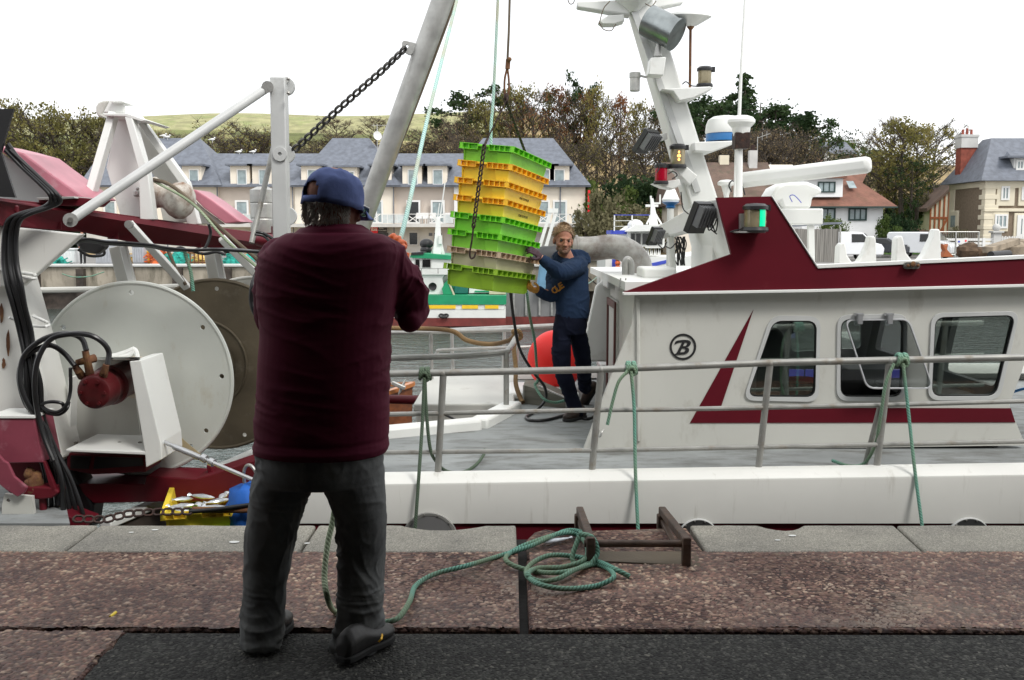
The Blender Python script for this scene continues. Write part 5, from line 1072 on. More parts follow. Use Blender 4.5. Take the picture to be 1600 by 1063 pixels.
# italic B with a long top serif
bo = spline([V((-.62, .18, 0)), V((-.50, .42, 0)), V((-.2, .50, 0)), V((.25, .52, 0)), V((.52, .42, 0)), V((.55, .22, 0)), V((.38, .03, 0)), V((.20, -.02, 0)), V((.42, -.10, 0)), V((.42, -.32, 0)), V((.22, -.48, 0)), V((-.15, -.54, 0)), V((-.62, -.54, 0)), V((-.45, -.42, 0)), V((-.26, -.05, 0)), V((-.08, .34, 0)), V((-.32, .33, 0))], 5)
h1_ = [(.12, .34), (.30, .34), (.32, .24), (.20, .08), (-.0, .06)]; h2_ = [(-.08, -.10), (.16, -.10), (.20, -.22), (.08, -.36), (-.20, -.38)]
plate(blk([(p.x, p.y) for p in bo]), [blk(h1_), blk(h2_)], YC - .006, .008).build('logo_letter', M['blackm'], wall)
MB().beam(P(997, 466, YC - .012), P(998, 690, YC - .012), .022, .024).build('corner_moulding', M['cream'], wall, bevel=.006)
stn = mat('grime', (.17, .155, .12), .9, var=.3)
# aft bulkhead with door, far wing
xb = P(992, 500, YC).x
MB().bb(xb, xb + .06, YC + .061, 8.15, DZ, 1.14).bb(xb, xb + .06, 8.86, 10.0, DZ, 1.14).bb(xb, xb + .06, 8.15, 8.86, 1.0, 1.14).build('aft_bulkhead', M['cream'], wall, smooth=False)
dr = MB().bb(xb - .02, xb + .04, 8.17, 8.84, DZ + .02, .99).build('cabin_door', M['cream'], wall, bevel=.01)
m = MB(); m.bb(xb - .035, xb - .021, 8.17, 8.23, .02, .99).bb(xb - .035, xb - .021, 8.78, 8.84, .02, .99).bb(xb - .035, xb - .021, 8.23, 8.78, .93, .99); m.build('door_frame', mat('brown_door_trim', (.10, .03, .025), .5), dr)
plate(xz([(907, 565), (931, 447), (944, 437), (966, 440), (966, 566)], 8.9), [], 8.9, .07).build('aft_wing', M['white'], wall, bevel=.015)
MB().bb(P(935, 600, 9.2).x, P(966, 600, 9.2).x, 9.0, 9.4, DZ, P(0, 566, 9.2).z).build('locker', M['paintgrey'], wall, bevel=.01)
# inside: floor, seat, screens, far wall with windows, front wall
MB().bb(xb + .07, 3.5, YC + .07, 9.95, -.34, -.3).build('cabin_floor', M['darkin'], wall, smooth=False)
MB().bb(xb + .07, 3.5, YC + .062, YC + .07, -.3, DZ).build('cabin_lining', M['darkin'], wall, smooth=False)
YF = 9.95
def fxz(px, py): return XZ(px, py, YF)
fo = [V((xb, DZ)), V((3.52, DZ)), V((3.72, 1.16)), V((xb, 1.16))]
fw_ = [rrect([fxz(a, b) for a, b in l], .06, 5) for l in ([(1200, 500), (1214, 500), (1214, 545), (1196, 548)], [(1236, 500), (1286, 498), (1286, 548), (1236, 550)], [(1302, 498), (1346, 497), (1346, 545), (1302, 546)])]
plate(fo, fw_, YF, .05).build('far_wall', M['paintgrey'], wall, smooth=False)
for l in fw_[1:]: plate(l, [], YF + .02, .005).build('window_pane', M['clear'], wall)
fwl = plate([V((YC + .07, -.3)), V((9.94, -.3)), V((9.94, 1.15)), V((YC + .07, 1.15))], [rrect([V((7.30, .42)), V((8.22, .42)), V((8.22, 1.02)), V((7.30, 1.02))], .06), rrect([V((8.42, .42)), V((9.75, .42)), V((9.75, 1.02)), V((8.42, 1.02))], .06)], 0, .05)
fwl.v = [V((3.50 + .18 * p.z + p.y, p.x, p.z)) for p in fwl.v]; fwl.build('front_wall', M['interior'], wall, smooth=False)
se = MB(); c = P(1208, 545, 7.9); se.ball(c + V((0, 0, .0)), (.10, .16, .17)).box(c + V((0, 0, -.32)), (.16, .42, .5)).box(c + V((.16, 0, -.52)), (.42, .44, .12)); se.build('helm_seat', M['black'], wall, bevel=.02)
MB().bb(P(1228, 600, 8.3).x, P(1430, 600, 8.3).x, 8.2, 8.9, -.3, P(0, 592, 8.3).z).bb(P(1435, 600, 8.3).x, 3.48, 7.7, 8.9, -.3, P(0, 618, 8.0).z).build('console', M['darkin'], wall, bevel=.02)
MB().bb(3.02, 3.54, 7.2, 9.3, .30, .335).build('chart_table', M['interior'], wall, bevel=.02)
for x in (1232, 1258, 1384):
    a, b = P(x, 592, 8.4), P(x + 22, 577, 8.4); MB().bb(a.x, b.x, 8.35, 8.4, a.z, b.z).build('screen', M['screen'], wall, smooth=False)
MB().ball(P(1250, 594, 8.1), (.17, .1, .03)).build('red_cloth', M['ibisred'], wall)
MB().prism([P(1513, 612, 7.6), P(1535, 605, 7.6), P(1553, 615, 7.6), P(1515, 617, 7.6)], (0, .2, 0)).build('cardboard', M['tanr'], wall)
MB().tube([P(1237 + 3 * sin(i * 2.2), 500 + i * 1.3, 8.6) for i in range(18)], .012, 5).build('radio_cord', M['black'], wall)
# roof, red fascia
YR = 6.99
fas = plate(xz([(975, 457), (1143, 397.5), (1120, 309), (1204, 307), (1275, 418), (1600, 403), (1800, 394), (1800, 440), (1600, 444), (1275, 452)], YR), [], YR, .05).build('roof_fascia', M['redflat'], bt, smooth=False)
def strip(l, dy=-.012, t=.014, m='white', Y=YR, nm='white_trim'):
    b = MB()
    for (p, q) in zip(l, l[1:]): b.beam(P(*p, Y + dy + .03), P(*q, Y + dy + .03), .085, t)
    b.build(nm, M[m], fas, bevel=.003)
strip([(973, 459), (1275, 454), (1600, 446), (1800, 442)], t=.020); strip([(1275, 416.5), (1600, 401.5), (1800, 392.5)], dy=.0, t=.026); strip([(1204, 306.5), (1275, 417)], dy=0, t=.008)
rz = 1.15
MB().prism([V((P(978, 452, YR).x, YR + .051, rz)), V((4.3, YR + .051, rz + .02)), V((4.3, 10.2, rz + .02)), V((P(978, 452, YR).x, 10.2, rz))], (0, 0, .06)).build('roof', M['white'], bt, smooth=False)
MB().bb(.9, 4.3, 10.2, 10.25, 1.06, 1.20).build('far_fascia', M['redflat'], bt)
MB().bb(P(945, 440, 8.7).x, P(992, 440, YR).x + .1, 8.5, 9.2, 1.08, P(0, 436, 8.7).z).build('roof_step', M['white'], bt, bevel=.02)
MB().tube([P(970, 435, 7.3), P(967, 455, 7.3)], .006, 6).tube([P(978, 435, 7.3), P(975, 455, 7.3)], .006, 6).tube([P(969, 441, 7.3), P(977, 441, 7.3)], .005, 6).tube([P(968, 448, 7.3), P(976, 448, 7.3)], .005, 6).build('step_irons', M['galv'], bt)
# tower behind the red panel
tw = [P(a, b, YR + .052) for a, b in ((1121, 311), (1203, 309), (1275, 421), (1150, 421), (1141, 397))]
MB().prism(tw, (0, 1.5, 0)).build('mast_house', M['white'], bt, smooth=False, bevel=.01)
MB().bb(P(1086, 0, 8.55).x, P(1100, 0, 8.55).x, 7.6, 8.5, 1.2, P(0, 345, 8.2).z).build('cable_trunk', M['white'], bt)
MB().beam(P(1096, 340, 8.0), P(1041, 362, 8.2), .20, .17, w2=.2, h2=.10).build('lamp_arm', M['white'], bt, bevel=.008)
MB().cyl(P(1048, 370, 8.2), P(1052, 425, 8.2), .026).build('arm_post', M['white'], bt)
wb = MB()
for i in range(14):
    x = 1056 + rnd(0, 13); wb.tube(spline([P(x + rnd(-3, 3), 370, 8.35), P(x + rnd(-5, 5), 382, 8.33), P(x + rnd(-5, 5), 398, 8.33), P(x + rnd(-3, 3), 415, 8.35)], 4), .005, 5)
wb.build('wire_bundle', M['blackm'], bt)
ms = MB().beam(P(1103, 345, 8.25), P(994, -12, 8.35), .30, .235, w2=.26, h2=.19, up=(1, 0, 0)).build('mast', M['white'], bt, bevel=.02)
MB().beam(P(1090, 300, 8.10), P(985, 0, 8.2), .02, .05, up=(1, 0, 0)).build('mast_edge', M['paintgrey'], ms)
MB().beam(P(985, 15, 8.3), P(901, 9, 8.3), .16, .12, w2=.1, h2=.05).beam(P(1005, 10, 8.3), P(1066, 2, 8.3), .16, .10, w2=.1, h2=.05).build('crosstree', M['white'], ms, bevel=.012)
MB().prism([P(975, 22, 8.2), P(976, 33, 8.2), P(960, 38, 8.2), P(942, 38, 8.2), P(935, 33, 8.2), P(950, 24, 8.2)], (0, .14, 0)).build('ear_plate', M['white'], ms, bevel=.01)
MB().lathe([(.03, 0), (.06, .03), (.15, .10), (.20, .17), (.20, .3)], P(990, 19, 8.2), (0, 0, 1)).build('masthead_cone', M['white'], ms)
for l in (((937, 36), (943, 46), (955, 48), (962, 38)), ((886, -4), (890, 6), (896, 5), (898, -4)), ((1008, 6), (1018, 10), (1025, 2)), ((953, 2), (943, 14), (936, 38))): MB().tube(spline([P(a, b, 8.1) for a, b in l], 5), .004, 5).build('loose_wire', M['wire'], ms)
def shelf(nm, l, Y, d, m='white', par=None): return MB().prism([P(a, b, Y) for a, b in l], (0, d, 0)).build(nm, M[m], par or ms, bevel=.008)
shelf('lamp_shelf', ((1034, 139), (1110, 135), (1115, 138), (1084, 153), (1062, 158), (1052, 143)), 8.0, .28)
shelf('radar_shelf', ((1085, 222), (1145, 220), (1150, 224), (1112, 238), (1085, 236)), 8.0, .34)
shelf('lamp_shelf', ((1050, 262), (1074, 261), (1090, 275), (1078, 290), (1062, 273)), 8.0, .2)
shelf('lamp_shelf', ((1021, 286), (1062, 280), (1064, 290), (1052, 296), (1036, 293)), 8.0, .22)
shelf('bracket_box', ((1017, 90), (1041, 89), (1037, 118), (1013, 117)), 7.95, .16)
def navlight(px, py0, py1, w, Y, lens, glow=None, nm='navigation_light', par=None):
    c = P(px, (py0 + py1) / 2, Y); h = (py1 - py0) / FPX * Y; r = w / FPX * Y / 2; t = MB()
    t.cyl(c - V((0, 0, h * .45)), c + V((0, 0, h * .45)), r * .3).lathe([(r * 1.12, -h / 2), (r * 1.18, -h / 2 + .01), (r * 1.1, -h / 2 + h * .16), (r * .9, -h / 2 + h * .17)], c, n=20).lathe([(r * .95, h / 2 - h * .22), (r * 1.1, h / 2 - h * .21), (r * 1.1, h / 2 - h * .09), (r * .8, h / 2), (.01, h / 2 + .004)], c, n=20)
    t.box(c + V((r * .98, 0, h * .36)), (.05, .02, .04)); o = t.build(nm, M['blackm'], par or ms)
    MB().lathe([(r * .93, -h * .33), (r * .96, -h * .15), (r * .93, 0), (r * .96, .15 * h), (r * .93, h * .29)], c, n=24).build('lens', M[lens], o)
    if glow:
        g = MB(); 
        for k, (dz, q) in enumerate(((.15, .6), (0, 1), (-.15, .75))): g.ball(c + V((r * (.3 if nm == 'side_light' else 0), -r * .80, dz * h)), (r * .28 * q, r * .22, h * .085), n=10, m=6)
        if nm == 'side_light': g.v = []; g.f = []; g.uv = {}; g.lathe([(r * .98, -h * .31), (r * 1.0, 0), (r * .98, h * .28)], c, n=40); g.f = [f for f in g.f if len(f) == 4 and (sum((g.v[i] for i in f), V()) / 4 - c).normalized().y < -.35 and (sum((g.v[i] for i in f), V()) / 4 - c).x > r * .1 and (sum((g.v[i] for i in f), V()) / 4 - c).x < r * .68]
        g.build('lit_bulb', M[glow], o)
    return o
navlight(1101, 105, 136, 22, 8.1, 'lens'); navlight(1059, 226, 263, 24, 8.0, 'lens', 'lampam'); navlight(1033, 256, 288, 20, 8.0, 'lensred')
navlight(1180, 319, 362, 36, 6.88, 'lens', 'lampgr', 'side_light', fas)
MB().prism([P(1157, 334, 6.93), P(1163, 334, 6.93), P(1163, 361, 6.93), P(1157, 361, 6.93)], (0, .05, 0)).bb(P(1158, 0, 6.9).x, P(1201, 0, 6.9).x, 6.82, 6.99, P(0, 364, 6.9).z, P(0, 361.5, 6.9).z).build('lamp_bracket', M['galv'], fas)
MB().tube(spline([P(1160, 358, 6.9), P(1150, 360, 6.95), P(1141, 363, 6.97)], 4), .006, 6).build('lamp_cable', M['black'], fas)
# spotlight drum
sc_ = P(1034, 43, 8.0); ax = (P(1054, 53, 7.95) - P(1014, 33, 8.05)).normalized()
s_ = MB().lathe([(.11, -.13), (.125, -.13), (.125, .12), (.132, .122), (.132, .14), (.11, .14)], sc_, ax, 32).build('search_light', M['spot'], ms); MB().cyl(P(1028, 88, 8.0), P(1029, 62, 8.0), .032, .012).build('light_stand', M['galv'], s_)
dc = P(1079, 36, 8.05); o = MB().lathe([(.02, -.03), (.05, -.02), (.16, .05), (.155, .065), (.10, .085), (.01, .095)], dc, (.05, -.1, 1), 32).build('satellite_disc', M['radome'], ms)
MB().cyl(P(1078, 137, 8.05), dc, .011).lathe([(.012, 0), (.028, .02), (.03, .035)], P(1079, 47, 8.05), (0, 0, 1)).build('disc_pole', M['rust'], o); 
cn = P(992, 128, 8.1); o = MB().lathe([(.035, -.075), (.04, -.07), (.04, .03), (.045, .032), (.045, .07), (.03, .075)], cn, (0, 0, 1), 20).build('horn_can', M['galv'], ms); MB().beam(cn + V((.03, 0, .05)), P(1010, 121, 8.1), .015, .015).build('can_bracket', M['galv'], o)
# LED floodlights
def flood(px, py, ang, sz, Y, yaw=0.3, par=None):
    c = P(px, py, Y); R = Matrix.Rotation(-yaw, 3, 'Z') @ Matrix.Rotation(-RAD(ang), 3, 'Y'); b = MB(); s = sz / FPX * Y
    b.box(c, (s * .22, s * .8, s), R); 
    fb_ = MB()
    for k in range(6): fb_.box(c + R @ V((s * .22, s * (-.34 + .135 * k), s * .12)), (s * .24, s * .045, s * .66), R)
    o = b.build('floodlight', M['blackm'], par or ms, bevel=.004); fb_.build('cooling_fins', M['fin'], o, smooth=False); MB().box(c + R @ V((-s * .115, 0, 0)), (s * .01, s * .68, s * .82), R).build('lamp_glass', M['glassc'], o, smooth=False)
    return c
flood(1009, 221, -38, 40, 8.0, .75); MB().beam(P(1018, 220, 8.0), P(1040, 213, 8.15), .03, .05).build('lamp_bracket', M['galv'], ms)
flood(1092, 340, -24, 50, 7.2, .85); MB().beam(P(1100, 340, 7.25), P(1126, 336, 7.2), .03, .045).build('lamp_bracket', M['galv'], fas)
flood(1022, 369, -24, 30, 8.0, .75); MB().beam(P(1030, 370, 8.0), P(1044, 367, 8.1), .03, .04).build('lamp_bracket', M['galv'], ms)
for l in (((1105, 352), (1108, 360), (1116, 352), (1120, 342)), ((1112, 350), (1118, 362), (1121, 350), (1121, 341)), ((1110, 358), (1120, 366)), ((1026, 270), (1030, 262), (1024, 250), (1022, 240)), ((1032, 255), (1028, 244), (1038, 236)), ((1050, 280), (1058, 274), (1052, 268), (1044, 272)), ((1028, 382), (1036, 388), (1042, 378)), ((1040, 385), (1048, 388), (1056, 380)), ((1064, 300), (1067, 325), (1076, 335)), ((1066, 132), (1072, 128), (1080, 134), (1088, 135))):
    MB().tube(spline([P(a, b, 7.9 if a < 1090 else 7.15) for a, b in l], 5), .005, 5).build('lamp_wire', M['black'], ms)
# radomes and antennas
c = P(1133, 221, 8.2); o = MB().lathe([(.155, .0), (.155, .05), (.152, .06)], c, n=36).build('blue_radome', M['blue'], ms)
MB().lathe([(.158, .06), (.162, .075), (.155, .13), (.14, .17), (.10, .195), (.03, .205), (.01, .206)], c, n=36).build('radome_cap', M['radome'], o)
c = P(1158, 207, 7.6); o = MB().lathe([(.055, -.03), (.065, .005), (.07, .035), (.085, .05), (.102, .07), (.102, .09), (.085, .11), (.05, .122), (.01, .126)], c, n=32).build('dome_antenna', M['radome'], bt)
MB().bb(c.x - .055, c.x + .055, 7.54, 7.66, P(0, 233, 7.6).z, P(0, 208, 7.6).z).build('brown_box', M['chain'], o, bevel=.004)
MB().cyl(P(1155, 308, 7.6), P(1155, 232, 7.6), .026).build('antenna_pole', M['radome'], o); MB().cyl(P(1148, 308, 7.7), P(1150, 232, 7.7), .010).build('thin_pole', M['radome'], o)
MB().tube([P(1155, 182, 7.8), P(1159, 90, 7.8), P(1165, -20, 7.8)], [.014, .011, .009], 8).build('whip_antenna', M['radome'], bt)
c = P(1135, 300, 7.9); o = MB().lathe([(.02, -.03), (.028, 0), (.04, .045), (.07, .055), (.07, .075), (.05, .09), (.01, .095)], c, n=24).build('mushroom_antenna', M['radome'], bt); MB().cyl(P(1135, 320, 7.9), c, .02).build('antenna_pole', M['radome'], o)
tb_ = MB(); 
for l in (((1143, 300), (1139, 290), (1143, 283), (1148, 284)), ((1155, 285), (1160, 292), (1164, 305)), ((1146, 305), (1148, 292), (1150, 286))): tb_.tube(spline([P(a, b, 7.8) for a, b in l], 5), .006, 6)
tb_.build('antenna_cable', M['black'], bt)
# radar: scanner bar over a pedestal
rt = MB().bb(P(1196, 0, 8.0).x, P(1279, 0, 8.0).x, 7.7, 8.3, P(0, 351, 7.7).z, P(0, 326, 7.7).z).build('radar_platform', M['white'], bt, bevel=.01)
MB().beam(P(1266.5, 352, 7.75), P(1268, 430, 7.75), .045, .045).build('platform_leg', M['white'], rt)
pd = [(1206, 322), (1206, 305), (1214, 292), (1228, 285), (1262, 284), (1283, 293), (1286, 302), (1270, 308), (1268, 325), (1262, 327), (1224, 327), (1220, 316)]
MB().prism([P(a, b, 7.78) for a, b in pd], (0, .36, 0)).build('radar_pedestal', M['radome'], rt, bevel=.05)
MB().cyl(P(1246, 286, 7.95), P(1246, 274, 7.95), .05).build('radar_hub', M['silver'], rt)
ra = MB().beam(P(1150, 283, 7.9), P(1361, 257, 7.2), .10, .118).build('radar_scanner', M['radome'], rt, bevel=.035)
MB().tube(spline([P(1238, 316, 7.72), P(1234, 307, 7.72), P(1240, 305, 7.7), P(1247, 311, 7.7), P(1252, 317, 7.72)], 5), .0035, 6).build('blue_cable', M['blueboat'], rt)
# liferaft cradles on the roof
for x0, x1, yt, yb in ((1309, 1369, 378, 412), (1399, 1470, 367, 409)):
    w = x1 - x0; Yc = 7.4; L_ = [(x0, yb + 6), (x0 + 2, yt + 8), (x0 + 5, yt + 3), (x0 + 11, yt + 1), (x0 + 13, yt + 8), (x0 + w * .25, yb - 13), (x0 + w * .36, yb - 3), (x0 + w * .45, yb - .5), (x0 + w * .55, yb - 3), (x0 + w * .66, yb - 13), (x1 - 12, yt + 4), (x1 - 9, yt - 9), (x1 - 2, yt - 9), (x1, yt - 4), (x1 + 1, yb + 4)]
    plate([XZ(a, b, Yc) for a, b in L_], [], Yc, .10).build('raft_cradle', M['white'], bt, bevel=.01)
c = P(1425, 415, 6.96); o = plate(rrect([V((c.x - .055, c.z - .024)), V((c.x + .055, c.z - .024)), V((c.x + .055, c.z + .024)), V((c.x - .055, c.z + .024))], .024), [], 6.955, .03).build('fairlead', M['bolt'], fas, bevel=.004)
MB().ball(c + V((0, -.02, .01)), (.018, .012, .02)).ball(c + V((.035, -.02, 0)), .011).ball(c + V((-.035, -.02, 0)), .011).build('fairlead_bolt', M['rust'], o)
MB().bb(P(1205, 0, 8.4).x, P(1225, 0, 8.4).x, 8.2, 8.6, 1.2, P(0, 383, 8.4).z).build('roof_box', M['white'], bt, bevel=.03)
# zinc vent pipe
vp = spline([P(900, 389, 8.9), P(925, 389, 8.85), P(955, 386, 8.8), P(978, 391, 8.75), P(994, 404, 8.7), P(1001, 424, 8.65), P(1001, 450, 8.6)], 6)
o = MB().tube(vp, .108, 24).build('vent_pipe', M['galvp'], bt)
MB().ring(P(901, 389, 8.9), (1, .05, 0), .112, .012).ring(P(1001, 432, 8.62), (0, 0, 1), .112, .008).build('pipe_flange', M['galvp'], o)
MB().tube(spline([P(977, 438, 8.3), P(977, 412, 8.3), P(981, 405, 8.3), P(986, 412, 8.3), P(986, 432, 8.3)], 4), .028, 10).build('small_vent', M['galv'], bt)
MB().bb(P(1005, 0, 7.9).x, P(1058, 0, 7.9).x, 7.7, 8.1, 1.2, P(0, 417, 7.9).z).build('raft_lid', M['white'], bt, bevel=.02)
# hook on the wing
MB().tube(spline([P(936, 672, 7.03), P(934, 680, 7.02), P(938, 682, 7.0), P(940, 676, 7.0), P(943, 672, 7.02)], 4), .008, 6).build('hook', M['galv'], bt)
# grey hatch wedge on deck
hw = T('hatch_box', G(850, 640, DZ), 'grey wedge-shaped plywood box on the deck between rail and buoy', 'box')
a = [P(818, 602, 9.0), P(818, 639, 9.0), P(883, 641, 8.75), P(884, 622, 8.75), P(842, 603, 9.0)]
MB().prism(a, (.02, .35, 0)).build('panel', mat('grey_wood', (.13, .125, .10), .8, var=.35, vs_=3, stretch=(1, 1, 8), bump=.4), hw, smooth=False)
MB().beam(P(818, 602, 8.98), P(818, 640, 8.98), .012, .012).beam(P(842, 603, 8.98), P(884, 622, 8.73), .012, .012).build('rim', M['galv'], hw)
# buoy
bc = P(868, 563, 9.75); by = T('mooring_buoy', (bc.x, bc.y, DZ), 'big round red inflatable buoy on deck behind the worker', 'buoy')
R_ = bc.z - .01 - DZ; MB().ball(bc, (R_ * .93, R_ * .93, R_), n=40, m=26).build('buoy_body', M['buoy'], by)
MB().lathe([(.05, 0), (.045, .06), (.03, .07)], bc + V((.2, -.1, R_ * .85)), (.5, -.2, 1)).build('buoy_eye', M['blue'], by)
rope('buoy_line', [P(889, 590, 9.4), P(885, 602, 9.35), P(870, 610, 9.35), P(860, 613, 9.4)], .011, M['ropet'], 'thin pale line hanging from the red buoy', 'line')
# coaming under worker: white sill
MB().bb(P(795, 0, 9.6).x, P(905, 0, 9.6).x, 9.2, 9.9, DZ, .07).build('deck_sill', M['white'], bt, bevel=.02)
# hoses/cables on deck
rope('deck_cable', [P(797, 452, 8.4), P(803, 500, 8.5), P(812, 545, 8.6), P(832, 580, 8.6), P(850, 603, 8.6), P(853, 622, 8.6), P(843, 637, 8.5), G(832, 646, .015), G(822, 652, .015), G(830, 657, .015), G(855, 656, .015), G(885, 648, .015), G(915, 640, .015), G(930, 638, .015)], .013, M['black'], 'black cable dropping from the crates and looping on deck', 'cable')
rope('tag_line', [P(823, 455, 8.3), P(828, 495, 8.4), P(835, 530, 8.5), P(838, 565, 8.6), P(840, 595, 8.6), P(836, 602, 8.6), P(848, 622, 8.5), P(865, 629, 8.5), P(883, 626, 8.5)], .012, M['ropeg'], 'dark green line hanging from the bottom crate to the deck', 'line')
rope('tag_line', [G(905, 652, .012), G(915, 655, .012), G(927, 652, .012)], .012, M['black'], 'short black cable end beside the worker boots', 'cable')
# ropes made fast to the near rail
def knot(px, py, Y, s, m):
    b = MB()
    c = P(px, py, Y)
    for k, (dx, tl) in enumerate(((-.018, .2), (.0, -.15), (.018, .1), (.034, -.3))): b.merge_uv if 0 else b.tube([c + V((dx + tl * .02 * sin(q), cos(q) * .032, sin(q) * .034)) for q in [2 * pi * i / 14 for i in range(14)]], .0105, 7, closed=True, ref=(1, 0, 0))
    b.tube(spline([c + V((-.02, -.03, -.02)), c + V((.01, -.045, .01)), c + V((.03, -.03, -.03)), c + V((.0, -.03, -.045))], 5), .0105, 7); return b
def railrope(name, px, py, strands, m, label, r=.0105, s=0):
    t = T(name, P(px, py, 6.0), label, 'rope'); knot(px, py, 6.0, 1, m).build('knot', m, t, ang=80)
    for l in strands: MB().tube(spline(l, 7), r, 8).build('strand', m, t, ang=80)
M['ropedg'] = ropemat('dark_green_rope', (.10, .15, .10), (.03, .045, .03), 70, (.06, .09, .05))
railrope('rail_rope', 662, 584, [[P(663, 590, 5.96), P(660, 660, 5.93), P(654, 750, 5.82), P(648, 835, 5.78)], [P(664, 590, 5.97), P(666, 640, 5.97), P(672, 700, 5.98), P(682, 722, 6.08), G(697, 736, .03), G(722, 738, .03), G(742, 728, .03), G(755, 712, .03), G(757, 703, .03)]], M['ropedg'], 'dark olive rope knotted to the top rail beside the man')
railrope('rail_rope', 984, 575, [[P(986, 580, 5.96), P(991, 640, 5.93), P(993, 740, 5.84), P(998, 850, 5.72)], [P(981, 580, 5.96), P(967, 596, 5.95), P(958, 625, 5.95), P(949, 664, 5.95)]], M['ropeg'], 'bright green rope knotted to the rail left of the round logo')
railrope('rail_rope', 1407, 562, [[P(1411, 568, 5.96), P(1419, 640, 5.93), P(1430, 740, 5.84), P(1442, 830, 5.74)], [P(1397, 568, 5.96), P(1384, 600, 5.95), P(1376, 650, 5.97), P(1369, 690, 6.02), P(1358, 715, 6.15), G(1345, 727, .09), G(1325, 728, .09), G(1301, 720, .09)]], M['ropeg'], 'green rope knotted to the rail in front of the open window')
a = P(1595, 606, 10.9); rope('deck_hose', [P(1570, 618, 8.5), P(1585, 612, 8.4), P(1605, 607, 8.3), P(1640, 606, 8.2)], .012, M['blue'], 'turquoise hose just beyond the front of the wheelhouse', 'hose')
# ================================================================ stern gantry of the second trawler (left)
random.seed(5)
st2 = T('gantry_trawler', (-3.4, 7, WZ), 'trawler stern with dark red gantry beam, white tripod and net drums', 'fishing boat')
def pr(name, l, Y, d, m, par=st2, bev=.008, off=None):
    mb = MB().prism([P(q[0], q[1], q[2] if len(q) > 2 else Y) for q in l], off or (0, d, 0)); return mb.build(name, M[m], par, bevel=bev, smooth=False)
hp = [(-9, 5.75), (-2.62, 5.75), (-3.1, 6.7), (-4.7, 10.2), (-9, 10.2)]
MB().prism([V((x, y, -3.0)) for x, y in hp], (0, 0, 2.8)).build('hull', M['red'], st2, bevel=.02)
MB().prism([V((x, y, -.197)) for x, y in hp], (0, 0, .04)).build('deck', M['deck'], st2)
pr('leg_plate', [(-60, 380), (8, 380), (26, 440), (60, 560), (98, 716), (80, 732), (-60, 732)], 6.35, .3, 'whitev', bev=.012)
pr('gusset_plate', [(-30, 352), (0, 353), (129, 366), (36, 447), (-30, 450)], 6.25, .06, 'whitev', bev=.01)
bm_t = [(-30, 306), (60, 316), (100, 322), (197, 336), (300, 350), (400, 363), (436, 368)]; bm_b = [(436, 387), (391, 391), (300, 386), (200, 378), (127, 363), (60, 358), (-30, 351)]
yb_ = lambda px: 6.2 + 2.0 * (px / 430)
v = [P(a, b, yb_(a)) for a, b in bm_t + bm_b]; beamo = MB().prism(v, (-.1, .25, 0)).build('gantry_beam', M['red'], st2, bevel=.012, smooth=False)
for px, w in ((90, 10), (176, 17), (310, 8)):
    t = 322 + (px - 100) * .14; b = 361 + (px - 100) * .18 if px < 250 else 388
    MB().prism([P(px - w / 2, t + 2, yb_(px) - .01), P(px + w / 2, t + 3, yb_(px) - .01), P(px + w / 2, b, yb_(px) - .01), P(px - w / 2, b - 1, yb_(px) - .01)], (0, .02, 0)).build('weld_plate', M['red'], beamo, bevel=.004)
pr('beam_lug', [(20, 330), (23, 320), (27, 322), (28, 335)], 6.2, .03, 'red'); pr('beam_saddle', [(60, 312), (102, 309), (116, 308), (146, 311), (134, 322), (92, 322), (60, 318)], 6.5, .3, 'red', bev=.006)
pr('saddle_plate', [(57, 309), (115, 307), (118, 310), (60, 313)], 6.45, .35, 'galv', bev=.002)
pr('sheen_cover', [(-30, 222), (0, 229), (36, 239), (64, 260), (133, 310), (112, 312), (97, 308), (45, 265), (0, 237), (-30, 228)], 6.75, .55, 'pinkred', bev=.012)
pr('side_shell', [(-30, 232), (0, 239), (45, 268), (96, 309), (60, 318), (-30, 312)], 7.0, .03, 'paintgrey')
pr('sheen_cover', [(299, 296), (306, 297), (330, 312), (377, 347), (352, 350), (318, 325), (300, 306)], 8.2, .4, 'pinkred', bev=.01); pr('side_shell', [(300, 309), (318, 326), (352, 351), (310, 350)], 8.3, .03, 'cream')
pr('black_flag_sheet', [(-30, 171), (21, 170), (1, 238), (24, 309), (-30, 306)], 6.1, .02, 'blackm', bev=0)
# white tripod tower
tw_ = T('x', (0, 0, 0), None, None); bpy.data.objects.remove(tw_)
def wb_(name, a, b, w0, w1, Y0, Y1, d=.09):   # flat bar of given pixel width
    p, q = P(*a, Y0), P(*b, Y1); k = FPX / Y0; return MB().beam(p, q, w0 / k, d, up=(0, 1, 0), w2=w1 / (FPX / Y1)).build(name, M['white'], towr, bevel=.006)
towr = MB().prism([P(184, 178, 7.45), P(197, 178, 7.45), P(224, 262, 7.42), P(225, 340, 7.4), P(188, 337, 7.4), P(166, 262, 7.42)], (0, .03, 0)).build('tripod_tower', M['white'], st2, bevel=.004)
wb_('tower_leg', (178, 178), (138, 318), 11, 13, 7.3, 7.1); wb_('tower_leg', (203, 180), (227, 268), 11, 13, 7.25, 7.2); wb_('tower_leg', (227, 264), (233, 344), 13, 22, 7.205, 7.2)
wb_('tower_leg', (217, 184), (292, 290), 9, 12, 7.7, 7.7); wb_('tower_leg', (290, 284), (304, 352), 12, 18, 7.7, 7.7)
pr('tower_web', [(208, 182), (288, 284), (292, 348), (255, 348), (240, 275), (232, 262)], 7.78, .03, 'cream', towr)  # web coloured greyer than the legs for the shade inside the tripod
pr('tower_cap', [(160, 177), (197, 177), (229, 188), (221, 190), (195, 182), (162, 181)], 7.2, .5, 'white', towr, bev=.004)
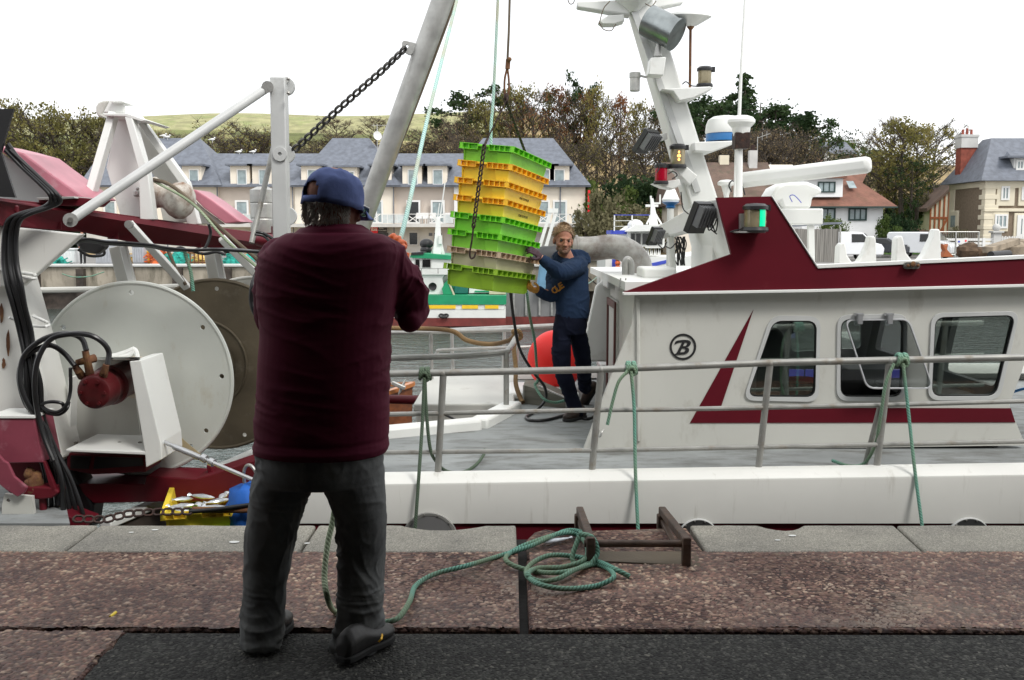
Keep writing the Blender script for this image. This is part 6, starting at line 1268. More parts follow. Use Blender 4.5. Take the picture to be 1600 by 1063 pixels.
pr('cap_box', [(161, 176), (171, 157), (191, 157), (194, 160), (194, 177)], 7.35, .03, 'white', towr); pr('cap_box', [(171, 157), (191, 157), (194, 160), (175, 161)], 7.3, .2, 'white', towr)
pr('cap_cup', [(149, 166), (153, 160), (162, 157), (170, 157), (160, 178), (163, 184), (153, 183), (149, 176)], 7.5, .12, 'cream', towr, bev=.02)
c = P(236, 303, 7.45); k = 7.45 / FPX; ax = (P(300, 315, 7.4) - P(236, 300, 7.45)).normalized()
o = MB().lathe([(.005, -.0), (26 * k, .0), (27 * k, .012), (24 * k, .03), (19 * k, .07), (17 * k, .11), (20 * k, .145), (26 * k, .185), (29 * k, .23), (27 * k, .275), (20 * k, .31), (8 * k, .325), (.005, .327)], c, ax, 36).build('rope_bobbin', mat('rusty_white_paint', (.62, .60, .54), .45, var=.08, dirt=(.20, .11, .06), da=.85, ds=7), towr, ang=50)
MB().lathe([(.03, 0), (.03, .02), (.015, .03)], P(215, 302, 7.38), (0, -1, 0), 6).ball(P(215, 295, 7.36), .012).ball(P(211, 305, 7.36), .012).ball(P(219, 306, 7.36), .012).build('bolt_head', M['galv'], towr)
# struts, post, rods
o = MB().cyl(P(110, 344, 6.0), P(418, 137, 6.95), .031, n=20).build('stay_tube', M['paintgrey'], st2); MB().cyl(P(110, 344, 5.96), P(110, 344, 6.05), .042).cyl(P(418, 136, 6.9), P(418, 136, 7.0), .04).build('tube_eye', M['galv'], o); MB().cyl(P(110, 344, 5.94), P(110, 344, 5.96), .016).build('pin', M['bolt'], o)
post = MB().beam(P(436, 122, 7.0), P(441, 400, 7.0), .105, .11, up=(0, 1, 0)).beam(P(441, 400, 7.0), P(447, 815, 7.0), .11, .11, up=(0, 1, 0)).build('gantry_post', M['paintgrey'], st2, bevel=.008)
def lug(px, py, r, Y=6.99, d=.03, par=None):
    c = XZ(px, py, Y); R = r / FPX * Y; plate(circ(c, R, 24), [circ(c, R * .28, 12)], Y, d).build('lug', M['paintgrey'], par or post, ang=30, bevel=.003)
lug(446, 135, 14, 7.04); lug(446, 241, 14, 7.04); lug(437, 241, 11, 6.93, .02); lug(449, 338, 14, 7.04); lug(446, 125, 5)
for x, y in ((451, 124), (451, 146)): MB().lathe([(.012, 0), (.012, .02), (.004, .025)], P(x, y, 6.9), (0, -1, 0), 6).build('bolt', M['bolt'], post)
MB().cyl(P(432, 210, 7.3), P(393, 380, 7.0), .019).build('thin_stay', M['greyrail'], st2)
def strut(a, b, w, Ya, Yb, m='white', nm='strut'):
    p, q = P(*a, Ya), P(*b, Yb); k = FPX / ((Ya + Yb) / 2); o = MB().beam(p, q, w / k, .05, up=(0, 1, 0)).build(nm, M[m], st2, bevel=.006); return o
o = strut((202, 350), (292, 449), 12, 6.9, 7.4); MB().lathe([(.028, 0), (.028, .03)], P(203, 351, 6.85), (0, -1, 0), 12).build('pin', M['galv'], o)
strut((346, 372), (412, 440), 12, 7.6, 7.9); strut((352, 376), (416, 428), 5, 7.9, 8.1)
strut((184, 385), (205, 470), 26, 7.5, 7.5, 'cream', 'box_leg'); strut((193, 385), (214, 470), 10, 7.4, 7.4, 'white', 'box_leg'); strut((330, 388), (346, 470), 24, 8.2, 8.2, 'cream', 'box_leg'); strut((338, 388), (355, 470), 9, 8.1, 8.1, 'white', 'box_leg')
pr('white_shell', [(386, 388), (436, 391), (436, 425), (420, 440), (400, 412)], 8.3, .05, 'white')
o = MB().lathe([(.11, 0), (.115, .02), (.115, .13), (.11, .14), (.115, .15), (.115, .27), (.11, .28), (.115, .29), (.115, .40), (.05, .43), (.01, .43)], P(412, 366, 9.2), (0, 0, 1), 24).build('steel_tank', M['galv'], st2, ang=15); MB().bb(P(395, 0, 9.2).x, P(428, 0, 9.2).x, 9.0, 9.3, P(0, 374, 9.2).z, P(0, 364, 9.2).z).build('tank_base', M['red'], o)
MB().ball(P(415, 376, 8.0), (.10, .1, .055)).lathe([(.03, 0), (.03, .06)], P(430, 366, 7.8), (0, 0, 1), 10).build('winch_lump', M['red'], st2)
MB().tube([P(-20, 455, 8.6), P(160, 452, 8.6), P(420, 443, 9.0)], .026, 10).build('far_rail', M['cream'], st2)
for l in (((-20, 420), (20, 424), (52, 429), (54, 432), (50, 435), (-10, 421)), ((14, 496), (45, 508), (72, 510), (76, 506), (70, 502), (52, 494))):
    MB().tube(spline([P(a, b, 6.2 + .08 * (i % 2)) for i, (a, b) in enumerate(l)], 5), .010, 8).build('hand_hold', M['white'], st2)
# rust scars on the leg
for px, py, h in ((2, 490, 15), (13, 537, 20), (6, 568, 8)):
    MB().add([P(px + rnd(-1, 1) + 3 * sin(2 * pi * k / 10), py + h * cos(2 * pi * k / 10) * (1 + .2 * sin(3 * k)), 6.342) for k in range(10)], [list(range(10))]).build('rust_scar', M['rust'], st2)
# net drums
def drum(px, py, Y, R, m, holes, nm='drum_flange', par=st2, rim=True):
    c = P(px, py, Y); cc = (c.x, c.z)
    hs = [circ((c.x + R * .90 * cos(a), c.z + R * .90 * sin(a)), R * .026, 12) for a in holes]
    o = plate(circ(cc, R, 96), hs, Y, .018).build(nm, M[m], par, ang=30)
    MB().ring(c + V((0, .009, 0)), (0, 1, 0), R, .016, 96, 8).build('flange_rim', M[m], o)
    return o, c
hol = [RAD(a) for a in (90, 37, 2, -52, 143, 183, 218, 270, 323)]
R1 = 152 / FPX * 6.75
o1, c1_ = drum(211, 593, 6.75, R1, 'flange', hol, nm='net_drum')
R2 = 133 / FPX * 7.7
o2, c2_ = drum(338, 570, 7.7, R2, 'brownflange', [RAD(a) for a in (88, 25, -20, -70, 140, 200, 250)], nm='net_drum'); MB().ring(P(315, 570, 7.697), (0, 1, 0), .35, .010, 64, 8).build('wear_ring', M['brownflange'], o2)
o3, c3b = drum(398, 560, 8.6, .70, 'cream', [RAD(a) for a in (84, 50, 15, -20)], nm='net_drum')
MB().cyl(c1_ + V((0, .03, 0)), c2_, .16, n=32).build('drum_core', M['brownflange'], o1); MB().cyl(c2_ + V((0, .03, 0)), c3b, .16, n=32).build('drum_core', M['brownflange'], o2)
MB().lathe([(.15, 0), (.15, -.05), (.13, -.07), (.09, -.08), (.09, -.15)], c1_ + V((0.02, 0, .01)), (0, 1, 0), 40).build('bearing_hub', mat('rusty_hub', (.52, .47, .38), .5, var=.15, dirt=(.35, .16, .04), da=.55, ds=8), o1)
MB().prism([P(236, 645, 6.742), P(239, 643, 6.742), P(290, 690, 6.742), P(316, 712, 6.742), P(311, 716, 6.742), P(285, 698, 6.742)], (0, .003, 0)).build('rust_streak', mat('rust_wash', (.42, .35, .21), .6, var=.15), o1, smooth=False)
# motor housing: open-fronted box of plates
hs_ = pr('motor_housing', [(106, 700), (112, 600), (138, 570), (152, 562), (204, 563), (222, 700)], 6.68, .02, 'cream', bev=.003)
MB().add([P(150, 562, 6.2), P(218, 561, 6.2), P(224, 564, 6.68), P(152, 563, 6.68)], [(0, 1, 2, 3)]).add([p + V((0, 0, .012)) for p in (P(150, 562, 6.2), P(218, 561, 6.2), P(224, 564, 6.68), P(152, 563, 6.68))], [(0, 1, 2, 3)]).build('housing_top', M['white'], hs_)
MB().prism([P(202, 565, 6.2), P(220, 563, 6.2), P(251, 692, 6.2), P(253, 718, 6.2), P(228, 731, 6.2), P(226, 706, 6.2)], (0, .40, 0)).build('housing_side', M['white'], hs_, bevel=.006, smooth=False)
MB().prism([P(103, 702, 6.2), P(227, 706, 6.2), P(227, 711, 6.2), P(103, 706, 6.2)], (0, .5, 0)).build('housing_floor', M['white'], hs_, bevel=.004, smooth=False)
MB().prism([P(103, 703, 6.55), P(106, 590, 6.55), P(112, 590, 6.55), P(109, 703, 6.55)], (0, .1, 0)).build('housing_side', M['white'], hs_, bevel=.003, smooth=False)
for px in (119, 152, 187, 219): MB().lathe([(.02, 0), (.02, .015), (.013, .015), (.013, .04), (.003, .043)], P(px, 700, 6.45), (0, 0, 1), 6).build('bolt', M['bolt'], hs_)
for l in (((172, 560), (178, 556), (200, 555), (212, 546)), ((176, 557), (196, 551), (210, 545)), ((216, 562), (212, 548), (206, 546))): MB().tube(spline([P(a, b, 6.45) for a, b in l], 4), .016, 8).build('tie_bar', M['white'], hs_)
mc = P(146, 613, 6.15); mx_ = (P(200, 590, 6.62) - mc).normalized()
MB().lathe([(.02, -.012), (.085, -.012), (.105, 0), (.112, .02), (.112, .10), (.118, .11), (.118, .13), (.112, .14), (.112, .20), (.13, .21), (.13, .24), (.115, .25), (.115, .55)], mc, mx_, 32).build('hydraulic_motor', M['redm'], st2)
for k in range(6): 
    bl = MB(); w = mx_; u = w.cross(V((0, 0, 1))).normalized(); q = u * cos(k * pi / 3) + w.cross(u) * sin(k * pi / 3); bl.lathe([(.012, -.024), (.012, -.010)], mc + q * .078, w, 6).build('motor_bolt', M['redm'], st2)
for a, b in (((117, 572), (128, 588)), ((133, 548), (142, 592)), ((166, 570), (160, 592)), ((120, 567), (148, 560))): MB().tube([P(*a, 6.15), P((a[0] + b[0]) / 2, (a[1] + b[1]) / 2, 6.15), P(*b, 6.2)], [.02, .024, .028], 10).build('hose_fitting', M['rust'], st2)
def hose(l, Y, r=.0165): return MB().tube(spline([P(a, b, Y + .02 * sin(i * 1.7)) for i, (a, b) in enumerate(l)], 7), r, 10).build('hose', M['black'], st2)
hose([(117, 572), (100, 552), (80, 540), (60, 545), (38, 560), (30, 590), (40, 630), (60, 655), (75, 690), (88, 730), (92, 790)], 6.1)
hose([(135, 548), (128, 530), (110, 522), (85, 524), (58, 536), (36, 560), (32, 600), (48, 640), (70, 668), (80, 700), (96, 750), (100, 810)], 6.05)
hose([(168, 570), (170, 550), (160, 535), (140, 524), (112, 522), (80, 530), (60, 560), (54, 600), (58, 640), (68, 680), (84, 720)], 6.0)
hose([(110, 575), (110, 610), (104, 632), (90, 644), (72, 640), (66, 632), (80, 628), (96, 630), (100, 636)], 6.08, .011)
hose([(66, 640), (74, 646), (92, 648), (104, 640), (108, 628)], 6.1, .009)
for k in range(7):
    d = (k - 3) * 3.2; hose([(12 + d * .4, 225 + abs(d)), (40 + d * .5, 262), (70 + d * .5, 290), (84 + d * .6, 305), (86 + d * .8, 316), (70 + d * .5, 325), (40 + d * .8, 334), (22 + d, 345), (16 + d, 370), (16 + d * 1.1, 410), (22 + d * 1.2, 445), (30 + d, 480), (40 + d, 520), (46 + d * .8, 560), (52 + d * 1.2, 600), (58 + d, 650), (72 + d * 1.5, 700), (90 + d * 2, 745), (100 + d * 3, 800), (102 + d * 3, 830)], 6.12 + .015 * (k % 3), .0135)
for k in range(4): hose([(88 - k * 2, 392 - k), (110, 382), (135, 374 + k), (165, 378 + k), (200, 380 + k), (235, 383 + k * .8), (262, 388 + k), (300, 391), (335, 390), (372, 392 - k * .5), (405, 394)], 6.35 + .35 * 0 + k * .02, .010)
for l in (((400, 362), (412, 365), (424, 372), (436, 384)), ((398, 366), (412, 369), (422, 378), (432, 386)), ((272, 391), (282, 387), (296, 392), (312, 389)), ((300, 392), (318, 397), (338, 394), (352, 398)), ((326, 350), (329, 365), (322, 385), (316, 391)), ((122, 390), (140, 400), (162, 398), (160, 385))): hose(l, 6.9, .010)
pr('cable_clump', [(118, 378), (160, 376), (164, 386), (150, 398), (126, 394)], 6.7, .1, 'blackm', bev=.02); pr('cable_clump', [(345, 386), (372, 388), (370, 397), (348, 396)], 7.8, .1, 'blackm', bev=.02)
# lower left bracket and base frame
pr('bracket_box', [(-20, 654), (53, 654), (67, 723), (8, 724), (-20, 690)], 6.0, .25, 'bracket', bev=.006); pr('bracket_lip', [(-20, 650), (53, 650), (54, 654), (-20, 654)], 5.99, .27, 'white', bev=.002)
pr('bracket_wing', [(5, 720), (12, 724), (22, 745), (42, 762), (38, 770), (27, 777), (8, 765), (-10, 750), (-20, 740), (-20, 690)], 5.9, .025, 'bracket', bev=.006)
pr('bracket_wing', [(66, 721), (70, 722), (87, 764), (82, 768), (76, 757)], 6.0, .03, 'red', bev=.004)
pr('bracket_floor', [(10, 768), (42, 760), (84, 762), (92, 770), (80, 779), (60, 781), (30, 779)], 6.0, .12, 'red', bev=.01)
pr('bracket_back', [(8, 723), (67, 722), (84, 764), (40, 765), (20, 745)], 6.16, .02, 'red', bev=.004)
for i, (a, b, r, h) in enumerate(((46, 740, .03, .10), (56, 752, .046, .13))):
    m_ = rockm(P(a, b, 6.05), r, 5 + i, 1, 1, 1.35); m_.merge(rockm(P(a + 2, b + 14, 6.05), r * 1.1, 8 + i, 1.1, 1, 1)); m_.build('rusted_bolt', M['rust'], st2, ang=50)
MB().cyl(P(66, 775, 6.05), P(70, 822, 6.05), .022).build('red_pipe', M['red'], st2); pr('foot_plate', [(84, 806), (97, 803), (134, 817), (134, 824), (80, 824)], 6.0, .2, 'red', bev=.005)
pl_ = plate(xz([(3, 790), (7, 772), (50, 776), (56, 830), (3, 830)], 5.95), [circ(XZ(13, 782, 5.95), .012, 12)], 5.95, .03).build('grey_plate', M['cream'], st2)
pr('rubber_skirt', [(78, 690), (108, 700), (116, 735), (146, 790), (140, 830), (50, 830), (60, 785), (72, 740)], 6.5, .2, 'black', bev=.02)
bs = pr('base_frame', [(112, 756), (225, 757), (228, 744), (306, 748), (332, 741), (400, 718), (500, 700), (500, 750), (400, 775), (326, 783), (146, 787)], 6.5, .3, 'red', bev=.008)
pr('shelf', [(104, 708), (228, 714), (228, 738), (145, 742), (104, 734)], 6.45, .3, 'red', bs); pr('shelf_shade', [(110, 712), (142, 714), (138, 733), (110, 732)], 6.44, .01, 'black', bs, bev=0); pr('shelf_shade', [(148, 714), (222, 716), (224, 728), (146, 733)], 6.44, .01, 'black', bs, bev=0)  # thin black plates stand for the shade in the shelf openings
pr('upright', [(322, 727), (330, 727), (336, 752), (326, 752)], 6.6, .1, 'red', bs)
o = MB().cyl(P(240, 684, 6.3), P(400, 752, 6.0), .013).build('ram_rod', M['silver'], st2); MB().cyl(P(272, 698, 6.24), P(312, 715, 6.17), .019).cyl(P(316, 715, 6.15), P(322, 718, 6.14), .026).cyl(P(328, 721, 6.14), P(334, 724, 6.13), .026).build('ram_sleeve', M['silver'], o)
MB().ring(P(392, 750, 6.05), (.6, 1, .2), .10, .010, sy=.6).build('lifting_ring', M['galv'], st2)
MB().tube(spline([P(240, 281, 7.3), P(262, 287, 7.25), P(285, 303, 7.2), P(320, 335, 7.1), P(360, 370, 7.0), P(410, 412, 6.9), P(430, 425, 6.9)], 5), .014, 8).build('trawl_wire', M['ropedg'] if 0 else M['wire'], st2)
rope('trawl_line', [P(240, 283, 7.32), P(300, 318, 7.1), P(352, 374, 7.0), P(402, 418, 6.9), P(440, 446, 6.8)], .010, M['ropep'], 'pale rope running down from the white bobbin past the struts', 'line')
rope('hanging_rope', [P(288, 392, 7.6), P(292, 405, 7.6), P(298, 425, 7.6), P(302, 455, 7.6)], .014, M['ropeg'], 'short green rope hanging below the red gantry beam', k=5)
rope('hanging_rope', [P(262, 390, 7.3), P(275, 420, 7.3), P(290, 445, 7.35)], .013, M['wire'], 'short brown wire hanging below the red gantry beam', 'wire', k=5)
# black hose loop at the man's left arm
rope('hose_loop', [P(404, 425, 6.3), P(396, 445, 6.2), P(394, 470, 6.2), P(400, 490, 6.2), P(412, 500, 6.3)], .022, M['black'], 'thick black hose loop just left of the man at elbow height', 'hose', k=6)
# chain with shackles lying above the quay edge
cg = MB().chain([P(115, 811, 5.7), P(165, 812, 5.75), P(200, 803, 5.8), P(250, 800, 5.85), (P(300, 799, 5.9))], .075, .0085); tag(cg.build('anchor_chain', M['chain']), 'short rusty chain with shackles stretched beside the yellow crate', 'chain')
rope('tow_wire', [P(296, 800, 5.9), P(340, 796, 5.9), P(400, 788, 5.9), P(440, 784, 5.9)], .014, M['black'], 'black wire leading from the rusty chain behind the man', 'wire')
rope('mooring_wire', [P(300, 796, 5.95), P(318, 797, 5.95), P(400, 797, 5.9)], .02, M['rust'], 'rusty turnbuckle wire beside the yellow crate', 'wire')
# low boat with crates below the gantry
dg_ = T('low_tender', (-2, 7.4, WZ), 'low white-edged wooden boat lying below the net drums', 'boat')
gw = [V((-2.60, 6.2, -.30)), V((-2.43, 6.8, -.30)), V((-2.34, 7.67, -.30)), V((-2.2, 8.46, -.32)), V((-1.9, 9.1, -.34)), V((-1.55, 9.3, -.34))]
m = MB(); n = len(gw)
for a, b in zip(gw, gw[1:]): m.beam(a, b, .09, .05)
m.build('gunwale', M['white'], dg_, bevel=.01)
MB().add([p + V((-.02, 0, -.02)) for p in gw] + [p + V((.10, -.02, -2.6)) for p in gw], [(i, i + 1, n + i + 1, n + i) for i in range(n - 1)]).add([p + V((.02, 0, -.02)) for p in gw] + [p + V((.12, -.02, -.8)) for p in gw], [(i, i + 1, n + i + 1, n + i) for i in range(n - 1)]).build('planking', M['timber'], dg_)
MB().prism([V((-2.5, 6.0, -.75)), V((-2.33, 6.8, -.75)), V((-2.24, 7.6, -.75)), V((-2.1, 8.4, -.75)), V((-1.5, 9.2, -.75)), V((-1.5, 6.0, -.75))], (0, 0, .06)).build('boat_deck', M['timber'], dg_)
def crate(name, m, mr, label, group=None, W_=.442, L_=.796, Hh=.165):
    t = T(name, (0, 0, 0), label, 'crate', group)
    def ring_(ins, z): return [V((-W_ + ins, ins, z)), V((-ins, ins, z)), V((-ins, L_ - ins, z)), V((-W_ + ins, L_ - ins, z))]
    a, b, c, d = ring_(.026, -.002), ring_(.050, -Hh), ring_(.054, -Hh + .004), ring_(.030, -.002)
    body = MB().add(a + b + c + d, [(i, (i + 1) % 4, 4 + (i + 1) % 4, 4 + i) for i in range(4)] + [(4, 5, 6, 7)] + [(8 + i, 12 + i, 12 + (i + 1) % 4, 8 + (i + 1) % 4) for i in range(4)] + [(11, 10, 9, 8)] + [(i, 12 + i, 12 + (i + 1) % 4, (i + 1) % 4) for i in range(4)])
    # corner columns on the short sides
    for y, s in ((0, 1), (L_, -1)):
        for x0, x1 in ((-W_ + .03, -W_ + .045), (-.14, -.032)):
            yy = y + s * .018; body.prism([V((x0, yy, -.05)), V((x1, yy, -.05)), V((x1 - .01, y + s * .046, -Hh + .01)), V((x0 + .01, y + s * .046, -Hh + .01))], (0, s * .02, 0))
    body.build('basket', m, t, bevel=.004, local=True, smooth=False)
    r = MB(); h = .044; wd = .030
    def fl(x0, x1, y0, y1, z): r.bb(x0, x1, y0, y1, z - .004, z)
    for z in (0, -h + .004):
        for x0, x1 in ((-W_, -wd * .9), (-wd * .9 + .0, 0)):
            pass
        fl(-wd, 0, 0, L_, z); fl(-W_, -W_ + wd, 0, L_, z)
        for y0, y1 in ((0, wd), (L_ - wd, L_)):
            fl(-W_ + wd, -W_ + .15, y0, y1, z - (.0005 if z == 0 else 0)); fl(-.20, -wd, y0, y1, z - (.0005 if z == 0 else 0))
    for y0, y1 in ((.004, wd), (L_ - wd, L_ - .004)): fl(-W_ + .15, -.20, y0, y1, -.014)
    def rib(x, y, dx, dy): r.bb(x, x + dx, y, y + dy, -h + .004, -.004)
    n = 8
    for i in range(n + 1):
        y = .001 + (L_ - .006) * i / n; rib(-wd + .002, y, wd - .003, .004); rib(-W_ + .001, y, wd - .003, .004)
    for y in (.001, L_ - wd + .002):
        for x in (-W_ + .001, -W_ + .075, -W_ + .147, -.203, -.16, -.118, -.076, -.034): rib(x, y, .004, wd - .003)
    r.bb(-wd - .002, -wd + .001, .01, L_ - .01, -h + .004, -.004); r.bb(-W_ + wd - .001, -W_ + wd + .002, .01, L_ - .01, -h + .004, -.004)
    for y in (wd - .001, L_ - wd - .002): r.bb(-W_ + .03, -.03, y, y + .003, -h + .004, -.016)
    r.build('rim', mr, t, local=True, smooth=False)
    return t
RC = Matrix.Rotation(.133, 3, 'Y') @ Matrix.Rotation(-.040, 3, 'X') @ Matrix.Rotation(-.394, 3, 'Z'); OC = V((.018, 7.3, 2.177))
kinds = [('green', 'greenr', 'bright green crate on top of the hanging stack'), ('yellow', 'orange', 'yellow crate with orange rim, directly under the top green one'), ('yellow', 'orange', 'yellow crate with orange rim, middle one of the three'), ('yellow', 'orange', 'yellow crate with orange rim, lowest of the three'),
         ('green', 'greenr', 'green crate just below the yellow ones in the hanging stack'), ('green', 'greenr', 'green crate resting on the beige one in the hanging stack'), ('tan', 'tanr', 'beige crate with brownish rim, the only one in the stack'), ('lime', 'lime', 'olive-green crate at the bottom of the hanging stack')]
made = {}
for i, (a, b, lab) in enumerate(kinds):
    if a not in made: t = made[a] = crate('fish_crate', M[a], M[b], lab, 'crates hoisted in a chained stack')
    else: t = clone(made[a]); t['label'] = lab
    jx = .004 * sin(i * 2.3); p = OC + RC @ V((jx, jx, -i * .128)); t.matrix_world = Matrix.Translation(p) @ (RC @ Matrix.Rotation(.008 * sin(i * 1.9), 3, 'Z')).to_4x4()
def lc(x, y, z): return OC + RC @ V((x, y, z))
M['ink'] = mat('worn_print', (.10, .07, .04), .8, var=.2, bump=0)
# worn stencils on the long sides
def crate_text(k, body, y, z, s, parent):
    me = text('stencil', body, (0, 0, 0), s, M['ink'], None); me.parent = parent; me.matrix_world = Matrix.Translation(lc(-.001 if z > -.05 else -.0335, y, -k * .128 + z)) @ (RC @ Matrix.Rotation(pi / 2, 3, 'Z') @ Matrix.Rotation(pi / 2, 3, 'X')).to_4x4(); return me
# sling: ring, chains, hook
RG = P(791, 158, 7.62)
sl = MB().chain([RG, lc(-.235, .02, .03), lc(-.225, -.03, -.02), lc(-.225, -.035, -.62)], .052, .0066); 
t = T('crate_sling', RG, 'rusty chain sling holding the stack of crates', 'chain'); sl.build('front_chain', M['chain'], t)
MB().chain([RG, lc(-.21, .79, .02), lc(-.22, .83, -.03), lc(-.22, .83, -.75)], .052, .0066).build('rear_chain', M['chain'], t)
MB().tube(spline([lc(-.225, -.035, -.60), lc(-.222, -.036, -.70), lc(-.225, -.038, -.80), lc(-.215, -.03, -.84), lc(-.195, -.02, -.83), lc(-.19, -.01, -.79)], 5), .007, 8).build('hook', M['chain'], t); MB().ring(RG, (1, .3, 0), .030, .008, 20).ball(RG + V((0, 0, .03)), (.02, .02, .03)).build('ring', M['chain'], t)
ht = T('hoist_wire', P(795, 60, 7.62), 'brown hoist wire rising from the crate sling', 'wire')
MB().tube([P(792.5, 104, 7.62), P(795, 50, 7.62), P(798, -60, 7.62)], .009, 8).build('wire', M['wire'], ht); MB().cyl(P(793, 108, 7.62), P(794, 93, 7.62), .018).ball(P(796, 93, 7.6), .017).build('ferrule', M['rust'], ht)
MB().tube(spline([P(792, 108, 7.62), P(788.5, 125, 7.62), P(788.5, 145, 7.62), P(791, 155, 7.62)], 4), .008, 8).tube(spline([P(793, 108, 7.62), P(795, 125, 7.62), P(795, 143, 7.62), P(791.5, 156, 7.62)], 4), .008, 8).build('loop', M['rust'], ht)
rope('guide_line', [P(780, -60, 8.2), P(778, 0, 8.2), P(771, 150, 8.2), P(767, 215, 8.2), P(772, 330, 8.3), P(797, 452, 8.4)], .012, M['ropet'], 'thin teal line coming down behind the crate stack', 'line', k=4)
rope('hauling_rope', [P(722, -40, 6.6), P(714, 0, 6.5), P(668, 185, 5.3), P(640, 315, 4.5), P(624, 378, 4.12), P(613, 398, 4.08), P(600, 430, 4.06)], .0105, M['ropet'], 'pale twisted rope held by the man, running up to the top of the picture', k=6)
rope('boom_wire', [P(722, -40, 7.4), P(704, 20, 7.4), P(640, 190, 7.5), P(572, 358, 7.6), P(540, 440, 7.7)], .012, M['wire'], 'brown wire slanting beside the grey boom', 'wire', k=4)
# boom
bo_ = T('derrick_boom', P(445, 690, 7.45), 'thick grey tubular boom leaning over behind the man', 'boom')
MB().cyl(P(708, -45, 7.3), P(447, 676, 7.45), .078, .066, n=28).build('tube', M['galv'], bo_)
c = XZ(638, 73, 7.3); plate(rrect([V((c.x - .045, c.y + .045)), V((c.x + .07, c.y + .02)), V((c.x + .02, c.y - .07)), V((c.x - .045, c.y - .03))], .03), [circ((c.x - .01, c.y), .012, 12)], 7.29, .025).build('lug', M['galv'], bo_, bevel=.003)
MB().cyl(P(447, 676, 7.40), P(440, 700, 7.4), .10, n=20).build('foot', M['galv'], bo_)
tag(MB().chain([P(634, 75, 7.28), P(600, 108, 7.2), P(560, 143, 7.15), P(510, 188, 7.1), P(458, 236, 7.05)], .078, .0105).build('stay_chain', M['chaing']), 'dark steel chain slanting between the grey boom and white post', 'chain')
# crate of fish and gear in the tender
yc = crate('fish_crate', M['yellow'], M['yellow'], 'yellow crate of fish low by the quay edge, left of the man'); yc.matrix_world = Matrix.Translation(V((-1.70, 5.98, -.135))) @ Matrix.Rotation(RAD(14), 4, 'Z')
yg = crate('fish_crate', M['green'], M['greenr'], 'green crate under the yellow crate of fish by the quay edge'); yg.matrix_world = Matrix.Translation(V((-1.64, 5.98, -.27))) @ Matrix.Rotation(RAD(8), 4, 'Z')
for i in range(9):
    p = V((-1.70, 5.98, -.135)) + Matrix.Rotation(RAD(14), 3, 'Z') @ V((-.09 - .27 * (i % 3) / 2.2 - rnd(0, .03), .14 + .15 * (i // 3), -.035 + rnd(-.01, .02))); d = V((cos(i * 1.3), sin(i * 1.3) * .7, rnd(-.1, .2))) * .09
    tag(MB().tube([p - d, p - d * .7, p, p + d * .7, p + d * .85, p + d * 1.1], [.005, .018, .028, .014, .006, .022], 10, ell=.6).build('mackerel', M['fish']), 'silver fish lying in the yellow crate', 'fish', 'silver fish in the yellow crate')
tag(rockm(P(388, 800, 6.1), .16, 2.5, 1, 1, 1.3).build('blue_bag', mat('blue_cloth', (.01, .12, .50), .7, var=.3, bump=.6, bs=8, bdist=.02), ang=80), 'crumpled bright blue bag behind the man left leg', 'bag')
# wooden boat beyond the well
wbt = T('wooden_boat', (-2.4, 13, WZ), 'varnished wooden boat bow with anchor beyond the stern well', 'boat')
rows = []
for i in range(9):
    t = i / 8; x = lerp(-3.0, P(645, 640, 13).x, t); w = .95 * (1 - t ** 2.2) + .02; top = lerp(-.62, -.42, t ** 2) ; rows.append([V((x, 13 - w, top)), V((x - .02, 13 - w * .85, -1.2)), V((x - .10 * t, 13 - w * .45, WZ - .1)), V((x - .10 * t, 13 + w * .45, WZ - .1)), V((x - .02, 13 + w * .85, -1.2)), V((x, 13 + w, top))])
vs = [p for r_ in rows for p in r_]; fs = [(i * 6 + k, i * 6 + k + 1, (i + 1) * 6 + k + 1, (i + 1) * 6 + k) for i in range(8) for k in range(5)]
M['varn'] = mat('varnished_wood', (.17, .055, .02), .35, var=.3, vs_=3, stretch=(.5, 6, 6), dirt=(.03, .02, .015), da=.5, ds=3)
MB().add(vs, fs).build('hull', M['varn'], wbt, ang=60); m = MB()
for s in (0, 5):
    for a, b in zip(rows, rows[1:]): m.beam(a[s], b[s], .08, .05)
m.build('rubbing_strake', mat('orange_varnish', (.42, .15, .04), .3), wbt)
MB().prism([r_[0] - V((0, -.03, .02)) for r_ in rows] + [r_[5] - V((0, .03, .02)) for r_ in rows[::-1]], (0, 0, -.03)).build('boat_deck', M['timber'], wbt)
a = P(634, 592, 12.6); an_ = T('stock_anchor', a, 'silver plough anchor on the wooden boat bow', 'anchor'); MB().prism([a, P(630, 608, 12.6), P(621, 620, 12.6), P(625, 604, 12.6)], (0, .1, 0)).beam(P(612, 598, 12.6), P(633, 607, 12.6), .06, .05).build('fluke', M['galv'], an_, bevel=.01)
pr2 = MB().prism([P(672, 672, 8.75), P(697, 645, 8.75), P(698, 636, 8.75), P(776, 636, 8.75), P(772, 672, 8.75)], (0, .15, 0)).build('green_chute', mat('olive_paint', (.16, .21, .03), .5, dirt=(.08, .09, .03), da=.4), bt, smooth=False)
MB().cyl(P(690, 646, 8.6), P(738, 668, 8.5), .01).build('well_wire', M['black'], bt)
